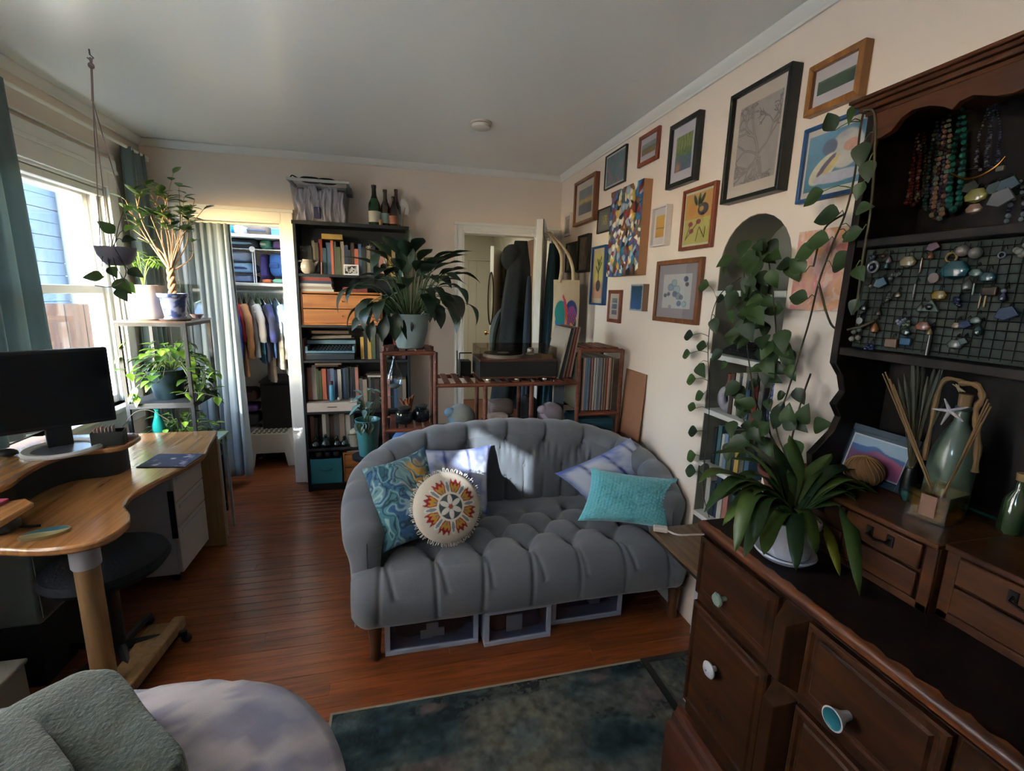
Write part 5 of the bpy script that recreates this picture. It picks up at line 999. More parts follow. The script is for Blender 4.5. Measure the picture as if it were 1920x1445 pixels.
# turntable
tt_ = thing('turntable', 'black record player with a clear dust cover on the rack behind the sofa', 'record player', (0.64, 2.56, SLT)); wal = wood('walnut_edge', '#3a1f14', '#5c3322', axis=0, rough=0.4)
TW_, TD_ = 0.215, 0.125
MB().box((-TW_, -TD_, 0.012), (TW_, TD_, 0.022)).build('base_strip', wal, tt_, bevel=0.002); MB().box((-TW_, -TD_, 0.022), (TW_, TD_, 0.105)).build('body', mat('turntable_black', '#0b0f12', 0.55), tt_, bevel=0.002); MB().box((-TW_, -TD_, 0.105), (TW_, TD_, 0.118)).build('top_plate', wal, tt_, bevel=0.002)
chrome = mat('chrome', '#c4c1bb', 0.35, 0.6); MB().lathe([(0.0001, 0.118), (0.115, 0.118), (0.116, 0.132), (0.112, 0.136), (0.0001, 0.136)], 48, (-0.06, 0, 0), Matrix.Diagonal((1, 1, 1, 1))).build('platter', chrome, tt_)
MB().lathe([(0.0001, 0.1362), (0.108, 0.1362), (0.108, 0.139), (0.0001, 0.139)], 48, (-0.06, 0, 0)).build('record', mat('vinyl_black', '#0c0c0e', 0.25), tt_); MB().lathe([(0.0001, 0.1392), (0.035, 0.1392), (0.035, 0.1398), (0.0001, 0.1398)], 24, (-0.06, 0, 0)).build('record_label', mat('label_cream', '#a8a497', 0.6), tt_)
MB().tube([(0.12, 0.08, 0.15), (0.12, 0.02, 0.152), (0.09, -0.05, 0.146), (0.055, -0.07, 0.142)], 0.004, 8).build('tonearm', chrome, tt_); MB().lathe([(0.0001, 0.118), (0.022, 0.118), (0.02, 0.15), (0.012, 0.158), (0.0001, 0.158)], 18, (0.12, 0.07, 0)).build('arm_base', chrome, tt_)
MB().box((0.13, -0.115, 0.118), (0.195, -0.085, 0.14)).build('control_box', mat('control_tan', '#8f7a5c', 0.5), tt_, bevel=0.002)
for x in (-0.16, 0.0, 0.16): MB().lathe([(0.0001, 0), (0.016, 0), (0.014, 0.012), (0.0001, 0.012)], 12, (x, -0.09, 0)).build('foot', chrome, tt_)
cvr = clear_glass('dust_cover_acrylic', '#ece8e4', 0.08, 0.05); b = MB(); b.box((-TW_, -TD_, 0.119), (TW_, -TD_+0.004, 0.178)); b.box((-TW_, TD_-0.004, 0.119), (TW_, TD_, 0.178)); b.box((-TW_, -TD_+0.004, 0.119), (-TW_+0.004, TD_-0.004, 0.178)); b.box((TW_-0.004, -TD_+0.004, 0.119), (TW_, TD_-0.004, 0.178)); b.box((-TW_, -TD_, 0.178), (TW_, TD_, 0.182)); b.build('dust_cover', cvr, tt_, smooth=0)
t = thing('speaker', 'small black speaker with a wire frame left of the record player', 'speaker', (0.375, 2.60, SLT)); b = MB(); b.box((-0.035, 0, 0), (0.03, 0.09, 0.085)); b.build('cabinet', black_m, t, bevel=0.004); b = MB(); [b.bar(p, q, 0.004, 6) for p, q in (((-0.04, -0.02, 0), (-0.04, -0.02, 0.135)), ((-0.04, -0.02, 0.135), (0.03, -0.02, 0.135)), ((-0.04, 0.09, 0), (-0.04, 0.09, 0.135)))]; b.build('frame', black_m, t)
# records
RCc = ['#c3bcae', '#9c8a78', '#5d5a55', '#7f7a66', '#6f86a0', '#46332a', '#b0766a', '#28323a', '#c3bcae', '#9c8a78']
vin = mat('record_sleeve_edge', '#b9ad96', 0.8)
def record(label, loc, rot, c, w=0.0075, hgt=0.29, group=None, dp=0.24):
    b = MB(); b.box((0, 0, 0), (w, dp, hgt)); o = b.build('record', [cover(c), page_m], None, smooth=0); o.location = loc; o.rotation_euler = rot; return tag(o, label, 'record', group)
x = 1.002; rr = random.Random(4)
for k in range(27):
    c = rr.choice(RCc) if k != 22 else '#8d2e24'; w = rr.uniform(0.006, 0.0095)
    if x+w > 1.232: break
    record('%s record sleeve, %s from the left in the right end of the rack' % (CN[c], ordn(k)), (x, 2.435+rr.uniform(0, 0.008), 0.8525), (0, 0.0, 0), c, w-0.0008, 0.305, 'records standing in the rack'); x += w
GL = 'records leaning beside the record player'
lean = 0.21
for k, c in enumerate(('#c3bcae', '#1f2426', '#2c3a52', '#9c8a78', '#46332a', '#b0766a', '#8d2e24', '#c3bcae')):
    record('%s record sleeve, %s from the left of those leaning right of the record player' % (CN[c], ordn(k)), (0.874+0.0128*k, 2.47+0.006*k, SLT+0.002), (0.0, lean-0.008*k, 0.0), c, 0.011, 0.29, GL, 0.255)
# the front sleeve shows its face: turned a little
# left tower contents
wire = mat('wire_silver', '#8d8f94', 0.3, 0.9); tg = clear_glass('thin_glass', '#e6eef4', 0.22)
hg = thing('hanging_terrarium', 'teardrop glass terrarium hanging under the top of the left rack end', 'terrarium', (-0.018, 2.56, 1.02)); MB().lathe([(0.004, 0.13), (0.010, 0.11), (0.02, 0.08), (0.037, 0.04), (0.043, 0.012), (0.038, -0.018), (0.02, -0.036), (0.0001, -0.04)], 24).build('glass', tg, hg); MB().tube([(0, 0, 0.13), (0, 0, 0.172)], 0.0015, 5).build('cord', wire, hg); soft_box((-0.03, -0.03, -0.036), (0.03, 0.03, -0.012), 3, 0.9).build('moss', mat('moss_grey', '#6d7268', 0.9, var=0.3, vscale=60), hg); MB().ball((0, 0, 0.132), 0.008, 8).build('knob', wire, hg)
for i, (x, y, lb) in enumerate(((0.03, 2.50, 'left dark glass jar with a wide belly in the left rack end'), (0.12, 2.53, 'right dark glass jar in the left rack end'))):
    t = thing('glass_jar', lb, 'jar', (x, y, 0.8025), 0, 'dark glass jars in the rack'); MB().lathe([(0.0001, 0), (0.032, 0), (0.045, 0.012), (0.05, 0.035), (0.044, 0.06), (0.03, 0.07), (0.032, 0.08), (0.029, 0.08), (0.0001, 0.01)], 24).build('body', mat('smoked_glass', '#1c2224', 0.08, coat=0.5), t); MB().lathe([(0.034, 0.08), (0.036, 0.088), (0.02, 0.094), (0.0001, 0.096)], 20).build('lid', mat('lid_grey', '#4f5350', 0.3, 0.5), t)
t = thing('coral', 'orange-brown dried coral behind the glass jars in the left rack end', 'coral', (0.055, 2.62, 0.8025)); b = MB(); rr = random.Random(9)
for k in range(16):
    a = rr.uniform(0, 2*PI); q = rr.uniform(0.02, 0.05); b.tube([(0, 0, 0.0), (q*0.4*math.cos(a), q*0.4*math.sin(a), 0.06), (q*math.cos(a), q*math.sin(a), rr.uniform(0.085, 0.125))], [0.012, 0.009, 0.006], 6)
b.build('branches', mat('coral_orange', '#7a4526', 0.85), t)
# under the middle: soft toys, folded textiles
def ball_toy(label, loc, r, c, c2):
    t = thing('plush_ball', label, 'toy', loc, 0, 'round soft toys under the rack'); MB().ball((0, 0, r*0.92), r, 22, (1, 0.95, 0.92)).build('body', mat('plush_'+c.strip('#'), c, 0.95, var=0.1, vscale=20, bump=0.3, bscale=200, sheen=0.4), t); MB().lathe([(r*1.0, -0.01), (r*1.02, 0.0), (r*1.0, 0.014)], 30, (0, 0, r*0.75), Matrix.Rotation(0.4, 4, 'X') @ Matrix.Rotation(0.5, 4, 'Y')).build('stripe', mat('stripe_'+c2.strip('#'), c2, 0.9), t); MB().ball((-r*0.72, -0.02, r*1.35), r*0.42, 12, (1, 0.8, 0.8)).build('ear', M['stripe_'+c2.strip('#')], t)
ball_toy('grey-green plush ball with a blue patch at the left under the rack', (0.335, 2.52, 0.742), 0.082, '#7e837c', '#6f93ad'); ball_toy('grey-pink plush ball with a pale patch at the right under the rack', (0.865, 2.53, 0.742), 0.078, '#7d7078', '#a99aa2')
box = thing('toy_chest', 'grey fabric chest under the rack, carrying toys and folded textiles', 'box', (0.58, 2.56, 0.518)); MB().box((-0.37, -0.11, 0), (0.375, 0.12, 0.215)).build('body', mat('trunk_grey', '#3e4550', 0.85), box, bevel=0.01); MB().box((-0.375, -0.115, 0.2), (0.38, 0.125, 0.222)).build('lid', M['trunk_grey'], box, bevel=0.006)
GT = 'textiles folded under the rack'
folded('folded purple blanket under the rack', 0.46, 0.68, 2.46, 2.66, 0.742, 0.80, '#453c5c', 31, None, GT); folded('cream plush bone shape on the purple blanket under the rack', 0.475, 0.60, 2.455, 2.52, 0.805, 0.845, '#b4a59c', 32, None, GT); folded('taupe cushion roll above the purple blanket under the rack', 0.50, 0.66, 2.52, 2.66, 0.805, 0.90, '#6a5c58', 33, None, GT); folded('black bag between the rack posts right of the purple blanket', 0.70, 0.80, 2.52, 2.66, 0.742, 0.92, '#0f1416', 34, None, GT); folded('patterned red and blue cloth at the front of the rack', 0.50, 0.74, 2.43, 2.47, 0.742, 0.765, '#5a4a5c', 35, '#8a3038', GT); folded('pink and blue clothes pile at the bottom of the left rack end', -0.05, 0.17, 2.45, 2.66, 0.519, 0.75, '#3f5c86', 36, '#9c6a6c', GT)
t = thing('picture_board', 'grey-blue framed board standing inside the rack right of the plush ball', 'board', (0.955, 2.60, 0.742)); MB().box((-0.05, 0, 0), (0.015, 0.012, 0.26)).build('panel', mat('board_slate', '#4f5a63', 0.5), t); MB().box((-0.055, -0.002, 0), (-0.05, 0.014, 0.265)).build('edge', mat('board_edge', '#a5a39f', 0.6), t)
t = thing('teal_crate', 'dark teal box at the bottom of the right rack end', 'box', (1.115, 2.56, 0.518)); MB().box((-0.11, -0.11, 0), (0.11, 0.11, 0.28)).build('box', mat('crate_teal', '#164a5c', 0.6), t, bevel=0.006); MB().box((-0.113, -0.113, 0.24), (0.113, 0.113, 0.262)).build('rim', M['crate_teal'], t, bevel=0.003)
o = MB().box((0, -0.115, 0), (0.006, 0.115, 0.62)).build('cardboard_panel', mat('cardboard', '#8d654c', 0.85, var=0.06), None, bevel=0.001); o.location = (1.255, 2.335, 0.475); o.rotation_euler = (0, 0.055, 0); tag(o, 'plain brown cardboard panel leaning between the rack and the right wall', 'panel')
o = thing('storage_case', 'dark flat case standing behind the sofa and carrying the cardboard panel', 'box', (1.26, 2.33, FL)); MB().box((-0.03, -0.11, 0), (0.03, 0.11, 0.4625)).build('case', mat('case_dark', '#2a2624', 0.7), o, bevel=0.006); MB().box((-0.012, -0.05, 0.4), (0.012, 0.05, 0.4628)).build('handle', black_m, o)

# ================================================================ bedroom door, coats, tote, hall
dn = Vector((0.915, 3.05, 0)); df = Vector((1.165, 3.735, 0)); dv = (df-dn).normalized(); dlen = (df-dn).length; ang = math.atan2(dv.y, dv.x)
dr = bpy.data.objects.new('door_1', None); COL.objects.link(dr); struct(dr); dr.location = (dn.x, dn.y, FL+0.004); dr.rotation_euler = (0, 0, ang)
MB().box((0, -0.022, 0), (dlen, 0.022, 1.965)).build('door_leaf', trim_m, dr, bevel=0.003)
b = MB()
for sy in (-1, 1):
    for x0, x1, z0, z1 in ((0.10, dlen/2-0.04, 0.15, 0.85), (dlen/2+0.04, dlen-0.1, 0.15, 0.85), (0.10, dlen/2-0.04, 1.0, 1.82), (dlen/2+0.04, dlen-0.1, 1.0, 1.82)): b.box((x0, sy*0.022-0.004, z0), (x1, sy*0.022+0.004, z1))
b.build('door_panels', trim_m, dr, bevel=0.004); MB().ball((0.07, -0.06, 0.95), 0.026, 12).build('door_knob', mat('brass', '#8a6a34', 0.3, 1.0), dr); MB().ball((0.07, 0.06, 0.95), 0.026, 12).build('door_knob', M['brass'], dr); b = MB(); b.bar((0.07, -0.06, 0.95), (0.07, 0.06, 0.95), 0.008); b.build('door_spindle', M['brass'], dr)
dside = Vector((dv.y, -dv.x, 0))                                      # towards the room side (right in the picture)
coat_k = mat('coat_black', '#0b0f10', 0.9, bump=0.2, bscale=60); coat_t = mat('coat_teal', '#12343e', 0.9, var=0.15, vscale=10); coat_g = mat('coat_grey', '#3f4644', 0.9)
def coat(name, label, base, ztop, zbot, w, dpt, m_, seed, extra=None, lean=0.0):
    t = thing(name, label, 'coat', (base.x, base.y, zbot), ang, 'coats on the bedroom door'); H = ztop-zbot; nu, nv = 44, 34; U, V = np.meshgrid(np.linspace(0, 1, nu), np.linspace(0, 1, nv)); th = 2*PI*U
    a = np.interp(V, [0, 0.04, 0.14, 0.3, 0.6, 1], [0.05, 0.22, 0.6, 0.78, 0.95, 1.0]); fo = 1+0.10*np.sin(7*th+4*V+seed)*V+0.12*(fbm(U*5, V*5, seed, 3)-0.5)
    P_ = np.stack([w/2*a*np.cos(th)*fo, dpt/2*(0.35+0.75*a*(0.6+0.5*V))*np.sin(th)*fo+lean*V, H*(1-V)], -1); b = MB(); b.npgrid(P_); b.build('body', m_, t, smooth=180)
    if extra: extra(t, H)
    return t
def scarf(t, H):
    b = MB(); b.tube(spline([(0.03, 0.12, H*0.60), (-0.02, 0.16, H*0.52), (-0.03, 0.18, H*0.42), (-0.03, 0.18, H*0.30)], 16).tolist(), [0.012+0.016*math.sin(PI*k/15) for k in range(16)], 8); b.build('scarf', coat_g, t)
    MB().ball((0.0, 0.06, H*0.90), 0.085, 14, (1, 0.9, 1.1)).build('hood', coat_k, t)
coat('black_coat', 'bulky black coat with a grey scarf hanging on the left of the open door', dn+dv*0.16-dside*0.135, 1.86, 0.70, 0.30, 0.24, coat_k, 2, scarf, 0.05)
coat('navy_jacket', 'dark blue-grey jacket close to the door edge, right of the black coat', dn+dv*0.03-dside*0.06, 1.62, 0.62, 0.10, 0.07, mat('coat_navy', '#1f2833', 0.9), 5)
coat('teal_robe', 'dark teal robe on the right face of the open door, behind the tote bag', dn+dv*0.10+dside*0.08, 1.84, 0.72, 0.16, 0.09, coat_t, 3)
coat('dark_jacket', 'black-blue jacket behind the tote bag straps on the open door', dn+dv*0.30+dside*0.10, 1.86, 0.78, 0.3, 0.13, mat('coat_blueblack', '#10202c', 0.9), 4)
hk = thing('over_door_hooks', 'white over-door hook rail at the top of the open bedroom door', 'hook rail', (dn.x, dn.y, FL+1.972), ang); MB().box((0.03, -0.028, 0.0), (0.5, 0.028, 0.003)).build('strap', wm, hk); b = MB(); b.box((0.03, -0.029, -0.1), (0.5, -0.0265, 0.0)); b.box((0.03, 0.0265, -0.1), (0.5, 0.029, 0.0)); b.build('plate', wm, hk)
for k in range(4):
    for sy in (-1, 1): MB().tube([(0.08+0.12*k, sy*0.028, -0.08), (0.08+0.12*k, sy*0.05, -0.09), (0.08+0.12*k, sy*0.055, -0.07)], 0.004, 6).build('hook', wm, hk)
# tote bag
tb = thing('tote_bag', 'cream canvas tote bag printed with a bright curled abstract shape, hanging on the door', 'bag', (1.092, 2.985, 1.215)); TWb, THb = 0.172, 0.385
tb.rotation_euler = (0, 0, -0.35)
def totec(U, V):
    x = (U-0.5)*TWb*2; x = (U-0.5); y = V-0.42; c = np.broadcast_to(L('#b3a084'), U.shape+(3,)).copy()*(0.94+0.12*fbm(U*9, V*9, 2, 3))[..., None]
    e = lambda cx_, cy_, rx, ry: sst(0.06, -0.06, np.hypot((x-cx_)/rx, (y-cy_)/ry)-1)
    c = mixc(c, L('#2f5f94'), e(-0.18, -0.13, 0.22, 0.12)); c = mixc(c, L('#1f6f6a'), e(-0.2, 0.03, 0.23, 0.2)); c = mixc(c, L('#2c3f70'), e(0.2, 0.04, 0.23, 0.2)); c = mixc(c, L('#15404c'), e(0.2, -0.16, 0.22, 0.17))
    st_ = e(0.22, -0.03, 0.2, 0.17)*(np.sin((x+y)*85) > 0.1); c = mixc(c, L('#a8427c'), st_)
    tr = segdist(x, y*1.0, [(-0.12, 0.3, -0.06, 0.22, 0.03), (-0.06, 0.22, 0.0, 0.08, 0.045)]); c = mixc(c, L('#a83a54'), sst(0.01, -0.01, tr))
    cu = spline([(0.0, 0.1), (0.02, -0.05), (0.03, -0.2), (0.12, -0.30), (0.24, -0.29), (0.28, -0.2), (0.2, -0.16)], 24); sg_ = [(*a, *b_, 0.05-0.0015*i) for i, (a, b_) in enumerate(zip(cu[:-1], cu[1:]))]
    d_ = segdist(x, y, sg_); c = mixc(c, mixc(L('#b0432c'), L('#c08a34'), sst(0.0, -0.25, y)), sst(0.008, -0.008, d_)); return c
nx, ny = 70, 110; U, V = np.meshgrid(np.linspace(0, 1, nx), np.linspace(0, 1, ny)); bul = 0.016*np.sin(PI*U)*np.sin(PI*np.clip(V, 0, 1))**0.5+0.004*(fbm(U*4, V*4, 6, 2)-0.5)
b = MB(); b.npgrid(np.stack([(U-0.5)*TWb+0.006*np.sin(3*V), -bul, V*THb], -1)); b.npgrid(np.stack([(U-0.5)*TWb+0.006*np.sin(3*V), bul+0.004, V*THb], -1)); cc = totec(U, V).reshape(-1, 3); b.build('bag', P_CLOTH, tb, smooth=180, cols=np.concatenate([cc, np.broadcast_to(L('#b3a084'), cc.shape)]))
hkp = Matrix.Rotation(0.35, 4, 'Z') @ (dn+dv*0.08+dside*0.055+Vector((0, 0, FL+1.9))-tb.location); can = mat('canvas_strap', '#b3a084', 0.9)
for sx, yy in ((-1, -0.004), (1, 0.004)):
    ps = spline([(sx*0.045, yy, THb-0.02), (sx*0.035, yy, THb+0.08), (sx*0.02-0.03, yy, THb+0.18), (hkp.x+sx*0.004, hkp.y, hkp.z)], 14); b = MB(); P_ = np.stack([np.stack([ps[:, 0]-0.011, ps[:, 1], ps[:, 2]], -1), np.stack([ps[:, 0]+0.011, ps[:, 1]-0.003, ps[:, 2]], -1)], 0); b.npgrid(P_); b.build('strap', can, tb, smooth=180, solid=0.003)
# hall things
HB = 6.5
struct(MB().box((-0.1, HB, 0), (1.5, HB+0.06, 2.36)).build('wall_hall_end', hall_m, smooth=0))
b = MB(); b.box((-0.03, HB-0.02, 1.93), (1.3, HB, 1.96)); [b.box((x, HB-0.012, 0.15), (x+0.012, HB, 1.93)) for x in (0.82, 0.95, 1.06)]; struct(b.build('trim_12', hall_m, bevel=0.002))
d2 = bpy.data.objects.new('door_2', None); COL.objects.link(d2); struct(d2); d2.location = (1.05, 5.3, FL+0.004); d2.rotation_euler = (0, 0, 1.22); dw2 = mat('hall_door_paint', '#cfd2c8', 0.45)
MB().box((0, -0.02, 0), (0.72, 0.02, 2.0)).build('door_leaf', dw2, d2, bevel=0.003); MB().lathe([(0.0001, 0), (0.012, 0), (0.010, 0.03), (0.026, 0.04), (0.024, 0.06), (0.0001, 0.064)], 14, (0.06, 0.02, 1.03), Matrix.Rotation(-PI/2, 4, 'X')).build('door_knob', M['brass'], d2); MB().box((0.03, 0.02, 0.94), (0.09, 0.024, 1.12)).build('door_plate', M['brass'], d2); b = MB(); b.box((0.14, 0.018, 0.2), (0.6, 0.024, 0.85)); b.box((0.14, 0.018, 1.15), (0.6, 0.024, 1.85)); b.build('door_panels', dw2, d2, bevel=0.003)
t = thing('hall_mirror', 'oval dark-rimmed mirror edge on the white hall door', 'mirror', (0.03, 0, 0)); b = MB(); q0 = ay(925, 560, 5.25); b.tube([(q0.x+0.03*math.cos(a)-0.03, q0.y, q0.z+0.29*math.sin(a)) for a in np.linspace(0, 2*PI, 30)[:-1]], 0.008, 6, close=True); t.location = (0, 0, 0); b.build('rim', black_m, t); b = MB(); b.prism([(q0.x+0.03*math.cos(a)-0.03, q0.z+0.29*math.sin(a)) for a in np.linspace(0, 2*PI, 30)[:-1]], q0.y, q0.y+0.01, axis=1); b.build('glass', mat('mirror_glass', '#c8ccc4', 0.05, 1.0), t)
b = MB(); b.box((1.30, YF+0.12, 0), (1.48, HB, 2.36)); struct(b.build('wall_hall_right', hall_m, smooth=0))
ba = [ax(*q, 1.285) for q in ((932, 480), (950, 475), (950, 558), (933, 556))]; y0_, y1_ = ba[1].y, ba[0].y; z0_, z1_ = ba[2].z, ba[1].z
t = thing('hall_picture', 'pale drawing in a black frame on the hall wall beyond the door', 'picture', (1.30, (y0_+y1_)/2, (z0_+z1_)/2)); hy, hz = (y1_-y0_)/2, (z1_-z0_)/2; b = MB(); b.box((-0.025, -hy, -hz), (0, -hy+0.03, hz)); b.box((-0.025, hy-0.03, -hz), (0, hy, hz)); b.box((-0.025, -hy, hz-0.02), (0, hy, hz)); b.box((-0.025, -hy, -hz), (0, hy, -hz+0.02)); b.build('frame', mat('frame_black', '#0f1512', 0.4), t)
print_quad('print', (-0.012, hy-0.02, -hz+0.015), (-0.012, -hy+0.02, -hz+0.015), (-0.012, hy-0.02, hz-0.015), 20, 30, lambda U, V: mixc(L('#b9b9a8'), L('#5a6258'), (fbm(U*6, V*9, 3, 3) > 0.62)*0.7), P_SATIN, t)
qa, qb = ax(957, 478, 1.285), ax(1003, 470, 1.285); t = thing('hall_door', 'brown wooden door in the right hall wall, partly behind the coats', 'door', (1.30, qb.y, FL)); MB().box((-0.021, 0, 0), (-0.001, qa.y-qb.y, 2.0)).build('leaf', wood('hall_wood', '#5c3d2a', '#7d573c', axis=2, rough=0.5), t, bevel=0.003); b = MB(); b.box((-0.028, -0.07, 0), (-0.001, 0, 2.07)); b.box((-0.028, qa.y-qb.y, 0), (-0.001, qa.y-qb.y+0.07, 2.07)); b.box((-0.028, 0, 2.0), (-0.001, qa.y-qb.y, 2.07)); b.build('casing', hall_m, t, bevel=0.003)

# ================================================================ pictures on the right wall
FRM = {'gold': wood('frame_gold_oak', '#6d431c', '#94642c', axis=2, rough=0.35), 'black': M['frame_black'], 'brown': wood('frame_brown', '#5a331d', '#7d4c2c', axis=2, rough=0.35), 'red': wood('frame_red_brown', '#5f2f1c', '#843f28', axis=2, rough=0.35), 'blue': mat('frame_blue', '#1c4272', 0.35), 'white': mat('frame_white', '#cfc8c6', 0.45), 'dark': mat('frame_dark', '#181310', 0.4)}
pic_glass = clear_glass('picture_glass', '#ffffff', 0.06, 0.02)
def picture(label, Y0, Y1, Z0, Z1, dep, fw, fk, art, mat_w=(0, 0), mat_c='#c9c0b8', n=60, inner=None, glass=True, name='framed_picture', white_line=None):
    """Y0 is the far (left) edge; everything built on the wall plane"""
    cy, cz = (Y0+Y1)/2, (Z0+Z1)/2; w, h = Y0-Y1, Z1-Z0; t = thing(name, label, 'picture', (XR, cy, cz), 0, 'pictures on the right wall')
    def V_(u, v, x): return (-x, w/2-u, v-h/2)                    # u from the left edge, v from the bottom, x out from the wall
    if fk:
        b = MB()
        for (a, c, d, e) in (((0, 0), (fw, fw), (fw, h-fw), (0, h)), ((w, h), (w-fw, h-fw), (w-fw, fw), (w, 0)), ((0, h), (fw, h-fw), (w-fw, h-fw), (w, h)), ((w, 0), (w-fw, fw), (fw, fw), (0, 0))):
            vs = [V_(*p, 0.0) for p in (a, c, d, e)]+[V_(*p, dep) for p in (a, c, d, e)]; b.add(vs, [(3, 2, 1, 0), (4, 5, 6, 7), (0, 1, 5, 4), (1, 2, 6, 5), (2, 3, 7, 6), (3, 0, 4, 7)])
        b.build('frame', FRM[fk], t, bevel=0.002)
        bx = dep*0.55; MB().box(V_(fw*0.8, fw*0.8, bx-0.003), V_(w-fw*0.8, h-fw*0.8, bx)).build('mount', mat('mount_'+mat_c.strip('#'), mat_c, 0.8), t, smooth=0)
        mx, my = fw+mat_w[0], fw+mat_w[1]; b3 = bx+0.0008
    else:
        b = MB(); b.box(V_(0, 0, 0.0), V_(w, h, dep)); b.build('stretcher', FRM_SIDE[mat_c], t, bevel=0.001); mx = my = 0.0; b3 = dep+0.0006
    if inner: x0, x1, z0, z1 = inner; p00, p10, p01 = V_(x0*w, z0*h, b3), V_(x1*w, z0*h, b3), V_(x0*w, z1*h, b3)
    else: p00, p10, p01 = V_(mx, my, b3), V_(w-mx, my, b3), V_(mx, h-my, b3)
    asp = np.linalg.norm(np.array(p01)-np.array(p00))/max(1e-6, np.linalg.norm(np.array(p10)-np.array(p00)))
    print_quad('print', p00, p10, p01, n, max(8, int(n*asp)), art, P_MATTE, t)
    if fk and glass: MB().box(V_(fw, fw, dep*0.8), V_(w-fw, h-fw, dep*0.8+0.001)).build('pane', pic_glass, t, smooth=0)
    return t
FRM_SIDE = {'canvas_brown': mat('canvas_side_brown', '#9a6f4e', 0.8), 'canvas_pink': mat('canvas_side_pink', '#b08a80', 0.8), 'canvas_tan': mat('canvas_side_tan', '#7d5f4e', 0.8)}
def land(sky_, mid, low, h1=0.55, h2=0.42, sd=1):
    def f(U, V): n = fbm(U*7, V*7, sd, 4); v = V+0.12*(n-0.5); c = mixc(L(low), L(mid), sst(h2-0.06, h2+0.06, v)); c = mixc(c, L(sky_), sst(h1-0.05, h1+0.05, v)); return c*(0.7+0.6*fbm(U*16, V*16, sd+3, 3))[..., None]
    return f
def tree_art():
    rr = random.Random(5); segs = []
    def grow(x, y, a, l, w, d):
        if d == 0 or l < 0.015: return
        for _ in range(3):
            a += rr.uniform(-0.35, 0.35); x2, y2 = x+math.cos(a)*l/3, y+math.sin(a)*l/3; segs.append((x, y, x2, y2, w)); x, y = x2, y2
        for k in range(rr.choice((2, 2, 3))): grow(x, y, a+rr.uniform(-0.9, 0.9), l*rr.uniform(0.6, 0.85), w*0.72, d-1)
    grow(0.55, 0.34, PI/2, 0.38, 0.024, 6); grow(0.55, 0.4, PI*0.72, 0.36, 0.013, 6); grow(0.56, 0.4, PI*0.3, 0.32, 0.013, 6)
    for k in range(9): grow(0.5+0.015*k, 0.34, -PI/2+rr.uniform(-1.5, 1.5), 0.24, 0.013, 4)
    S_ = np.array(segs)
    def f(U, V): d = segdist(U, V*1.32-0.02, [tuple(s) for s in S_]); c = mixc(L('#948b84'), L('#a39a93'), fbm(U*9, V*9, 2, 4)); c = mixc(c, L('#4f4844'), sst(0.007, 0.0, np.abs(d))*0.9); return mixc(c, L('#8a827c'), sst(0.0, -0.008, d)*0.5)
    return f
def bird_art(U, V):
    e = lambda cx_, cy_, rx, ry, r=0: sst(0.06, -0.06, np.hypot(((U-cx_)*math.cos(r)+(V-cy_)*math.sin(r))/rx, (-(U-cx_)*math.sin(r)+(V-cy_)*math.cos(r))/ry)-1)
    c = mixc(L('#3f6f86'), L('#5a86a0'), V); c = mixc(c, L('#b9b4ad'), e(0.62, 0.62, 0.26, 0.32)); c = mixc(c, L('#4f5c74'), e(0.36, 0.72, 0.12, 0.14)); c = mixc(c, L('#c2bba0'), e(0.30, 0.36, 0.30, 0.16, 0.9)); c = mixc(c, L('#6a6078'), e(0.34, 0.42, 0.22, 0.05, 0.9)); c = mixc(c, L('#c0ae76'), e(0.42, 0.40, 0.20, 0.05, 0.9)); c = mixc(c, L('#a9a8b4'), e(0.55, 0.18, 0.4, 0.10)); c = mixc(c, L('#b88a76'), e(0.7, 0.66, 0.12, 0.10)); return c*(0.85+0.3*fbm(U*14, V*14, 3, 3))[..., None]
def mosaic(U, V):
    rr = np.random.RandomState(3); n_ = 260; pts = rr.rand(n_, 2); pal = np.array([L(h) for h in ('#c4bda8', '#34507c', '#7a2c28', '#2d6a8c', '#b8964c', '#1f2428', '#8a9aa8', '#5c4a6c', '#d2cbb8', '#6d4a30', '#4f5d50')]); ci = rr.randint(0, len(pal), n_); d1 = np.full(U.shape, 9.); idx = np.zeros(U.shape, int); x = U+0.02*(vn(U*20, V*20, 2)-0.5); y = V+0.02*(vn(U*20, V*20, 5)-0.5)
    for k in range(n_): d = np.hypot(x-pts[k, 0], (y-pts[k, 1])*1.2); m_ = d < d1; d1[m_] = d[m_]; idx[m_] = k
    return pal[ci[idx]]*(1.15-9*d1+0.3*fbm(U*40, V*40, 2, 2))[..., None].clip(0.15, 1.3)
def lemons(U, V):
    e = lambda cx_, cy_, rx, ry, r=0: sst(0.08, -0.08, np.hypot(((U-cx_)*math.cos(r)+(V-cy_)*math.sin(r))/rx, (-(U-cx_)*math.sin(r)+(V-cy_)*math.cos(r))/ry)-1)
    c = np.where((V > 0.5)[..., None], L('#b98c4a'), L('#b0a860')); c = mixc(c, L('#b8803a'), e(0.27, 0.68, 0.17, 0.12)); c = mixc(c, L('#4a4450'), e(0.68, 0.66, 0.2, 0.12)); c = mixc(c, L('#a8884a'), e(0.62, 0.67, 0.08, 0.05))
    for a in (-0.6, 0.1, 0.7): c = mixc(c, L('#26402c'), e(0.5+0.22*math.sin(a), 0.86, 0.05, 0.13, -a))
    for x, y in ((0.25, 0.40), (0.55, 0.43), (0.3, 0.26)): c = mixc(c, L('#8c2c44'), e(x, y, 0.09, 0.05)); 
    st_ = segdist(U, V, [(0.25, 0.4, 0.08, 0.1), (0.55, 0.43, 0.3, 0.26), (0.3, 0.26, 0.1, 0.12), (0.5, 0.05, 0.58, 0.3), (0.8, 0.1, 0.6, 0.32), (0.8, 0.1, 0.82, 0.3)]); return mixc(c, L('#33402a'), sst(0.018, 0.006, st_))
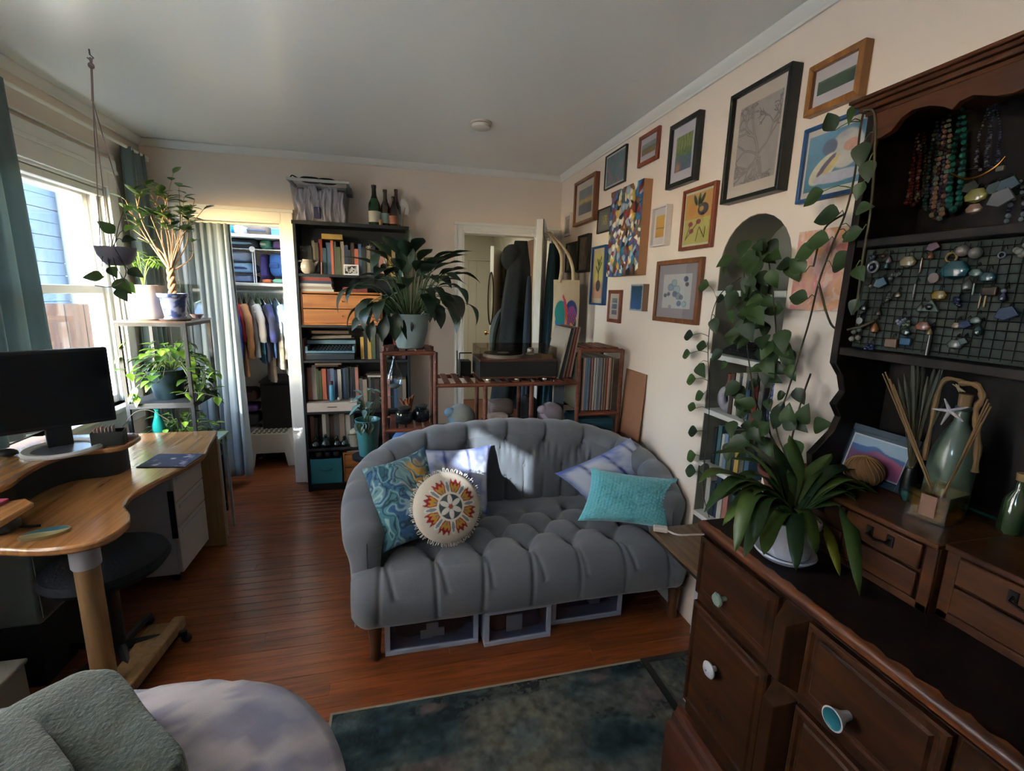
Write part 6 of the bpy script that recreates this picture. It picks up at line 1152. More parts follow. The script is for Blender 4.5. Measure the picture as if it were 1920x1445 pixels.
def bubbles(U, V):
    c = np.broadcast_to(L('#b7b3b0'), U.shape+(3,)).copy()
    for x, y, r, h in ((0.28, 0.62, 0.11, '#6f8a9a'), (0.4, 0.75, 0.1, '#8aa0a8'), (0.5, 0.55, 0.13, '#93a3a8'), (0.45, 0.42, 0.09, '#4a5a78'), (0.58, 0.36, 0.1, '#7d8790'), (0.22, 0.42, 0.06, '#2c3a64'), (0.1, 0.38, 0.06, '#262a44'), (0.8, 0.85, 0.08, '#2c3c6c'), (0.85, 0.7, 0.06, '#3a3444'), (0.62, 0.15, 0.08, '#3f5488'), (0.8, 0.14, 0.08, '#8fb0b4'), (0.3, 0.04, 0.05, '#7d93a0'), (0.68, 0.33, 0.07, '#5f6870')): d = np.hypot(U-x, V-y); c = mixc(c, L(h), sst(r, r*0.85, d)*0.85); c = mixc(c, L('#2a2e38'), np.exp(-((d-r*0.9)/0.012)**2)*0.5)
    return c
def sunset_flower(a, bcol, k): return lambda U, V: mixc(L(a), L(bcol), sst(0.45, 0.55, fbm(U*k, V*k, 7, 3)))
def tall_plant(U, V):
    c = mixc(L('#b48a74'), L('#c2b06c'), sst(0.3, 0.42, V)); st_ = segdist(U*0.55, V, [(0.27, 0.4, 0.27, 0.85), (0.27, 0.55, 0.12, 0.7), (0.27, 0.6, 0.42, 0.78), (0.27, 0.72, 0.17, 0.86), (0.27, 0.7, 0.4, 0.9)]); c = mixc(c, L('#33482c'), sst(0.035, 0.01, st_)); d = np.hypot((U-0.5)/0.26, (V-0.28)/0.13); return mixc(c, L('#4d4640'), sst(1.05, 0.9, d))
def three_photos(U, V): k = np.floor(V*3); inn = (np.abs((V*3) % 1-0.5) < 0.40)[..., None]; n = fbm(U*8, V*12, 3, 3)[..., None]; return np.where(inn, L('#5a6470')*(0.6+n), L('#b9b2a6'))
def orange_sq(U, V): c = np.broadcast_to(L('#b98434'), U.shape+(3,)).copy(); c = mixc(c, L('#c49a44'), V); return mixc(c, L('#3c4454'), np.exp(-((V-0.42-0.02*np.sin(U*6))/0.02)**2))
def blue_grad(U, V): c = mixc(L('#31507c'), L('#173a4c'), sst(0.1, 0.9, V+0.2*(fbm(U*6, V*6, 2, 3)-0.5))); e = np.minimum(np.minimum(U, 1-U), np.minimum(V, 1-V)); return mixc(L('#a5a8a8'), c, sst(0.03, 0.09, e+0.05*(vn(U*30, V*30, 2)-0.5)))
def pinkish(U, V): n = fbm(U*3, V*4, 6, 4); c = ramp(n*1.4-0.2, [(0, '#b4605c'), (0.3, '#c0807c'), (0.5, '#c69a84'), (0.7, '#c98c5c'), (1, '#c9b6aa')]); return mixc(c, L('#cfb4ac'), (fbm(U*12, V*12, 2, 2) > 0.62)*0.6)
def woods(U, V): c = land('#7f8a50', '#5f7a3c', '#4a6070', 0.6, 0.45, 3)(U, V); c = mixc(c, L('#b0763c'), np.exp(-((U-0.2)**2+(V-0.12)**2)/0.02)); return mixc(c, L('#2f4226'), (np.sin(U*40+6*fbm(U*4, V*4, 2, 2)) > 0.8)*(V > 0.5)*0.7)
def pink_lines(U, V): c = mixc(L('#4a6468'), L('#5f7d80'), fbm(U*5, V*5, 3, 4)); return mixc(c, L('#8a6a74'), sst(0.56, 0.64, fbm(U*9+1, V*7, 8, 3)))
picture('green forest print in a golden oak frame, at the top right of the wall', 1.363, 1.176, 2.071, 2.216, 0.03, 0.019, 'gold', land('#5a6a58', '#3c5238', '#2d4430', 0.9, 0.8, 4), (0.012, 0.034), '#bdb3b4', 60)
picture('large grey tree etching in a deep black frame, biggest on the wall', 1.711, 1.418, 1.867, 2.258, 0.045, 0.014, 'black', tree_art(), (0.03, 0.045), '#bfb2a2', 170)
picture('blue and cream painting in a glossy blue frame beside the hutch', 1.358, 1.102, 1.811, 2.036, 0.022, 0.012, 'blue', bird_art, (0.008, 0.018), '#c2bab0', 80)
picture('green woodland painting in a black frame, left of the tree etching', 2.154, 1.928, 2.008, 2.290, 0.03, 0.020, 'black', woods, (0.03, 0.045), '#b7b0b6', 70)
picture('small landscape strip in a reddish brown frame at the top of the wall', 2.483, 2.279, 2.184, 2.338, 0.016, 0.020, 'red', land('#7b8a90', '#586a58', '#7d6a48', 0.6, 0.45, 5), (0.012, 0.03), '#b4adb0', 50)
picture('teal and mauve drawing in a thin black frame above the mosaic canvas', 2.906, 2.629, 2.150, 2.351, 0.016, 0.007, 'dark', pink_lines, (0.012, 0.01), '#b9bab6', 60)
picture('sunset seascape with a white mount in a dark brown frame, high near the corner', 3.380, 3.004, 1.990, 2.290, 0.035, 0.022, 'brown', land('#6d7884', '#b09a5c', '#3f4c58', 0.62, 0.42, 6), (0.05, 0.045), '#bdb2a4', 60)
picture('little yellow flower picture with a grey mount and black frame, half behind the mosaic canvas', 2.983, 2.775, 1.897, 2.047, 0.015, 0.007, 'dark', sunset_flower('#b0963c', '#5f6a58', 7), (0.06, 0.04), '#565a54', 40)
picture('large canvas of many small coloured dabs, unframed with brown sides', 2.709, 2.324, 1.617, 2.099, 0.05, 0, None, mosaic, mat_c='canvas_brown', n=130, name='canvas_picture')
picture('orange square print in a deep white box frame', 2.254, 2.116, 1.752, 1.941, 0.035, 0.008, 'white', orange_sq, (0.022, 0.035), '#c4bdbc', 40)
picture('yellow print of fruit and red flowers in a reddish brown frame', 2.012, 1.780, 1.714, 1.977, 0.02, 0.015, 'red', lemons, (0.007, 0.01), '#c4bfa8', 110)
picture('print of blue bubbles with a grey mount in a brown frame, beside the arched niche', 2.187, 1.822, 1.385, 1.678, 0.022, 0.022, 'brown', bubbles, (0.045, 0.045), '#8f8688', 90)
picture('small dark blue canvas with white edges', 2.413, 2.277, 1.427, 1.569, 0.035, 0, None, blue_grad, mat_c='canvas_tan', n=50, name='canvas_picture')
picture('narrow frame holding three tiny stacked photos, lowest on the wall', 2.740, 2.569, 1.344, 1.539, 0.016, 0.022, 'red', three_photos, (0.03, 0.022), '#b4ab9c', 40)
picture('tall plant print on yellow and pink in a blue frame', 3.008, 2.795, 1.443, 1.816, 0.03, 0.013, 'blue', tall_plant, (0.022, 0.03), '#b9a88e', 60)
picture('dim portrait print in a black frame, right one of the pair behind the tote bag', 3.274, 3.081, 1.661, 1.916, 0.03, 0.016, 'dark', sunset_flower('#5a5048', '#80705e', 4), (0.014, 0.014), '#6b635a', 40)
picture('dark print in a black frame, left one of the pair behind the tote bag', 3.546, 3.303, 1.672, 1.888, 0.02, 0.016, 'dark', sunset_flower('#2a2c2a', '#3c4038', 5), (0.02, 0.02), '#33322e', 40)
picture('tiny white-framed picture next to the far corner of the room', 3.627, 3.485, 1.948, 2.111, 0.012, 0.02, 'white', sunset_flower('#7a736c', '#8c857c', 6), (0.02, 0.02), '#a59d94', 30)
picture('pink and orange abstract canvas between the niche and the hutch', 1.322, 1.136, 1.474, 1.720, 0.02, 0, None, pinkish, mat_c='canvas_pink', n=80, name='canvas_picture')
t = thing('smoke_detector', 'round white smoke detector on the ceiling', 'smoke detector', (0.475, 2.77, ZC)); sd_ = mat('detector_white', '#cfc8bc', 0.5); MB().lathe([(0.0001, -0.035), (0.035, -0.035), (0.05, -0.028), (0.054, -0.014), (0.052, -0.012)], 28).build('cover', sd_, t); MB().lathe([(0.047, -0.014), (0.047, -0.009)], 28).build('vent', M['slot_dark'], t); MB().lathe([(0.052, -0.010), (0.058, -0.008), (0.06, 0)], 28).build('base', sd_, t)

# ================================================================ dresser
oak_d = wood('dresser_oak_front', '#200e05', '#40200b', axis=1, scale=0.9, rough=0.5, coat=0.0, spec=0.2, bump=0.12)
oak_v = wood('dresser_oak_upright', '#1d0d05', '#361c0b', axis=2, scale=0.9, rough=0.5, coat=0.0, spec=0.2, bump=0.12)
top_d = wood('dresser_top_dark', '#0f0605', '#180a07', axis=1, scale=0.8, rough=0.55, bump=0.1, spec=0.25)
DX, DY0, DY1, DT = 0.80, 0.045, 1.03, 0.90
ds = thing('dresser', 'dark oak dresser with moulded drawers and odd ceramic knobs, at the lower right', 'dresser', (DX, 0.54, FL)); DO = Vector((DX, 0.54, FL))
def dbx(lo, hi, name, m, bev=0.002, parent=None): return MB().box([a-c for a, c in zip(lo, DO)], [a-c for a, c in zip(hi, DO)]).build(name, m, parent or ds, bevel=bev)
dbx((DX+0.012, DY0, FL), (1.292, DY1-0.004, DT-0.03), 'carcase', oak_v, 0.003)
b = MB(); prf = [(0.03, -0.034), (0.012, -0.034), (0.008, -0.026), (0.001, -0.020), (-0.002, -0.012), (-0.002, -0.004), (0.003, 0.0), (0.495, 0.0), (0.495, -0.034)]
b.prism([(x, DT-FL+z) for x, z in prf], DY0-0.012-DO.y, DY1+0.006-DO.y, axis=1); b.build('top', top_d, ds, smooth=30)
b = MB()                                                                   # worn lighter moulding along the front of the top
N_ = 70; ys = np.linspace(DY0-0.012, DY1+0.006, N_)-DO.y; wv = np.array([0.012+0.006*math.sin(19*y*7)*vn(y*9, 0.3, 2)+0.008*vn(y*14, 0.7, 5) for y in ys])
P_ = np.stack([np.stack([0*ys+0.0005, ys, 0*ys+DT-FL-0.0213], -1), np.stack([0*ys-0.0028, ys, 0*ys+DT-FL-0.012], -1), np.stack([0*ys-0.0028, ys, 0*ys+DT-FL-0.004], -1), np.stack([0*ys+0.003, ys, 0*ys+DT-FL+0.0006], -1), np.stack([wv, ys, 0*ys+DT-FL+0.0006], -1)], 0)
b.npgrid(P_); b.build('top_moulding', wood('moulding_worn', '#2c1209', '#7d4420', axis=1, scale=0.7, rough=0.4), ds, smooth=60)
b = MB(); b.prism([(x, z) for x, z in ((-0.035, 0.0), (-0.035, 0.22), (-0.03, 0.235), (-0.018, 0.24), (-0.014, 0.262), (-0.004, 0.268), (0.0, 0.285), (0.012, 0.285), (0.012, 0.0))], DY0-0.02-DO.y, DY1+0.012-DO.y, axis=1); b.build('base_moulding', wood('dresser_base', '#33170f', '#4f2718', axis=1, scale=0.8, rough=0.4), ds, smooth=30)
cols_y = [(0.747, 1.02), (0.412, 0.668), (0.06, 0.333)]; rows_z = [(0.695, 0.864), (0.345, 0.668)]
knobs = {}
hole = mat('old_handle_marks', '#0f0806', 0.9)
for r, (z0, z1) in enumerate(rows_z):
    for c, (y0, y1) in enumerate(cols_y):
        b = MB(); A1 = [(DX+0.012, y0, z0), (DX+0.012, y1, z0), (DX+0.012, y1, z1), (DX+0.012, y0, z1)]; 
        def ring(d, x): return [(x-DO.x, y0+d-DO.y, z0+d-DO.z), (x-DO.x, y1-d-DO.y, z0+d-DO.z), (x-DO.x, y1-d-DO.y, z1-d-DO.z), (x-DO.x, y0+d-DO.y, z1-d-DO.z)]
        prs = [(0, DX+0.012), (0, DX), (0.004, DX-0.004), (0.012, DX-0.004), (0.016, DX+0.001), (0.022, DX+0.001), (0.027, DX-0.003)]; vs = [p for d, x in prs for p in ring(d, x)]; k = len(prs)
        fs = [(4*i+j, 4*i+(j+1) % 4, 4*i+4+(j+1) % 4, 4*i+4+j) for i in range(k-1) for j in range(4)]+[(4*k-4, 4*k-3, 4*k-2, 4*k-1)]
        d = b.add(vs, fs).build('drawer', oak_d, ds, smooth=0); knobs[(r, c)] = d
        if r == 1:
            hb = MB(); yy = (y0+y1)/2+0.02
            for q in range(9): hb.ball((DX-0.0035-DO.x, yy+random.uniform(-0.045, 0.02)-DO.y, 0.43+random.uniform(-0.02, 0.02)-DO.z), random.uniform(0.004, 0.008), 6, (0.12, 1, 1))
            hb.build('handle_mark', hole, d)
def knob(d, y, z, prof, m, rim=None, disc=None, nm='knob'):
    K = Matrix.Rotation(-PI/2, 4, 'Y'); o = MB().lathe(prof, 24, (DX-0.003-DO.x, y-DO.y, z-DO.z), K).build(nm, m, d)
    return o
tealk = mat('knob_teal', '#1c5f6c', 0.2, coat=0.6); palek = mat('knob_pale_green', '#6f8478', 0.3, coat=0.4); whitek = mat('knob_white', '#b4b4b8', 0.35, coat=0.4); bluek = mat('knob_pattern_blue', '#4c5a84', 0.4)
o = knob(knobs[(0, 0)], 0.90, 0.755, [(0.0001, 0), (0.006, 0), (0.006, 0.012), (0.014, 0.018), (0.017, 0.024), (0.0145, 0.029), (0.0001, 0.031)], palek); o['label'] = 'pale green flower-shaped ceramic knob'
for q in range(6): a = 2*PI*q/6; MBq = MB().ball((DX-0.028-DO.x, 0.90+0.012*math.cos(a)-DO.y, 0.755+0.012*math.sin(a)-DO.z), 0.0065, 8, (0.6, 1, 1)); MBq.build('petal', palek, knobs[(0, 0)])
ky, kz = 0.905, 0.545
o = knob(knobs[(1, 0)], ky, kz, [(0.0001, 0), (0.007, 0), (0.007, 0.012), (0.02, 0.016), (0.022, 0.021), (0.016, 0.026), (0.0001, 0.028)], whitek); o['label'] = 'white ceramic knob with a painted blue pattern'
b = MB(); K = Matrix.Rotation(-PI/2, 4, 'Y')
for q in range(7): a = 2*PI*q/7; b.ball((DX-0.003-0.0245-DO.x, ky+0.0125*math.cos(a)-DO.y, kz+0.0125*math.sin(a)-DO.z), 0.0032, 6, (0.5, 1, 1))
b.ball((DX-0.003-0.028-DO.x, ky-DO.y, kz-DO.z), 0.003, 6, (0.5, 1, 1)); b.build('knob_pattern', bluek, knobs[(1, 0)])
o = knob(knobs[(0, 1)], 0.56, 0.752, [(0.0001, 0), (0.008, 0), (0.010, 0.015), (0.020, 0.034), (0.0215, 0.038), (0.019, 0.0385), (0.008, 0.031), (0.0001, 0.030)], whitek); o['label'] = 'pale trumpet-shaped knob with a teal face'
knob(knobs[(0, 1)], 0.56, 0.752, [(0.0001, 0.0335), (0.008, 0.0345), (0.0185, 0.0392), (0.0185, 0.0389)], tealk, nm='knob_face')
o = knob(knobs[(1, 1)], 0.56, 0.545, [(0.0001, 0), (0.007, 0), (0.007, 0.012), (0.02, 0.016), (0.022, 0.021), (0.0001, 0.028)], palek)
for r, (z0, z1) in enumerate(rows_z):                                      # chamfered pilaster blocks between the drawers
    for (y0, y1) in ((0.675, 0.74), (0.340, 0.405)):
        b = MB(); c_ = 0.018; lo, hi = z0-0.012-DO.z, z1-0.002-DO.z; a0, a1 = y0-DO.y, y1-DO.y; x0, x1 = DX+0.012-DO.x, DX-0.030-DO.x
        b.add([(x0, a0, lo), (x0, a1, lo), (x0, a1, hi), (x0, a0, hi), (x1, a0+c_, lo+c_*1.3), (x1, a1-c_, lo+c_*1.3), (x1, a1-c_, hi-c_*1.3), (x1, a0+c_, hi-c_*1.3)], [(0, 1, 5, 4), (1, 2, 6, 5), (2, 3, 7, 6), (3, 0, 4, 7), (4, 5, 6, 7)])
        b.build('pilaster', oak_v, ds, bevel=0.002, smooth=0)
# ================================================================ hutch on the dresser
hut = thing('hutch', 'dark wooden open hutch with small drawers, standing on the dresser and full of jewellery', 'hutch', (1.1, 0.5, DT)); HO = Vector((1.1, 0.5, DT))
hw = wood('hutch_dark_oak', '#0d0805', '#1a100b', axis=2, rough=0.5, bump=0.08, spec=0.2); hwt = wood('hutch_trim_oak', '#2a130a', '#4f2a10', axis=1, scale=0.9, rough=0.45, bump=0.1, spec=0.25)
HY0, HY1, HX0, HX1, HZ = 0.03, 0.985, 1.10, 1.29, 1.94; STZ = 1.052
def hb_(lo, hi, name, m, bev=0.002, parent=None): return MB().box([a-c for a, c in zip(lo, HO)], [a-c for a, c in zip(hi, HO)]).build(name, m, parent or hut, bevel=bev)
side = [(HX1, STZ), (HX0-0.02, STZ), (HX0-0.03, 1.10), (HX0+0.03, 1.16), (HX0+0.045, 1.20), (HX0+0.02, 1.235), (HX0+0.045, 1.27), (HX0+0.03, 1.31), (HX0+0.0, 1.345), (HX0, 1.39), (HX0, HZ), (HX1, HZ)]
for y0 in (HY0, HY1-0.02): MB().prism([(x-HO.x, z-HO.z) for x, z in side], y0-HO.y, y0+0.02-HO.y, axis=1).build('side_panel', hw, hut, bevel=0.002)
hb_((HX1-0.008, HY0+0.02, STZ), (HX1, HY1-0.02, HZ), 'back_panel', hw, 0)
for z in (1.652, 1.388): hb_((HX0+0.004, HY0+0.02, z-0.02), (HX1-0.008, HY1-0.02, z), 'shelf', hw); 
b = MB(); 
for dx, z0, z1 in ((0.004, 1.935, 1.945), (0.014, 1.945, 1.957), (0.022, 1.957, 1.966), (0.03, 1.966, 1.974)): b.box((HX0-dx-HO.x, HY0-dx-HO.y, z0-HO.z), (HX1-HO.x, HY1+dx-HO.y, z1-HO.z))
b.build('cornice', hwt, hut, bevel=0.002)
vp = [ax(*q, HX0) for q in ((1640, 262), (1652, 258), (1672, 246), (1690, 222), (1712, 206), (1745, 198), (1770, 200), (1786, 206), (1800, 190), (1826, 178), (1870, 180), (1900, 175), (1935, 160))]
vy = [(v.y, v.z) for v in vp]; half = [(y, z) for y, z in vy if y > 0.51]; half += [(0.508, half[-1][1]+0.004)]; mir = [(1.016-y, z) for y, z in half[::-1]]; curve = [(y, z) for y, z in half+mir if HY0+0.02 < y < HY1-0.02]
MB().prism([(y-HO.y, z-HO.z) for y, z in [(HY1-0.02, 1.936), (HY1-0.02, 1.845)]+curve+[(HY0+0.02, 1.845), (HY0+0.02, 1.936)]], -0.002, 0.014, axis=0).build('scalloped_apron', hwt, hut, bevel=0.001)
# the step with small drawers
def step(y0, y1, xf, name):
    hb_((xf+0.006, y0, DT+0.0005), (HX1, y1, STZ-0.012), name, hwt); hb_((xf-0.008, y0-0.002, STZ-0.012), (HX1, y1+0.002, STZ), 'step_top', hwt, 0.003)
    hb_((xf, y0, DT+0.0005), (xf+0.006, y0+0.022, STZ-0.012), 'step_post', hwt); hb_((xf, y1-0.022, DT+0.0005), (xf+0.006, y1, STZ-0.012), 'step_post', hwt); hb_((xf, y0, DT+0.0005), (xf+0.006, y1, DT+0.018), 'step_rail', hwt)
step(0.600, 0.975, 1.0, 'step_body'); step(0.335, 0.598, 1.02, 'step_body'); step(0.04, 0.333, 1.0, 'step_body')
iron = mat('wrought_iron', '#15100e', 0.5, 0.6)
for (y0, y1, xf) in ((0.625, 0.785, 1.0), (0.79, 0.95, 1.0), (0.36, 0.575, 1.02), (0.065, 0.31, 1.0)):
    for z0, z1 in ((0.982, 1.036), (0.922, 0.976)):
        d = hb_((xf-0.006, y0, z0), (xf+0.004, y1, z1), 'small_drawer', hwt, 0.003); ym, zm = (y0+y1)/2, (z0+z1)/2; b = MB()
        if z0 > 0.95: b.tube([(xf-0.006-HO.x, ym-0.022-HO.y, zm+0.006-HO.z), (xf-0.018-HO.x, ym-0.02-HO.y, zm-HO.z), (xf-0.02-HO.x, ym-HO.y, zm-0.004-HO.z), (xf-0.018-HO.x, ym+0.02-HO.y, zm-HO.z), (xf-0.006-HO.x, ym+0.022-HO.y, zm+0.006-HO.z)], 0.0032, 6); [b.box((xf-0.0085-HO.x, ym+s-0.007-HO.y, zm-0.008-HO.z), (xf-0.006-HO.x, ym+s+0.007-HO.y, zm+0.016-HO.z)) for s in (-0.022, 0.022)]; b.build('drawer_pull', iron, d)
net = mat('jewellery_screen', '#232a24', 0.85, var=0.15, vscale=60); 
b = MB(); b.box((1.140-HO.x, HY0+0.022-HO.y, 1.39-HO.z), (1.1475-HO.x, HY1-0.022-HO.y, 1.63-HO.z)); b.build('screen_panel', net, hut, smooth=0)
b = MB(); rg_ = [k for k in np.arange(0.40, 0.96, 0.018)]
for y in rg_: b.bar((1.138-HO.x, y-HO.y, 1.395-HO.z), (1.138-HO.x, y-HO.y, 1.625-HO.z), 0.0009, 4)
for z in np.arange(1.40, 1.63, 0.018): b.bar((1.138-HO.x, 0.40-HO.y, z-HO.z), (1.138-HO.x, 0.955-HO.y, z-HO.z), 0.0009, 4)
g_ = b.build('wire_grid', iron, hut); 
# ---- jewellery
def gem(c, rough=0.25, metal=0.0): return mat('gem_'+c.strip('#')+('m' if metal else ''), tuple(v*(0.7 if metal else 0.35) for v in lin(c)), rough, metal, coat=0.0 if metal else 0.4)
GOLD = gem('#8f6a2e', 0.3, 1.0)
rj = random.Random(11)
def strand(label, px0, py0, px1, py1, loopw, br, cols_, X=1.235):
    """a bead necklace hanging as a long narrow loop from the top of the hutch"""
    a, c = ax(px0, py0, X), ax(px1, py1, X); t = thing('necklace', label, 'necklace', a, 0, 'necklaces in the hutch'); n_ = int(2*(a.z-c.z)/(br*1.9)); mats = [gem(q) for q in cols_]; bs = [MB() for _ in mats]
    for k in range(n_):
        f = k/(n_-1); s = abs(2*f-1); z = (c.z-a.z)*(1-s**1.1); y = loopw*(1 if f > 0.5 else -1)*min(1, (1-s)*3, 1)*(1 if 0.03 < abs(f-0.5) else abs(f-0.5)/0.03); r_ = br*(0.75+0.5*(1-s)+rj.uniform(-0.1, 0.15)); bs[rj.randrange(len(mats))].ball((rj.uniform(-0.003, 0.003), y+(c.y-a.y)*(1-s), z), r_, 7)
    for b_, m_ in zip(bs, mats):
        if b_.v: b_.build('beads', m_, t)['kind'] = 'stuff'
    MB().bar((0, 0, 0.0), (0.03, 0, 0.004), 0.002, 5).build('peg', iron, t)
strand('dark red coral necklace, leftmost in the upper hutch', 1708, 262, 1699, 380, 0.012, 0.0042, ['#5c1a1c', '#6e2422']); strand('second dark red bead necklace with pale end beads at the upper left of the hutch', 1720, 252, 1712, 383, 0.010, 0.0042, ['#5c1a1c', '#6e2422', '#8a7466'])
strand('brown wooden bead necklace right of the red ones', 1733, 250, 1724, 372, 0.007, 0.0035, ['#3a2a1c', '#4a3c2c']); strand('dark teal bead necklace right of the brown one', 1757, 228, 1741, 395, 0.008, 0.0045, ['#1f4a4c', '#4a5450', '#6a6a5c']); strand('lilac and grey bead necklace in the middle of the upper hutch', 1770, 222, 1752, 404, 0.009, 0.0042, ['#4f4664', '#6a6670', '#3a3448']); strand('mixed peach and cream chunky bead necklace hanging lowest in the hutch', 1780, 215, 1757, 412, 0.010, 0.0055, ['#a3765c', '#8a8468', '#5c3c34', '#6f7f74']); strand('big emerald bead necklace in the upper hutch', 1806, 205, 1787, 392, 0.010, 0.0068, ['#1f6a5a', '#2a7d68', '#155048'])
strand('fine black and silver necklace right of the emerald one', 1853, 205, 1838, 318, 0.010, 0.0028, ['#2c2c34', '#7d7d84']); strand('thin navy necklace beside the fine silver one', 1868, 196, 1860, 312, 0.010, 0.0028, ['#22284a', '#5a6280', '#3c3c44']); strand('dark blue and white bead necklace at the right edge of the hutch', 1915, 340, 1890, 470, 0.012, 0.005, ['#151c34', '#1d2a4c', '#9aa4b0']); strand('black bead necklace hanging at the lower right edge of the hutch', 1900, 430, 1893, 560, 0.010, 0.005, ['#10141f', '#1b2438', '#6b7480'])
def piece(label, px, py, kind, size, col, X=1.128, cat='jewellery', col2=None, name='earring'):
    """size in metres; a single piece of jewellery hooked on the screen or lying on the shelf"""
    p = ax(px, py, X); t = thing(name, label, cat, p, 0, 'jewellery in the hutch'); m_ = gem(col); s = size; hook = s
    if kind == 'drop': MB().lathe([(0.0001, -s), (s*0.45, -s*0.75), (s*0.5, -s*0.4), (s*0.25, 0.1*s), (0.0001, s*0.4)], 12).build('drop', m_, t); hook = s*0.4
    elif kind == 'ball': MB().ball((0, 0, 0), s*0.55, 12).build('bead', m_, t); hook = s*0.5
    elif kind == 'disc': MB().lathe([(0.0001, -0.002), (s*0.6, -0.002), (s*0.62, 0), (s*0.6, 0.002), (0.0001, 0.002)], 20, mtx=Matrix.Rotation(PI/2, 4, 'Y')).build('disc', m_, t); hook = s*0.6
    elif kind == 'ring': MB().tube([(0, s*0.55*math.cos(a), s*0.55*math.sin(a)) for a in np.linspace(0, 2*PI, 22)[:-1]], s*0.14, 8, close=True).build('ring', m_, t); hook = s*0.6
    elif kind == 'shell': MB().lathe([(0.0001, -0.45*s), (s*0.5, -0.3*s), (s*0.62, 0.0), (s*0.35, 0.35*s), (0.0001, 0.42*s)], 14, mtx=Matrix.Diagonal((0.45, 1, 1, 1))).build('shell', m_, t); hook = s*0.4
    elif kind == 'bar': MB().lathe([(0.0001, -s), (s*0.14, -s*0.95), (s*0.16, 0), (s*0.12, s*0.9), (0.0001, s)], 10).build('bar', m_, t); hook = s
    elif kind == 'cluster':
        b = MB(); [b.ball((rj.uniform(-0.004, 0.004), rj.uniform(-0.5, 0.5)*s, rj.uniform(-0.6, 0.4)*s), s*rj.uniform(0.18, 0.3), 8) for _ in range(9)]; b.build('beads', m_, t)['kind'] = 'stuff'; hook = s*0.4
    elif kind == 'block': MB().box((-0.004, -s*0.55, -s*0.4), (0.004, s*0.55, s*0.4)).build('block', m_, t, bevel=0.002); hook = s*0.4
    elif kind == 'shard': MB().prism([(-s*0.6, -s*0.1), (-s*0.2, s*0.5), (s*0.5, s*0.3), (s*0.7, -s*0.3), (s*0.1, -s*0.5)], -0.003, 0.003, axis=0).build('shard', m_, t, bevel=0.001); hook = s*0.3
    elif kind == 'tri': MB().prism([(-s*0.7, -s*0.45), (s*0.7, -s*0.4), (0.0, s*0.55)], -0.003, 0.003, axis=0).build('plate', m_, t, bevel=0.001); hook = s*0.4
    if col2: MB().ball((-0.006, 0, -s*0.05), s*0.28, 10, (0.6, 1, 1)).build('stone', gem(col2), t)
    MB().tube([(0, 0, hook*0.9), (0.002, 0, hook+0.008), (0.008, 0, hook+0.012), (0.012, 0, hook+0.006)], 0.0009, 4).build('hook', iron, t)
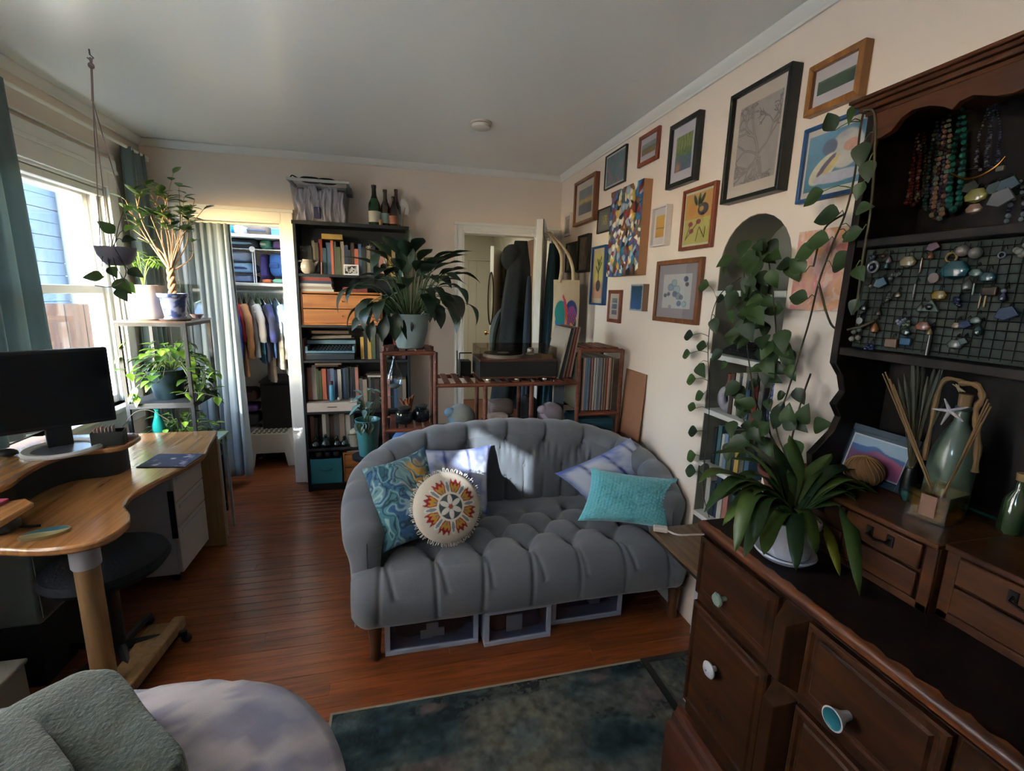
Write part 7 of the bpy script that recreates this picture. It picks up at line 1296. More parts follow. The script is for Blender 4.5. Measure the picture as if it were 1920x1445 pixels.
J = [('round white-rimmed earring with a violet stone', 1637, 500, 'ring', 0.022, '#a6a0aa', '#4a4470'), ('cluster of slate blue beads above the white-rimmed earring', 1635, 483, 'cluster', 0.015, '#4f6278', None), ('small orange bead earring at the top left of the screen', 1656, 480, 'ball', 0.009, '#8a5436', None), ('mauve drop earring beside the orange bead', 1667, 484, 'drop', 0.014, '#6a5c66', None), ('dark teal drop earring under the mauve one', 1663, 494, 'drop', 0.014, '#1f5058', None),
 ('cream shell pendant in the top row of the screen', 1702, 490, 'shell', 0.030, '#a39672', None), ('amber tassel earring right of the cream shell', 1727, 497, 'bar', 0.018, '#7a4a22', None), ('rust leaf earring at the top of the screen', 1752, 462, 'shard', 0.022, '#6e2f20', None), ('copper drop under the rust leaf', 1746, 476, 'drop', 0.012, '#9a5a30', None), ('gold hoop with a dark hollow in the top row', 1784, 483, 'ring', 0.018, '#9c7a42', None), ('pearl pink button earring, left of the pair in the top row', 1805, 470, 'ball', 0.022, '#a0938c', None), ('pearl grey button earring, right of the pair in the top row', 1829, 474, 'ball', 0.022, '#96918c', None), ('white feathered flower brooch at the right edge of the screen', 1912, 466, 'cluster', 0.024, '#a9a49c', None), ('pale blue ring right of the pearl buttons', 1878, 478, 'ring', 0.010, '#8a94ac', None),
 ('long glossy teal fish-shaped brooch in the upper middle of the screen', 1790, 505, 'shell', 0.046, '#1d5a66', None), ('sea green shell earring right of the teal fish', 1829, 511, 'shell', 0.020, '#5c7f74', None), ('turquoise stone earring right of the sea green shell', 1851, 519, 'shell', 0.024, '#1f5c66', None), ('silver bead spray in the second row at the left', 1677, 518, 'cluster', 0.018, '#7a8480', None), ('round tan wooden disc in the middle of the screen', 1751, 521, 'disc', 0.018, '#9c7a5c', None), ('yellow and brown shell earring under the wooden disc', 1760, 553, 'shell', 0.026, '#96792a', None), ('rose bead at the left of the second row', 1633, 536, 'ball', 0.010, '#8c6a5e', None), ('bluish green feather earring at the left of the screen', 1653, 530, 'shard', 0.026, '#24504e', None), ('ochre flake earring left of the middle', 1682, 553, 'shell', 0.016, '#6a5226', None), ('silver link earring under the bead spray', 1661, 560, 'cluster', 0.016, '#64685c', None), ('slim silver stick earring near the middle', 1714, 545, 'bar', 0.016, '#84807a', None),
 ('pale green triangular pendant with a dark hole', 1746, 574, 'tri', 0.026, '#6a7d6e', '#1c2422'), ('grey drop earring left of the green triangle', 1726, 574, 'drop', 0.014, '#6f706a', None), ('navy crystal pair in the centre right of the screen', 1796, 564, 'cluster', 0.016, '#28305c', None), ('grey feather drop right of the middle', 1816, 528, 'drop', 0.020, '#5f625e', None), ('mint drop earring near the gold sticks', 1825, 542, 'bar', 0.012, '#7a9082', None), ('left gold stick earring of the pair on the right', 1837, 566, 'bar', 0.013, '#a8802c', None), ('right gold stick earring of the pair on the right', 1847, 563, 'bar', 0.014, '#a8802c', None), ('brown agate plate above the gold sticks', 1856, 546, 'block', 0.022, '#54351c', None), ('deep blue drop right of the gold sticks', 1882, 552, 'drop', 0.014, '#232c50', None), ('blue chalcedony slab at the right of the screen', 1890, 587, 'shard', 0.028, '#3f5278', None), ('white bead at the right of the screen', 1882, 545, 'ball', 0.008, '#9aa2ac', None),
 ('grey cone earring at the left end of the third row', 1619, 577, 'shell', 0.016, '#5c5c5a', None), ('brown wooden drop at the left of the third row', 1648, 582, 'drop', 0.014, '#5a4430', None), ('pale blue flower earring under the screen middle', 1690, 600, 'cluster', 0.018, '#8f96b4', None), ('sage drop pair under the pale blue flower', 1700, 607, 'cluster', 0.014, '#6f7f62', None), ('peach fish-shaped disc earring in the lower middle', 1730, 611, 'shell', 0.026, '#a8664c', None), ('orange amber earring at the lower left', 1641, 610, 'drop', 0.020, '#a0622a', None), ('white flower stud at the lower left edge', 1612, 601, 'disc', 0.014, '#8f989a', None), ('left upper white pompom of the four at the lower left', 1601, 622, 'ball', 0.012, '#8d8a84', None), ('right upper white pompom of the four at the lower left', 1611, 618, 'ball', 0.012, '#8d8a84', None), ('left lower white pompom of the four at the lower left', 1597, 635, 'ball', 0.013, '#9a9790', None), ('right lower white pompom of the four at the lower left', 1609, 633, 'ball', 0.013, '#a39f96', None), ('dark blue bead cluster at the bottom left of the screen', 1630, 650, 'cluster', 0.018, '#28386a', None), ('ochre square earring at the bottom of the screen', 1671, 643, 'block', 0.026, '#8a6030', None), ('bright blue enamel earring right of the ochre square', 1698, 640, 'block', 0.022, '#1f5f7d', None), ('green shell above the blue enamel earring', 1697, 622, 'shell', 0.020, '#26473c', None), ('long silver tassel earring in the lower middle', 1741, 645, 'bar', 0.026, '#5a5650', None), ('gold bead on top of the silver tassel', 1744, 619, 'drop', 0.012, '#a08050', None), ('pearl and gold ring in the lower right of the screen', 1793, 610, 'shell', 0.016, '#9c8266', None), ('royal blue bow earring in the lower right', 1811, 608, 'shard', 0.018, '#22386a', None), ('grey green cone in the lower right', 1829, 600, 'shell', 0.018, '#52665f', None), ('dark green tassel under the grey green cone', 1836, 614, 'drop', 0.018, '#17403a', None), ('pale bunny-shaped ornament with two ears at the lower right', 1790, 645, 'shell', 0.024, '#66706a', None), ('pale silver leaf right of the bunny shape', 1806, 640, 'shard', 0.016, '#66706c', None)]
for (lb, px, py, k, s, c, c2) in J: piece(lb+', in the hutch', px, py, k, s, c, col2=c2)
for s, px in ((-1, 1782), (1, 1787)): pass
t = thing('brass_collar', 'curved brass collar necklace hanging at the upper right of the hutch', 'necklace', ax(1830, 335, 1.20)); cp = [ax(*q, 1.2)-t.location for q in ((1783, 325), (1800, 333), (1815, 335), (1835, 330), (1855, 320), (1872, 308), (1885, 293))]; ps = spline([tuple(p) for p in cp], 24); MB().tube(ps.tolist(), [0.0015+0.0018*math.sin(PI*k/23) for k in range(24)], 8).build('collar', gem('#a87838', 0.25, 1.0), t); MB().bar(tuple(cp[0]), tuple(cp[0]+Vector((0.08, 0, 0.02))), 0.001, 5).build('wire', iron, t)
piece('brass half-moon pendant under the brass collar', 1830, 366, 'shell', 0.036, '#a39a52', 1.21); piece('pinkish shell pendant under the brass half-moon', 1826, 391, 'shell', 0.026, '#b08a76', 1.21); piece('pale grey glass shard pendant, lower of three at the upper right', 1880, 370, 'shard', 0.036, '#8d8d92', 1.20); piece('grey-blue glass shard pendant, highest at the upper right', 1893, 345, 'shard', 0.030, '#5f7482', 1.205); piece('grey-green glass shard pendant beside the brass half-moon', 1867, 352, 'shard', 0.026, '#5c6a68', 1.21); piece('smoky stone pendant above the brass half-moon', 1822, 350, 'shard', 0.026, '#4a4a42', 1.215); piece('small pale crystal beside the brass collar end', 1876, 316, 'block', 0.013, '#8a8478', 1.205)
t = thing('wooden_stick', 'thin brass-brown stick lying on the upper hutch shelf', 'stick', (0, 0, 0)); p, q = az(1770, 418, 1.656), az(1815, 414, 1.656); p.x = q.x = 1.16; p = ax(1770, 418, 1.14); q = ax(1816, 413, 1.14); MB().bar((p.x, p.y, 1.6555), (q.x, q.y, 1.6555), 0.003, 8).build('stick', GOLD, t)
# ---- things on the hutch step
def stepz(px, py): return az(px, py, STZ)
bt_ = thing('glass_bottle', 'tall frosted green glass bottle with cork and driftwood, on the hutch step', 'bottle', (1.19, 0.70, STZ)); q = ay(1805, 700, 0.70)
q0 = stepz(1785, 960); bt_.location = (1.185, ax(1795, 820, 1.185).y, STZ); 
fg = mat('frosted_green_glass', '#4a5a4c', 0.35, coat=0.3); MB().lathe([(0.0001, 0.002), (0.036, 0.0), (0.04, 0.01), (0.041, 0.10), (0.038, 0.135), (0.024, 0.175), (0.013, 0.20), (0.011, 0.225), (0.014, 0.228), (0.014, 0.235), (0.0001, 0.235)], 28).build('body', fg, bt_); MB().lathe([(0.0001, 0.233), (0.011, 0.235), (0.0125, 0.262), (0.0001, 0.263)], 14).build('cork', mat('cork_pale', '#7d623f', 0.85), bt_)
dwd = mat('driftwood', '#6b5232', 0.85, var=0.2, vscale=40); b = MB(); BL = bt_.location
def rel_(px, py, X): v = ax(px, py, X)-BL; return tuple(v)
b.tube(spline([rel_(1733, 862, 1.13), rel_(1745, 800, 1.13), rel_(1758, 740, 1.13), rel_(1772, 712, 1.13), rel_(1795, 712, 1.135), rel_(1812, 722, 1.135)], 24).tolist(), [0.0045+0.0012*math.sin(k) for k in range(24)], 8); b.tube(spline([rel_(1800, 718, 1.135), rel_(1832, 722, 1.135), rel_(1842, 745, 1.13), rel_(1830, 770, 1.13), rel_(1834, 830, 1.13), rel_(1828, 885, 1.13)], 24).tolist(), [0.0055+0.0014*math.sin(k*1.7) for k in range(24)], 8); b.build('driftwood', dwd, bt_)
b = MB(); [b.tube(spline([rel_(1792, 722, 1.132), rel_(1796+dx, 735, 1.128), rel_(1800-dx, 720, 1.128)], 8).tolist(), 0.0012, 5) for dx in (3, 8, 14)]; b.build('twine', mat('twine', '#8a7a5c', 0.9), bt_)
st_ = thing('starfish', 'pale starfish tied to the tall green bottle', 'starfish', ax(1781, 770, 1.125)); b = MB(); up_ = [(1771, 747), (1816, 763), (1806, 790), (1764, 796), (1748, 766)]
for (px, py) in up_: e = ax(px, py, 1.125)-st_.location; b.tube([(0, 0, 0), tuple(e*0.5), tuple(e)], [0.0042, 0.003, 0.0012], 7)
b.build('arms', mat('starfish_pale', '#9a9292', 0.9, bump=0.3, bscale=300), st_)
df_ = thing('reed_diffuser', 'square glass reed diffuser with amber oil and a paper label on the hutch step', 'diffuser', (0, 0, STZ), 0.15); dp = stepz(1742, 972); df_.location = (dp.x+0.012, dp.y, STZ)
amb = mat('amber_oil', '#b08a2a', 0.1, trans=0.6); MB().box((-0.031, -0.031, 0.003), (0.031, 0.031, 0.055)).build('oil', amb, df_, bevel=0.004); b = MB(); s_ = 0.036; b.box((-s_, -s_, 0), (s_, s_, 0.0028)); [b.box(l_, h_) for l_, h_ in (((-s_, -s_, 0.0028), (s_, -s_+0.004, 0.06)), ((-s_, s_-0.004, 0.0028), (s_, s_, 0.06)), ((-s_, -s_+0.004, 0.0028), (-s_+0.004, s_-0.004, 0.06)), ((s_-0.004, -s_+0.004, 0.0028), (s_, s_-0.004, 0.06)))]; b.box((-s_, -s_, 0.06), (s_, s_, 0.064)); b.lathe([(0.012, 0.064), (0.011, 0.08), (0.013, 0.082)], 18); b.build('glass', clear_glass('diffuser_glass', '#f2e9d0', 0.3, 0.03), df_, smooth=30)
MB().box((-s_-0.001, -0.016, 0.012), (-s_, 0.012, 0.058)).build('paper_label', mat('label_pinkish', '#7a5c4c', 0.8), df_); reed = mat('reed_tan', '#6e5230', 0.8); DFL = df_.location
for k, (px, py) in enumerate(((1655, 700), (1660, 697), (1668, 710), (1675, 720), (1852, 748), (1855, 755), (1858, 762))): v = ax(px, py, 1.12 if px < 1700 else 1.05)-DFL; v = Matrix.Rotation(-0.15, 4, 'Z') @ v; MB().bar((random.uniform(-0.006, 0.006), random.uniform(-0.006, 0.006), 0.03), tuple(v), 0.0015, 6).build('reed', reed, df_)
gr = thing('dried_grass', 'bunch of dried grass and lavender behind the reed diffuser', 'dried flowers', (1.17, ax(1708, 880, 1.17).y, STZ)); MB().lathe([(0.0001, 0), (0.014, 0), (0.016, 0.04), (0.011, 0.07), (0.0001, 0.07)], 14).build('vase', gk, gr); b = MB(); b2 = MB(); rg_ = random.Random(3)
for k in range(26):
    tx, ty, tz = rg_.uniform(-0.04, 0.03), rg_.uniform(-0.035, 0.05), rg_.uniform(0.22, 0.34); ps = spline([(0, 0, 0.05), (tx*0.4, ty*0.4, tz*0.6), (tx, ty, tz)], 6); b.tube(ps.tolist(), 0.0009, 4); b2.tube([tuple(ps[3]), tuple(ps[4]), tuple(ps[5])], [0.001, 0.0045, 0.001], 5)
b.build('stems', mat('dry_stem', '#4a4228', 0.9), gr); b2.build('seed_heads', mat('dry_heads', '#46473a', 0.95), gr)
wo_ = thing('woven_orb', 'round woven tan basketwork ball on the hutch step behind the spiky plant', 'ball', (0, 0, 0)); c_ = az(1618, 915, STZ); wo_.location = (1.125, ax(1618, 890, 1.125).y, STZ); rr_ = 0.042; MB().ball((0, 0, rr_*0.9), rr_, 24, (1, 1, 0.9)).build('body', mat('orb_tan', '#6b4b2b', 0.9, var=0.15, vscale=80), wo_); b = MB()
for k in range(22): a = 2*PI*k/22; b.tube([(rr_*1.01*math.sin(f)*math.cos(a+0.4*f), rr_*1.01*math.sin(f)*math.sin(a+0.4*f), rr_*0.9+rr_*0.91*math.cos(f)) for f in np.linspace(0.05, PI-0.05, 14)], 0.0009, 4)
b.build('weave', mat('orb_weave', '#8a6238', 0.85), wo_)
pf = thing('framed_picture', 'framed purple and pink mountain picture leaning in the hutch', 'picture', (1.20, 0, STZ)); A_p, B_p, C_p = ax(1568, 868, 1.15), ax(1706, 880, 1.15), ax(1575, 785, 1.22); y1_, y0_ = ax(1572, 830, 1.17).y, ax(1712, 840, 1.17).y; pf.location = (1.165, (y0_+y1_)/2, STZ); w_ = (y1_-y0_); h_ = 0.135; LM = Matrix.Rotation(0.28, 4, 'Y')
fb = MB(); fr_ = 0.016; fb.box((0, -w_/2, 0), (0.008, w_/2, h_), LM); fb.build('backing', mat('frame_slate', '#2c3a46', 0.4), pf, bevel=0.001); fb = MB(); [fb.box(l_, u_, LM) for l_, u_ in (((-0.006, -w_/2, 0), (0, -w_/2+fr_, h_)), ((-0.006, w_/2-fr_, 0), (0, w_/2, h_)), ((-0.006, -w_/2+fr_, 0), (0, w_/2-fr_, fr_)), ((-0.006, -w_/2+fr_, h_-fr_), (0, w_/2-fr_, h_)))]; fb.build('frame', M['frame_slate'], pf, bevel=0.001)
def mount_(U, V):
    r1 = 0.72+0.10*np.exp(-((U-0.45)/0.13)**2)-0.10*U+0.02*(fbm(U*9, U*0, 2, 3)-0.5); r2 = r1-0.12-0.06*np.sin(U*7); c = np.broadcast_to(L('#7d93a4'), U.shape+(3,)).copy(); c = mixc(c, L('#35557d'), sst(0.01, -0.01, V-r1)); c = mixc(c, mixc(L('#5a3a5c'), L('#8a4a68'), sst(0.2, 0.7, U)), sst(0.03, -0.03, V-r2)); return mixc(c, L('#b0b2b4'), (np.minimum(np.minimum(U, 1-U), np.minimum(V, 1-V)) < 0.03))
pA, pB, pC = [LM @ Vector(v) for v in ((-0.001, w_/2-fr_-0.006, fr_+0.002), (-0.001, -w_/2+fr_, fr_+0.002), (-0.001, w_/2-fr_-0.006, h_-fr_-0.008))]; print_quad('print', pA, pB, pC, 60, 44, mount_, P_SATIN, pf); t = MB().box((0.008, -0.02, 0), (0.012, 0.02, 0.1), Matrix.Rotation(0.6, 4, 'Y')).build('stand', M['frame_slate'], pf)
t = thing('shell_cup', 'small teal shell beside the mountain picture', 'shell', (1.145, ax(1712, 865, 1.145).y, STZ)); MB().lathe([(0.0001, 0), (0.008, 0), (0.014, 0.014), (0.012, 0.024), (0.0001, 0.026)], 14).build('body', gem('#2c6a66'), t)
t = thing('glass_strip', 'thin turquoise glass strip lying across the back of the hutch step', 'strip', (0, 0, 0)); p, q = az(1812, 950, STZ+0.004), az(1925, 994, STZ+0.004); MB().bar((p.x, p.y, STZ+0.0035), (q.x, q.y, STZ+0.0035), 0.0035, 8).build('strip', gem('#2f7a68'), t)
t = thing('glass_bottle', 'small green glass bottle at the right edge of the hutch', 'bottle', (1.2, ax(1917, 900, 1.2).y, STZ)); MB().lathe([(0.0001, 0), (0.02, 0), (0.022, 0.006), (0.02, 0.07), (0.008, 0.09), (0.008, 0.11), (0.0001, 0.11)], 18).build('body', mat('green_glass_dark', '#2a3a22', 0.1, coat=0.6), t); MB().lathe([(0.009, 0.11), (0.01, 0.125), (0.0001, 0.126)], 12).build('cork', M['cork_pale'], t)
# ---- niche contents
t = thing('keyboard', 'black keyboard leaning on the third niche shelf behind the vines', 'keyboard', (XR+0.035, 1.55, 1.2755)); KM = Matrix.Rotation(-0.35, 4, 'Y'); MB().box((0, -0.15, 0.0), (0.10, 0.15, 0.018), KM).build('body', black_m, t, bevel=0.003); b = MB(); [b.box((0.008+0.022*r, -0.143+0.0215*k+0.003*r, 0.018), (0.026+0.022*r, -0.126+0.0215*k+0.003*r, 0.026), KM) for r in range(4) for k in range(13)]; b.build('keys', mat('keys_charcoal', '#1c2023', 0.5), t)
t = thing('donut_vase', 'grey-lilac ring-shaped vase with a copper neck on the fourth niche shelf', 'vase', (XR+0.06, 1.665, 1.0355)); MB().tube([(0, 0.034*math.cos(a), 0.052+0.036*math.sin(a)) for a in np.linspace(0, 2*PI, 26)[:-1]], 0.019, 12, close=True).build('body', mat('vase_lilac', '#8f8a94', 0.5), t); MB().lathe([(0.016, 0.10), (0.009, 0.12), (0.008, 0.15), (0.011, 0.16), (0.0001, 0.155)], 16).build('neck', mat('vase_copper', '#6d3a2a', 0.4), t)
GN = 'books in the arched niche'
def niche_books(z, specs, y_start):
    y = y_start
    for i, (c, w, hgt, lb) in enumerate(specs):
        o = book_mb(w-0.001, 0.11, hgt).build('book', [cover(c), page_m], None, smooth=0); o.location = (XR+0.03+0.004*(i % 3), y, z+0.0005); o.rotation_euler = (0, 0, -PI/2); y -= w; tag(o, lb, 'book', GN)
nb = ['#46332a', '#c3bcae', '#28323a', '#c3bcae', '#3a5878', '#5d5a55', '#8d2e24', '#c3bcae', '#1f2426']
niche_books(1.0355, [(c, 0.022, 0.17+0.03*math.sin(3*i), '%s book, %s from the left behind the ring vase on the fourth niche shelf' % (CN[c], ordn(i))) for i, c in enumerate(nb)], 1.62)
nb2 = ['#1f2426', '#31565e', '#c3bcae', '#6f86a0', '#4f5d3f', '#1f2426', '#b69246', '#5d5a55', '#3a5878']; niche_books(0.7955, [(c, 0.024, 0.16+0.02*math.sin(2*i), '%s book, %s from the left on the fifth niche shelf, behind the spiky plant' % (CN[c], ordn(i))) for i, c in enumerate(nb2)], 1.69)
nb3 = ['#c3bcae', '#28323a', '#2c3a52', '#c3bcae', '#b0766a', '#1f2426', '#31565e']; niche_books(0.5605, [(c, 0.028, 0.17+0.02*math.sin(4*i), '%s book, %s from the left on the lowest niche shelf' % (CN[c], ordn(i))) for i, c in enumerate(nb3)], 1.70)
def bw(U, V): return mixc(L('#b4b8c4'), L('#29468c'), sst(0.48, 0.56, fbm(U*9, V*7, 4, 3)))
t = thing('vase', 'blue and white porcelain vase at the right of the fourth niche shelf', 'vase', (XR+0.045, 1.392, 1.0355)); nu, nv = 40, 30; U, V = np.meshgrid(np.linspace(0, 1, nu), np.linspace(0, 1, nv)); rv = np.interp(V, [0, 0.05, 0.3, 0.7, 0.85, 1], [0.016, 0.02, 0.025, 0.027, 0.016, 0.019]); b = MB(); b.npgrid(np.stack([rv*np.cos(2*PI*U), rv*np.sin(2*PI*U), 0.165*V], -1)); b.build('body', paint_mat('porcelain', 0.25, spec=0.5), t, smooth=180, cols=bw(U*3, V*2)); MB().lathe([(0.0001, 0.002), (0.016, 0.0), (0.017, 0.004)], 20).build('foot', mat('porcelain_white', '#b9bac0', 0.3), t)

# ================================================================ plants
def leaf_mesh(name, m, prof, Lg, W, curl=0.0, fold=0.12, n=8, wav=0.0):
    """leaf along +Y from the origin; prof: relative half widths along its length; curl bends it down"""
    vs = []; fs = []; k = len(prof)
    cu = np.interp(np.linspace(0, 1, n+1), np.linspace(0, 1, k), prof)
    for i in range(n+1):
        f = i/n; a = curl*f; r = Lg
        y = r*math.sin(curl*f)/curl if abs(curl) > 1e-3 else r*f; z = -(r*(1-math.cos(curl*f))/curl) if abs(curl) > 1e-3 else 0
        h = W*cu[i]; up = fold*h; w2 = wav*math.sin(7*f)*h
        vs += [(-h, y, z+up+w2), (-h*0.5, y, z+up*0.35), (0, y, z), (h*0.5, y, z+up*0.35), (h, y, z+up-w2)]
    for i in range(n):
        for j in range(4): q = i*5+j; fs.append((q, q+1, q+6, q+5))
    me = bpy.data.meshes.new(name); me.from_pydata(vs, [], fs); me.materials.append(m); me.polygons.foreach_set('use_smooth', [True]*len(me.polygons)); return me
HEART = [0.02, 0.62, 0.95, 1.0, 0.9, 0.72, 0.5, 0.27, 0.0]; LANCE = [0.05, 0.35, 0.75, 0.98, 1.0, 0.85, 0.6, 0.3, 0.0]; STRAP = [0.55, 0.7, 0.85, 0.95, 1.0, 1.0, 0.92, 0.65, 0.0]; OVAL = [0.05, 0.6, 0.95, 1.0, 0.85, 0.5, 0.0]
g_pothos = leaf_mat('leaf_pothos', '#16290f', '#2f4818', 0.5, 0.2); g_lily = leaf_mat('leaf_lily', '#14261a', '#243a26', 0.4, 0.15); g_brom = leaf_mat('leaf_strap', '#1c3a1c', '#4a5f26', 0.35, 0.2); g_lit = leaf_mat('leaf_light_green', '#4f7a26', '#86a63c', 0.4, 0.4); g_ficus = leaf_mat('leaf_ficus', '#33502a', '#5f7d3c', 0.4, 0.25); g_silver = leaf_mat('leaf_silver', '#5f7f74', '#9db3ac', 0.45, 0.2); g_yel = leaf_mat('leaf_yellowed', '#7a7a22', '#8f8f2e', 0.4, 0.25)
heart_me = leaf_mesh('leaf', g_pothos, HEART, 1.0, 0.36, 0.5, 0.25); heart2_me = leaf_mesh('leaf', g_lit, HEART, 1.0, 0.36, 0.5, 0.25); heart3_me = leaf_mesh('leaf', g_pothos, HEART, 1.0, 0.33, 1.1, 0.3)
lily_me = [leaf_mesh('leaf', g_lily, LANCE, 1.0, 0.22, c, 0.25, 10, 0.12) for c in (0.6, 1.2, 1.9)]; strap_me = [leaf_mesh('leaf', g_brom, STRAP, 1.0, 0.062, c, 0.35, 12) for c in (0.9, 1.6, 2.3)]; oval_me = leaf_mesh('leaf', g_ficus, OVAL, 1.0, 0.27, 0.4, 0.2, 6); oval2_me = leaf_mesh('leaf', g_silver, LANCE, 1.0, 0.2, 0.8, 0.2, 7); palm_me = leaf_mesh('leaf', g_lit, LANCE, 1.0, 0.10, 0.5, 0.3, 6)
rp = random.Random(21)
def L_(me, p, d, s, parent, up=(0, 0, 1)): return inst('leaf', me, frame_mtx(p, d, up, s), parent)
stem_g = mat('stem_green', '#3f5226', 0.6); stem_b = mat('stem_brown', '#3a3322', 0.8); soil = mat('potting_soil', '#1d1510', 0.95, var=0.4, vscale=90, bump=0.8, bscale=120)
def pot(t, prof, m, soilr, soilz, name='pot', n=32): MB().lathe(prof, n).build(name, m, t); MB().lathe([(0.0001, soilz+0.004), (soilr*0.6, soilz+0.003), (soilr, soilz)], 20).build('soil', soil, t)
# --- peace lily
pl_ = thing('peace_lily', 'large dark green peace lily in a blue-grey pot on the rack\'s left end', 'plant', (0.068, 2.555, 1.2055)); O = Vector(pl_.location)
potm = mat('pot_blue_grey', '#7f9090', 0.3, coat=0.3); pot(pl_, [(0.0001, 0), (0.066, 0), (0.07, 0.006), (0.09, 0.08), (0.098, 0.15), (0.099, 0.178), (0.094, 0.178), (0.088, 0.15), (0.0001, 0.02)], potm, 0.09, 0.15)
b = MB(); lv = []
for k in range(64):
    a = rp.uniform(0, 2*PI); el = rp.uniform(0.0, 1.0); r0 = rp.uniform(0.0, 0.05); sp = (0.10+0.17*(1-el*0.8))*rp.uniform(0.7, 1.15); hgt = 0.10+0.25*el+rp.uniform(-0.05, 0.04); base = O+Vector((r0*math.cos(a), r0*math.sin(a), 0.15)); tip = O+Vector((sp*math.cos(a), sp*math.sin(a)*0.85, 0.12+hgt)); mid = base.lerp(tip, 0.6)+Vector((0, 0, 0.06)); ps = spline([tuple(base-O), tuple(mid-O), tuple(tip-O)], 8); b.tube(ps.tolist(), 0.0022, 5); d = Vector((math.cos(a), math.sin(a), 0.35+0.5*el-0.55*(1-el))); lv.append((tip, d, rp.uniform(0.13, 0.21), 2 if el < 0.35 else (1 if el < 0.7 else 0)))
b.build('stems', stem_g, pl_)
for (p, d, s, i) in lv: L_(lily_me[i], p, d, s, pl_)
for (px, py, px2, py2, s, i) in ((835, 512, 868, 520, 0.12, 1), (780, 520, 830, 468, 0.17, 0), (763, 470, 765, 430, 0.14, 0), (760, 520, 764, 438, 0.20, 0), (830, 545, 866, 590, 0.14, 2), (825, 560, 858, 582, 0.12, 1), (700, 540, 655, 530, 0.15, 1), (690, 560, 660, 600, 0.13, 2), (715, 470, 690, 500, 0.14, 1), (725, 590, 712, 640, 0.14, 2), (820, 580, 828, 612, 0.10, 2), (762, 590, 765, 638, 0.13, 2), (745, 580, 738, 640, 0.14, 2), (700, 600, 690, 640, 0.12, 2), (680, 590, 655, 615, 0.1, 1)):
    p = ay(px, py, 2.47); q = ay(px2, py2, 2.44); L_(lily_me[0 if i == 0 else 0], p, q-p, (q-p).length*1.05, pl_, (0, -0.6, 0.8)); b = MB(); c0 = Vector((0.0, 0.0, 0.15)); ps = spline([tuple(c0), tuple((p-O)*0.6+Vector((0, 0, 0.05))), tuple(p-O)], 7); b.tube(ps.tolist(), 0.002, 5); b.build('stem', stem_g, pl_)
# --- teal planter with silver leaves
st = thing('plant_stand', 'dark stand holding the teal planter between bookcase and rack', 'stand', (-0.19, 2.95, FL)); MB().lathe([(0.0001, 0.45), (0.10, 0.45), (0.10, 0.467), (0.0001, 0.467)], 24).build('top', black_m, st)
for k in range(3): a = 2*PI*k/3+0.4; MB().tube([(0.085*math.cos(a), 0.085*math.sin(a), 0.0), (0.06*math.cos(a), 0.06*math.sin(a), 0.45)], 0.009, 8).build('leg', black_m, st)
tp = thing('silver_plant', 'silvery-leaved plant in a tall teal planter beside the bookcase', 'plant', (-0.19, 2.95, 0.4795)); O = Vector(tp.location); pot(tp, [(0.0001, 0), (0.052, 0), (0.056, 0.006), (0.075, 0.225), (0.078, 0.232), (0.072, 0.232), (0.066, 0.2), (0.0001, 0.02)], mat('planter_teal', '#3f7a76', 0.3, coat=0.4), 0.068, 0.20); b = MB()
for k in range(26):
    a = rp.uniform(0, 2*PI); r = rp.uniform(0.02, 0.09); h = rp.uniform(0.25, 0.42); tip = O+Vector((r*math.cos(a), r*math.sin(a), h)); b.tube([(0.01*math.cos(a), 0.01*math.sin(a), 0.2), tuple(tip-O)], 0.002, 5); L_(oval2_me, tip, (math.cos(a), math.sin(a), rp.uniform(-0.3, 0.8)), rp.uniform(0.055, 0.10), tp)
b.build('stems', stem_g, tp)
for k in range(7): a = rp.uniform(3.6, 5.6); L_(heart_me, O+Vector((0.07*math.cos(a), 0.07*math.sin(a), 0.23)), (math.cos(a), math.sin(a), -1.2), rp.uniform(0.06, 0.09), tp)
# --- black metal plant rack by the window
prk = thing('plant_rack', 'black metal plant rack with three shelves by the window corner', 'shelf unit', (-1.30, 3.14, FL)); PO = Vector((-1.30, 3.14, FL)); rk_m = mat('rack_black_metal', '#0c0f12', 0.6); rk_t = wood('rack_shelf_brown', '#3c2b24', '#5a4236', axis=0, rough=0.35, coat=0.2)
RX_0, RX_1, RY_0, RY_1, RZ = -1.47, -1.135, 2.955, 3.325, 1.305
for x in (RX_0, RX_1-0.018):
    for y in (RY_0, RY_1-0.018): MB().box((x-PO.x, y-PO.y, 0), (x+0.018-PO.x, y+0.018-PO.y, RZ-0.012-FL)).build('post', rk_m, prk, bevel=0.001)
for z, m_ in ((RZ, rk_t), (0.845, rk_m), (0.44, rk_m)):
    MB().box((RX_0-PO.x-(0.004 if z == RZ else -0.002), RY_0-PO.y-0.002, z-0.012-FL), (RX_1-PO.x+(0.004 if z == RZ else -0.002), RY_1-PO.y+0.002, z-FL)).build('shelf', m_, prk, bevel=0.001)
    b = MB(); [b.box((x0-PO.x, y0-PO.y, z-0.03-FL), (x1-PO.x, y1-PO.y, z-0.0122-FL)) for x0, y0, x1, y1 in ((RX_0+0.018, RY_0, RX_1-0.018, RY_0+0.014), (RX_0+0.018, RY_1-0.014, RX_1-0.018, RY_1), (RX_0, RY_0+0.018, RX_0+0.014, RY_1-0.018), (RX_1-0.014, RY_0+0.018, RX_1, RY_1-0.018))]; b.build('shelf_rim', rk_m, prk)
b = MB(); [b.box((x-PO.x, RY_0+0.018-PO.y, 0.06), (x+0.014-PO.x, RY_1-0.018-PO.y, 0.075)) for x in (RX_0, RX_1-0.016)]; b.build('foot_bar', rk_m, prk)
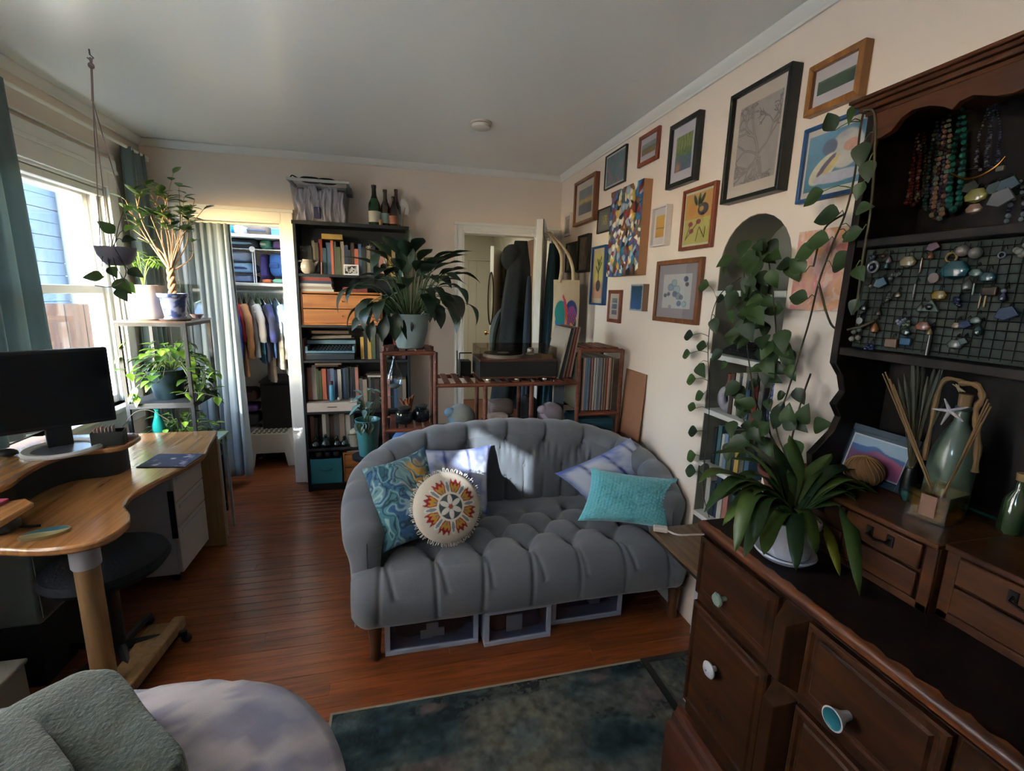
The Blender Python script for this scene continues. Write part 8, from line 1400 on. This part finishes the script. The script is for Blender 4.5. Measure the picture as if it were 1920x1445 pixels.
# white pot with palm
wp = thing('palm_seedling', 'bright green palm seedling in a big white pot on top of the plant rack', 'plant', (-1.372, 3.09, RZ+0.0005)); O = Vector(wp.location); pot(wp, [(0.0001, 0), (0.082, 0), (0.086, 0.004), (0.094, 0.19), (0.088, 0.19), (0.082, 0.16), (0.0001, 0.01)], mat('pot_white_cream', '#b9aea0', 0.5), 0.085, 0.165); b = MB()
for k in range(7):
    a = 2*PI*k/7+0.3; ps = spline([(0.0, 0, 0.16), (0.02*math.cos(a), 0.02*math.sin(a), 0.26), (0.07*math.cos(a), 0.07*math.sin(a), 0.33+0.02*(k % 3)), (0.12*math.cos(a), 0.12*math.sin(a), 0.31)], 12); b.tube(ps.tolist(), 0.0018, 5)
    for j in range(5, 12): 
        for s in (-1, 1): dd = Vector(ps[j]-ps[j-1]).normalized(); sd = Vector((-math.sin(a), math.cos(a), 0))*s; L_(palm_me, O+Vector(ps[j]), dd*0.6+sd+Vector((0, 0, -0.25)), 0.06-0.003*abs(j-8), wp)
b.build('stems', mat('stem_light_green', '#7d9a3c', 0.6), wp)  # palm stems in a lighter, yellower green
# ficus in the blue and white pot
fc_ = thing('bonsai_tree', 'small braided-trunk tree with sparse leaves in a blue and white pot on the plant rack', 'plant', (-1.205, 3.02, RZ+0.0005)); O = Vector(fc_.location); nu, nv = 48, 26; U, V = np.meshgrid(np.linspace(0, 1, nu), np.linspace(0, 1, nv)); rv = np.interp(V, [0, 0.06, 0.12, 0.86, 0.88, 1.0], [0.058, 0.058, 0.05, 0.066, 0.074, 0.076]); b = MB(); b.npgrid(np.stack([rv*np.cos(2*PI*U), rv*np.sin(2*PI*U), 0.148*V], -1))
def potc(U, V): c = mixc(L('#8f97b4'), L('#3c4a78'), sst(0.50, 0.58, fbm(U*14, V*5, 3, 3))); return mixc(c, L('#6b5f5c'), (V < 0.1))
b.build('pot', M['porcelain'], fc_, smooth=180, cols=potc(U, V)); MB().lathe([(0.0001, 0.128), (0.072, 0.126)], 20).build('soil', soil, fc_); MB().lathe([(0.0001, 0), (0.07, 0), (0.078, 0.008), (0.074, 0.010), (0.0001, 0.004)], 30).build('saucer', mat('saucer_brown', '#5c4a42', 0.4), fc_)
bark = mat('bark_pale', '#a9825c', 0.75, var=0.25, vscale=60); b = MB()
for k in range(3): ph = 2*PI*k/3; b.tube([(0.014*math.cos(ph+9*f)*(1-0.3*f)+0.0, 0.014*math.sin(ph+9*f)*(1-0.3*f), 0.12+0.17*f) for f in np.linspace(0, 1, 16)], 0.009, 7)
b.build('trunk', bark, fc_); tw = MB(); tips = []; C0 = Vector((0.0, 0.0, 0.285))
br = [((235, 375), 0), ((270, 340), 0.03), ((252, 355), -0.03), ((300, 350), 0.0), ((325, 325), 0.02), ((345, 370), -0.02), ((365, 375), 0.03), ((388, 385), 0.0), ((300, 385), -0.04), ((250, 430), 0.0), ((258, 445), 0.02), ((360, 450), 0.02), ((350, 395), 0.05), ((310, 395), 0.04), ((280, 400), -0.02), ((335, 350), 0.05)]
for k, ((px, py), dy) in enumerate(br):
    e = ay(px, py, 3.02+dy)-O; m_ = C0.lerp(e, 0.45)+Vector((rp.uniform(-0.05, 0.05), rp.uniform(-0.03, 0.03), rp.uniform(-0.03, 0.05))); ps = spline([tuple(C0-Vector((0, 0, 0.02))), tuple(m_), tuple(e)], 12); tw.tube(ps.tolist(), [0.0045-0.0032*i/11 for i in range(12)], 6); tips.append((ps, k))
    if k < 9:
        for q in range(2): s0 = Vector(ps[6+q*2]); e2 = s0+Vector((rp.uniform(-0.05, 0.05), rp.uniform(-0.04, 0.04), rp.uniform(0.02, 0.07))); ps2 = spline([tuple(s0), tuple(s0.lerp(e2, 0.5)+Vector((0, 0, 0.01))), tuple(e2)], 8); tw.tube(ps2.tolist(), 0.0016, 5); tips.append((ps2, 20))
tw.build('branches', bark, fc_)
for ps, k in tips:
    nlf = 7 if k < 9 or k == 20 else (6 if k > 12 else 3)
    for j in range(nlf): i = rp.randint(max(3, len(ps)-5), len(ps)-1); a = rp.uniform(0, 2*PI); L_(oval_me, O+Vector(ps[i]), (math.cos(a), math.sin(a), rp.uniform(0.1, 0.9)), rp.uniform(0.042, 0.075), fc_)
t = thing('glass_vase', 'square clear glass vase behind the blue and white pot on the plant rack', 'vase', (-1.215, 3.22, RZ+0.0005)); b = MB(); s_ = 0.055; h_ = 0.20; [b.box(l_, u_) for l_, u_ in (((-s_, -s_, 0), (s_, s_, 0.008)), ((-s_, -s_, 0.008), (s_, -s_+0.004, h_)), ((-s_, s_-0.004, 0.008), (s_, s_, h_)), ((-s_, -s_+0.004, 0.008), (-s_+0.004, s_-0.004, h_)), ((s_-0.004, -s_+0.004, 0.008), (s_, s_-0.004, h_)))]; b.build('glass', clear_glass('vase_glass', '#f0f4f2', 0.28), t, smooth=0); b = MB(); [b.tube([(rp.uniform(-0.03, 0.03), rp.uniform(-0.03, 0.03), 0.01), (rp.uniform(-0.03, 0.03), rp.uniform(-0.03, 0.03), 0.22)], 0.0015, 5) for _ in range(7)]; b.build('twigs', stem_b, t)
t = thing('glass_dish', 'small footed pale dish at the right end of the plant rack top', 'dish', (-1.153, 3.17, RZ+0.0005)); MB().lathe([(0.0001, 0.012), (0.02, 0.012), (0.034, 0.028), (0.036, 0.028), (0.022, 0.008), (0.0001, 0.008)], 22).build('bowl', mat('dish_rose', '#a38f92', 0.35), t); b = MB(); [b.lathe([(0.0001, 0), (0.004, 0), (0.005, 0.010), (0.0001, 0.011)], 8, (0.014*math.cos(a), 0.014*math.sin(a), 0)) for a in (0.3, 2.4, 4.5)]; b.build('feet', M['dish_rose'], t)
# pothos in dark blue pot on the middle shelf, and the lower plants
def bushy(t, O, n, rad, z0, z1, smin, smax, meshes, center=(0, 0), sq=1.0):
    b = MB()
    for k in range(n):
        a = rp.uniform(0, 2*PI); r = rad*math.sqrt(rp.uniform(0.05, 1)); p = Vector((center[0]+r*math.cos(a), center[1]+r*math.sin(a)*sq, rp.uniform(z0, z1)-0.12*(r/rad)**2)); s0 = Vector((center[0]+0.02*math.cos(a), center[1]+0.02*math.sin(a), z0-0.03)); ps = spline([tuple(s0), tuple(s0.lerp(p, 0.5)+Vector((0, 0, 0.05))), tuple(p)], 7); b.tube(ps.tolist(), 0.0016, 4); L_(rp.choice(meshes), O+p, (math.cos(a)+rp.uniform(-0.4, 0.4), math.sin(a)+rp.uniform(-0.4, 0.4), rp.uniform(-0.8, 0.5)), rp.uniform(smin, smax), t)
    b.build('stems', stem_g, t)
mp_ = thing('pothos', 'variegated pothos spilling from a dark blue pot on the middle shelf of the plant rack', 'plant', (-1.315, 3.10, 0.8455)); O = Vector(mp_.location); pot(mp_, [(0.0001, 0), (0.064, 0), (0.068, 0.005), (0.098, 0.165), (0.101, 0.17), (0.095, 0.17), (0.0001, 0.02)], mat('pot_dark_blue', '#0b1d26', 0.4), 0.09, 0.15); bushy(mp_, O, 115, 0.175, 0.20, 0.36, 0.045, 0.085, [heart_me, heart2_me, heart2_me, heart3_me], (0.03, 0.0)); bushy(mp_, O, 40, 0.09, 0.05, 0.20, 0.05, 0.08, [heart_me, heart2_me, heart_me], (0.16, 0.02))
b = MB(); vn_ = [[(242, 625), (232, 650), (226, 680), (240, 700)], [(330, 740), (360, 735), (395, 740), (408, 745)], [(262, 720), (250, 735), (262, 745)], [(345, 690), (385, 690), (405, 700)]]
for v in vn_:
    ps = spline([tuple(ay(px, py, 2.96)-O) for px, py in v], 14); b.tube(ps.tolist(), 0.002, 5)
    for j in (3, 7, 11, 13): L_(heart2_me if j % 2 else heart_me, O+Vector(ps[j]), (rp.uniform(-1, 1), -0.4, rp.uniform(-1, 0.2)), rp.uniform(0.045, 0.07), mp_)
b.build('vines', stem_g, mp_)
lp = thing('trailing_ivy', 'leafy trailing plant in a low pot on the bottom shelf of the plant rack', 'plant', (-1.29, 3.10, 0.4405)); O = Vector(lp.location); pot(lp, [(0.0001, 0), (0.07, 0), (0.09, 0.10), (0.0001, 0.02)], potm, 0.08, 0.085); bushy(lp, O, 110, 0.19, 0.20, 0.33, 0.04, 0.075, [heart_me, heart2_me, heart2_me, heart3_me], (0.03, -0.02)); b = MB(); ps = spline([tuple(ay(px, py, 2.93)-O) for px, py in ((230, 800), (250, 775), (275, 768), (300, 778), (318, 790))], 16); b.tube(ps.tolist(), 0.002, 5); b.build('vine', stem_b, lp)
wbm = mat('watering_globe_teal', '#1f8f84', 0.08, trans=0.5); wg = thing('watering_bottle', 'translucent teal watering bottle among the leaves on the lower rack shelf', 'bottle', (-1.33, 2.975, 0.4405)); MB().lathe([(0.0001, 0), (0.028, 0.0), (0.032, 0.02), (0.032, 0.24), (0.030, 0.28), (0.016, 0.33), (0.012, 0.36), (0.018, 0.37), (0.0001, 0.372)], 22).build('body', wbm, wg); MB().tube([(0.0, 0, 0.37), (-0.015, 0, 0.385), (-0.03, 0, 0.38)], 0.005, 6).build('spout', M['teal_fabric'], wg)
gb = thing('green_cabinet', 'pale green folding table edge behind the desk, beside the plant rack', 'table', (-1.05, 3.05, FL)); gbm = mat('pale_green_paint', '#8fa79a', 0.5); MB().box((-0.06, -0.11, 0.60), (0.03, 0.06, 0.615)).build('table_top', gbm, gb, bevel=0.003); [MB().box((x, y, 0), (x+0.014, y+0.014, 0.60)).build('leg', mat('leg_pale_grey', '#9ba3a3', 0.5), gb) for x, y in ((-0.055, -0.1), (0.01, -0.1), (-0.055, 0.03), (0.01, 0.03))]
# --- hanging bowl planter
hp = thing('hanging_planter', 'small grey hanging bowl planter with a trailing pothos, hung from the ceiling by cords', 'plant', (-1.195, 2.49, 1.578)); O = Vector(hp.location); MB().lathe([(0.0001, 0), (0.035, 0.0), (0.05, 0.012), (0.068, 0.045), (0.074, 0.078), (0.069, 0.078), (0.06, 0.05), (0.0001, 0.02)], 30).build('bowl', mat('bowl_grey', '#5f5c66', 0.6), hp); MB().lathe([(0.0001, 0.066), (0.066, 0.064)], 20).build('soil', soil, hp)
rope = mat('rope_mauve', '#8a7a78', 0.9); hk_ = Vector((-1.178, 2.451, ZC))-O; kn = ay(174, 190, 2.455)-O; kn2 = ay(181, 205, 2.46)-O
b = MB(); b.tube(spline([tuple(hk_-Vector((0, 0, 0.03))), tuple(hk_.lerp(kn, 0.3)+Vector((0.004, 0, 0))), tuple(kn)], 10).tolist(), [0.006 if k in (2, 3) else 0.004 for k in range(10)], 7); [b.tube([tuple(kn), (0.072*math.cos(a), 0.072*math.sin(a), 0.078)], 0.002, 5) for a in (0.2, 2.3, 4.4)]; b.build('cord', rope, hp); MB().ball(tuple(hk_-Vector((0.0, 0, 0.06))), 0.012, 8).build('knot', rope, hp); MB().tube([tuple(hk_), tuple(hk_-Vector((0, 0, 0.02))), tuple(hk_+Vector((0.012, 0, -0.03))), tuple(hk_+Vector((0, 0, -0.042))), tuple(hk_+Vector((-0.01, 0, -0.032)))], 0.003, 6).build('hook', wire, hp)
b = MB()
for k, (px, py, dx, dy, s, m_) in enumerate(((215, 438, -0.5, 0.6, 0.075, 0), (228, 450, 1, 0.2, 0.06, 0), (232, 432, 0.8, 0.5, 0.05, 1), (232, 395, 0.6, 0.3, 0.05, 1), (195, 520, -1, 0.1, 0.08, 0), (215, 525, 0.7, -0.5, 0.09, 0), (240, 505, 1, -0.4, 0.07, 0), (220, 540, 0.6, -0.8, 0.07, 0), (235, 530, 0.7, -0.7, 0.06, 1), (205, 500, 0.4, -0.5, 0.06, 0))):
    p = ay(px, py, 2.47)-O; L_(heart2_me if m_ else heart_me, O+p, (dx, -0.3, dy), s, hp, (0.1, -0.8, 0.6)); ps = spline([(0.02*(k-5)/5, 0, 0.07), tuple(p*0.5+Vector((0.0, -0.05 if py > 480 else 0, 0.06))), tuple(p)], 8); b.tube(ps.tolist(), 0.0017, 5)
ps = spline([(0.03, -0.07, 0.07)]+[tuple(ay(px, py, 2.43)-O) for px, py in ((236, 505), (228, 528), (205, 538), (178, 535))], 16); b.tube(ps.tolist(), 0.002, 5); b.build('vines', stem_b, hp)
# --- strap-leaved plant in the white pot on the dresser
sp_ = thing('strap_leaf_plant', 'spiky strap-leaved plant in a white pot on the dresser front', 'plant', (az(1470, 1040, DT).x, az(1470, 1040, DT).y, DT+0.0005)); O = Vector(sp_.location); wpm = mat('pot_white', '#a7abb6', 0.35, coat=0.3); pot(sp_, [(0.0001, 0.006), (0.045, 0.006), (0.05, 0.01), (0.062, 0.085), (0.066, 0.09), (0.066, 0.10), (0.060, 0.10), (0.056, 0.08), (0.0001, 0.02)], wpm, 0.058, 0.085); MB().lathe([(0.0001, 0), (0.056, 0), (0.068, 0.012), (0.066, 0.016), (0.054, 0.006), (0.0001, 0.006)], 32).build('saucer', wpm, sp_)
CRN = O+Vector((0, 0, 0.105)); tips_ = [(1310, 905, 1345, 885, .86), (1335, 850, 1400, 850, .8), (1340, 940, 1400, 905, .86), (1355, 985, 1410, 920, .86), (1378, 1035, 1405, 935, .88), (1395, 1045, 1430, 960, .9), (1432, 1040, 1445, 990, .9), (1493, 1070, 1490, 990, .95), (1575, 1080, 1550, 1000, .97), (1612, 1118, 1585, 960, 1.0), (1668, 1075, 1600, 930, .98), (1680, 965, 1600, 900, .92), (1700, 970, 1620, 915, .95), (1580, 870, 1540, 890, .86), (1480, 815, 1492, 870, .82), (1450, 830, 1470, 880, .80), (1370, 860, 1430, 870, .80), (1610, 905, 1560, 890, .86), (1320, 960, 1380, 900, .84), (1420, 850, 1450, 870, .78), (1640, 1040, 1590, 930, 1.0), (1560, 850, 1530, 880, 1), (1400, 830, 1440, 865, 1), (1350, 920, 1410, 890, 1), (1415, 1015, 1430, 940, 1), (1655, 945, 1580, 905, 1), (1530, 1040, 1515, 980, 1), (1630, 880, 1570, 880, 1), (1440, 905, 1460, 915, 1), (1540, 930, 1520, 930, 1)]
def ribbon(pts, w, name, m_, parent, n=14, keel=0.25, prof=STRAP):
    ps = spline(pts, n); vs = []; fs = []; cu = np.interp(np.linspace(0, 1, n), np.linspace(0, 1, len(prof)), prof)
    for i in range(n):
        d = Vector(ps[min(i+1, n-1)]-ps[max(i-1, 0)]).normalized(); sd = d.cross(Vector((0, 0, 1))); sd = sd.normalized() if sd.length > 0.05 else Vector((1, 0, 0)); up = sd.cross(d); c = Vector(ps[i])
        h = w*cu[i]; vs += [c-sd*h+up*keel*h, c-up*0.0, c+sd*h+up*keel*h]
    for i in range(n-1): q = 3*i; fs += [(q, q+1, q+4, q+3), (q+1, q+2, q+5, q+4)]
    return MB().add(vs, fs).build(name, m_, parent, smooth=180, solid=0.001)
for k, (tx, ty, mx, my, _) in enumerate(tips_):
    # the tip's distance follows its direction: leaves leaning left or down come forward, others go back
    ang_ = math.atan2(ty-945, tx-1485); fwd = 0.10*math.sin(ang_); Yt = CRN.y-fwd-0.02; lenr = math.hypot(tx-1485, ty-945)
    T_ = ay(tx, ty, max(0.5, CRN.y-fwd*1.1)); 
    if T_.z < DT+0.012: T_ = az(tx, ty, DT+0.012)
    Mm = ay(mx, my, max(0.5, CRN.y-fwd*0.6))
    if Mm.z < DT+0.03: Mm = az(mx, my, DT+0.05)
    m2 = CRN.lerp(Mm, 0.5)+Vector((0, 0, 0.02)); ribbon([tuple(CRN-O+Vector((0.008*math.cos(k), 0.008*math.sin(k), -0.015))), tuple(m2-O), tuple(Mm-O), tuple(T_-O)], 0.0185 if k not in (8,) else 0.014, 'leaf', g_yel if k == 8 else g_brom, sp_)
# --- the big climbing pothos
pp_ = thing('climbing_pothos', 'big pothos climbing from a terracotta bowl over the niche and the hutch', 'plant', (1.185, 1.075, DT)); O = Vector(pp_.location)
pst = thing('pot_stand', 'dark wooden block under the terracotta bowl on the dresser', 'stand', (1.20, 0.0, 0)); 
tc_ = az(1500, 925, DT); pp_.location = (1.14, ax(1490, 890, 1.14).y, DT+0.0005); O = Vector(pp_.location); bpy.data.objects.remove(pst)
pot(pp_, [(0.0001, 0), (0.055, 0), (0.06, 0.008), (0.088, 0.085), (0.098, 0.09), (0.10, 0.106), (0.094, 0.106), (0.086, 0.09), (0.0001, 0.02)], mat('terracotta', '#5c2a1c', 0.75, var=0.15, vscale=20), 0.09, 0.09, 'bowl')
b = MB()
vines = [([(1455, 800), (1475, 740), (1500, 660), (1518, 600), (1535, 530), (1560, 460), (1585, 400), (1602, 330), (1612, 250), (1620, 205)], 1.20), ([(1620, 205), (1640, 215), (1640, 300), (1632, 400), (1620, 470), (1608, 560), (1600, 590)], 1.07), ([(1535, 530), (1560, 610), (1605, 615), (1640, 600)], 1.12), ([(1585, 400), (1545, 430), (1525, 500)], 1.2), ([(1470, 860), (1420, 760), (1400, 640), (1395, 520), (1400, 470)], 1.24), ([(1460, 860), (1440, 780), (1455, 660), (1450, 560), (1440, 480)], 1.24), ([(1390, 520), (1345, 560), (1328, 640), (1330, 760), (1322, 860), (1318, 920), (1330, 970)], 1.245), ([(1480, 850), (1500, 760), (1520, 700)], 1.2), ([(1440, 860), (1400, 800), (1370, 720)], 1.24)]
vsp = []
for pts, X in vines:
    P_ = [tuple(ax(px, py, X)-O) for px, py in pts]
    if pts[0][1] > 790: P_ = [(0, 0, 0.09)]+P_
    ps = spline(P_, 6*len(P_)); b.tube(ps.tolist(), 0.0028 if X != 1.245 else 0.0018, 6); vsp.append(ps)
b.build('vines', stem_b, pp_)
lfs = [(1590, 232, 0.3, 0.4), (1565, 245, -0.3, 1), (1620, 265, 0.1, -1), (1545, 358, -1, -0.3), (1575, 400, -1, 0.1), (1605, 395, 1, 0.3), (1595, 428, 0.4, -0.4), (1620, 340, -0.3, -1), (1630, 300, 0.2, -1), (1618, 430, -1, -0.3), (1555, 450, -1, 0.2), (1590, 440, 0.5, 0.3), (1510, 510, -0.4, 0.6), (1530, 465, -0.9, -0.2), (1560, 500, 1, 0.6), (1515, 560, -0.9, 0.3), (1610, 560, -0.3, -1), (1605, 500, 0.6, -0.5), (1330, 535, -1, 0.1), (1300, 628, -1, 0.0), (1340, 595, 0.4, -0.9), (1295, 662, -1, -0.2), (1325, 650, -0.9, 0.2), (1310, 682, 0.8, -0.5), (1305, 710, -1, -0.2), (1320, 738, -0.8, -0.4), (1305, 765, -1, 0.2), (1308, 808, -1, -0.2), (1305, 852, -0.9, -0.5), (1320, 868, 0.7, -0.5), (1305, 884, -1, -0.1), (1480, 800, 0.0, 1), (1492, 806, -0.6, 0.7), (1505, 795, 0.2, 1), (1525, 800, 0.8, 0.6), (1460, 790, 0.2, 1)]
for (px, py, dx, dz) in lfs:
    X = 1.255 if px < 1345 else (1.07 if px > 1600 else 1.19); p = ax(px, py, X); d = Vector((-0.25, -dx, dz*0.9-0.15)); L_(heart_me, p, d, rp.uniform(0.06, 0.09)*(0.7 if px > 1590 else 1), pp_, (-1, -0.25, 0.35))
for k in range(105):                                                       # the dense mass in front of the niche
    px = rp.gauss(1420, 38); py = rp.uniform(440, 860)
    if py < 480: px = rp.gauss(1425, 25)
    if px < 1345 or px > 1505: continue
    X = rp.uniform(1.17, 1.275); p = ax(px, py, X); d = Vector((rp.uniform(-0.5, 0.0), rp.uniform(-0.9, 0.9), rp.uniform(-1.0, 0.15))); L_(rp.choice([heart_me, heart_me, heart3_me]), p, d, rp.uniform(0.05, 0.088), pp_, (-1, -0.3, 0.5))
# petioles join the free leaves to the vines
b = MB()
for (px, py, dx, dz) in lfs[:31]:
    X = 1.255 if px < 1345 else (1.07 if px > 1600 else 1.19); p = np.array(ax(px, py, X)-O); q = min((v for ps in vsp for v in ps), key=lambda v: np.sum((v-p)**2)); b.tube(spline([tuple(q), tuple((q+p)/2+np.array((0, 0, 0.01))), tuple(p)], 5).tolist(), 0.0013, 4)
b.build('petioles', stem_g, pp_)

# ================================================================ outside the window
struct(MB().box((-30, -12, -0.9), (XL-0.17, 30, -0.8)).build('ground', mat('yard_ground', '#3a3934', 0.9, var=0.2, vscale=2), smooth=0))
nh = thing('neighbour_house', 'pale blue house wall seen through the upper window sash', 'building', (-5.2, 6.4, -0.8)); nw = mat('siding_blue', '#48535f', 0.7)
for k in range(26): MB().box((-0.12, -2.2, k*0.2), (0.0 if k % 2 else -0.008, 3.1, k*0.2+0.194)).build('siding_board', nw, nh, bevel=0.004)
MB().box((-0.5, -2.2, 0), (-0.121, 3.1, 5.3)).build('wall_core', nw, nh); MB().box((-0.5, -2.4, 5.3), (0.3, 3.2, 5.45)).build('eave', trim_m, nh, bevel=0.01); MB().bar((0.06, 2.9, 0.2), (0.06, 2.9, 5.3), 0.045, 10).build('downpipe', mat('pipe_grey', '#8a8c92', 0.5), nh)
fe = thing('fence', 'brown wooden board fence seen through the lower window sash', 'fence', (-3.2, 6.6, -0.8)); fm = wood('fence_wood', '#33221a', '#4d3622', axis=2, scale=0.5, rough=0.8, rnd=0.1)
for k in range(16): MB().box((-1.5+0.19*k, -0.012, 0.05), (-1.5+0.19*k+0.182, 0.012, 2.05+random.uniform(-0.01, 0.01))).build('board', fm, fe, bevel=0.003)
for z in (0.4, 1.7): MB().box((-1.5, 0.012, z), (1.54, 0.06, z+0.09)).build('rail', fm, fe)
for x in (-1.5, 0.0, 1.45): MB().box((x, 0.06, 0), (x+0.09, 0.15, 2.1)).build('post', fm, fe)
tr = thing('tree', 'sunlit leafy tree beyond the fence outside the window', 'tree', (-4.0, 10.6, -0.8)); MB().tube([(0, 0, 0), (0.05, 0, 1.2), (-0.05, 0.1, 2.6)], [0.14, 0.11, 0.06], 10).build('trunk', stem_b, tr); b = MB(); rt_ = random.Random(8)
for k in range(1500):
    v = Vector((rt_.gauss(0, 1), rt_.gauss(0, 1), rt_.gauss(0, 1))).normalized()*rt_.uniform(0.4, 1.35); c = Vector((0, 0, 3.2))+Vector((v.x, v.y, v.z*1.15)); a = Vector((rt_.uniform(-1, 1), rt_.uniform(-1, 1), rt_.uniform(-1, 1))).normalized(); s = a.cross(Vector((0.3, 0.2, 1))).normalized()*0.05; a = a*0.10; b.add([c, c+a*0.5+s, c+a, c+a*0.5-s], [(0, 1, 2, 3)])
o = b.build('foliage', leaf_mat('leaf_tree', '#26361a', '#4a5426', 0.5, 0.4), tr, smooth=0); o['kind'] = 'stuff'
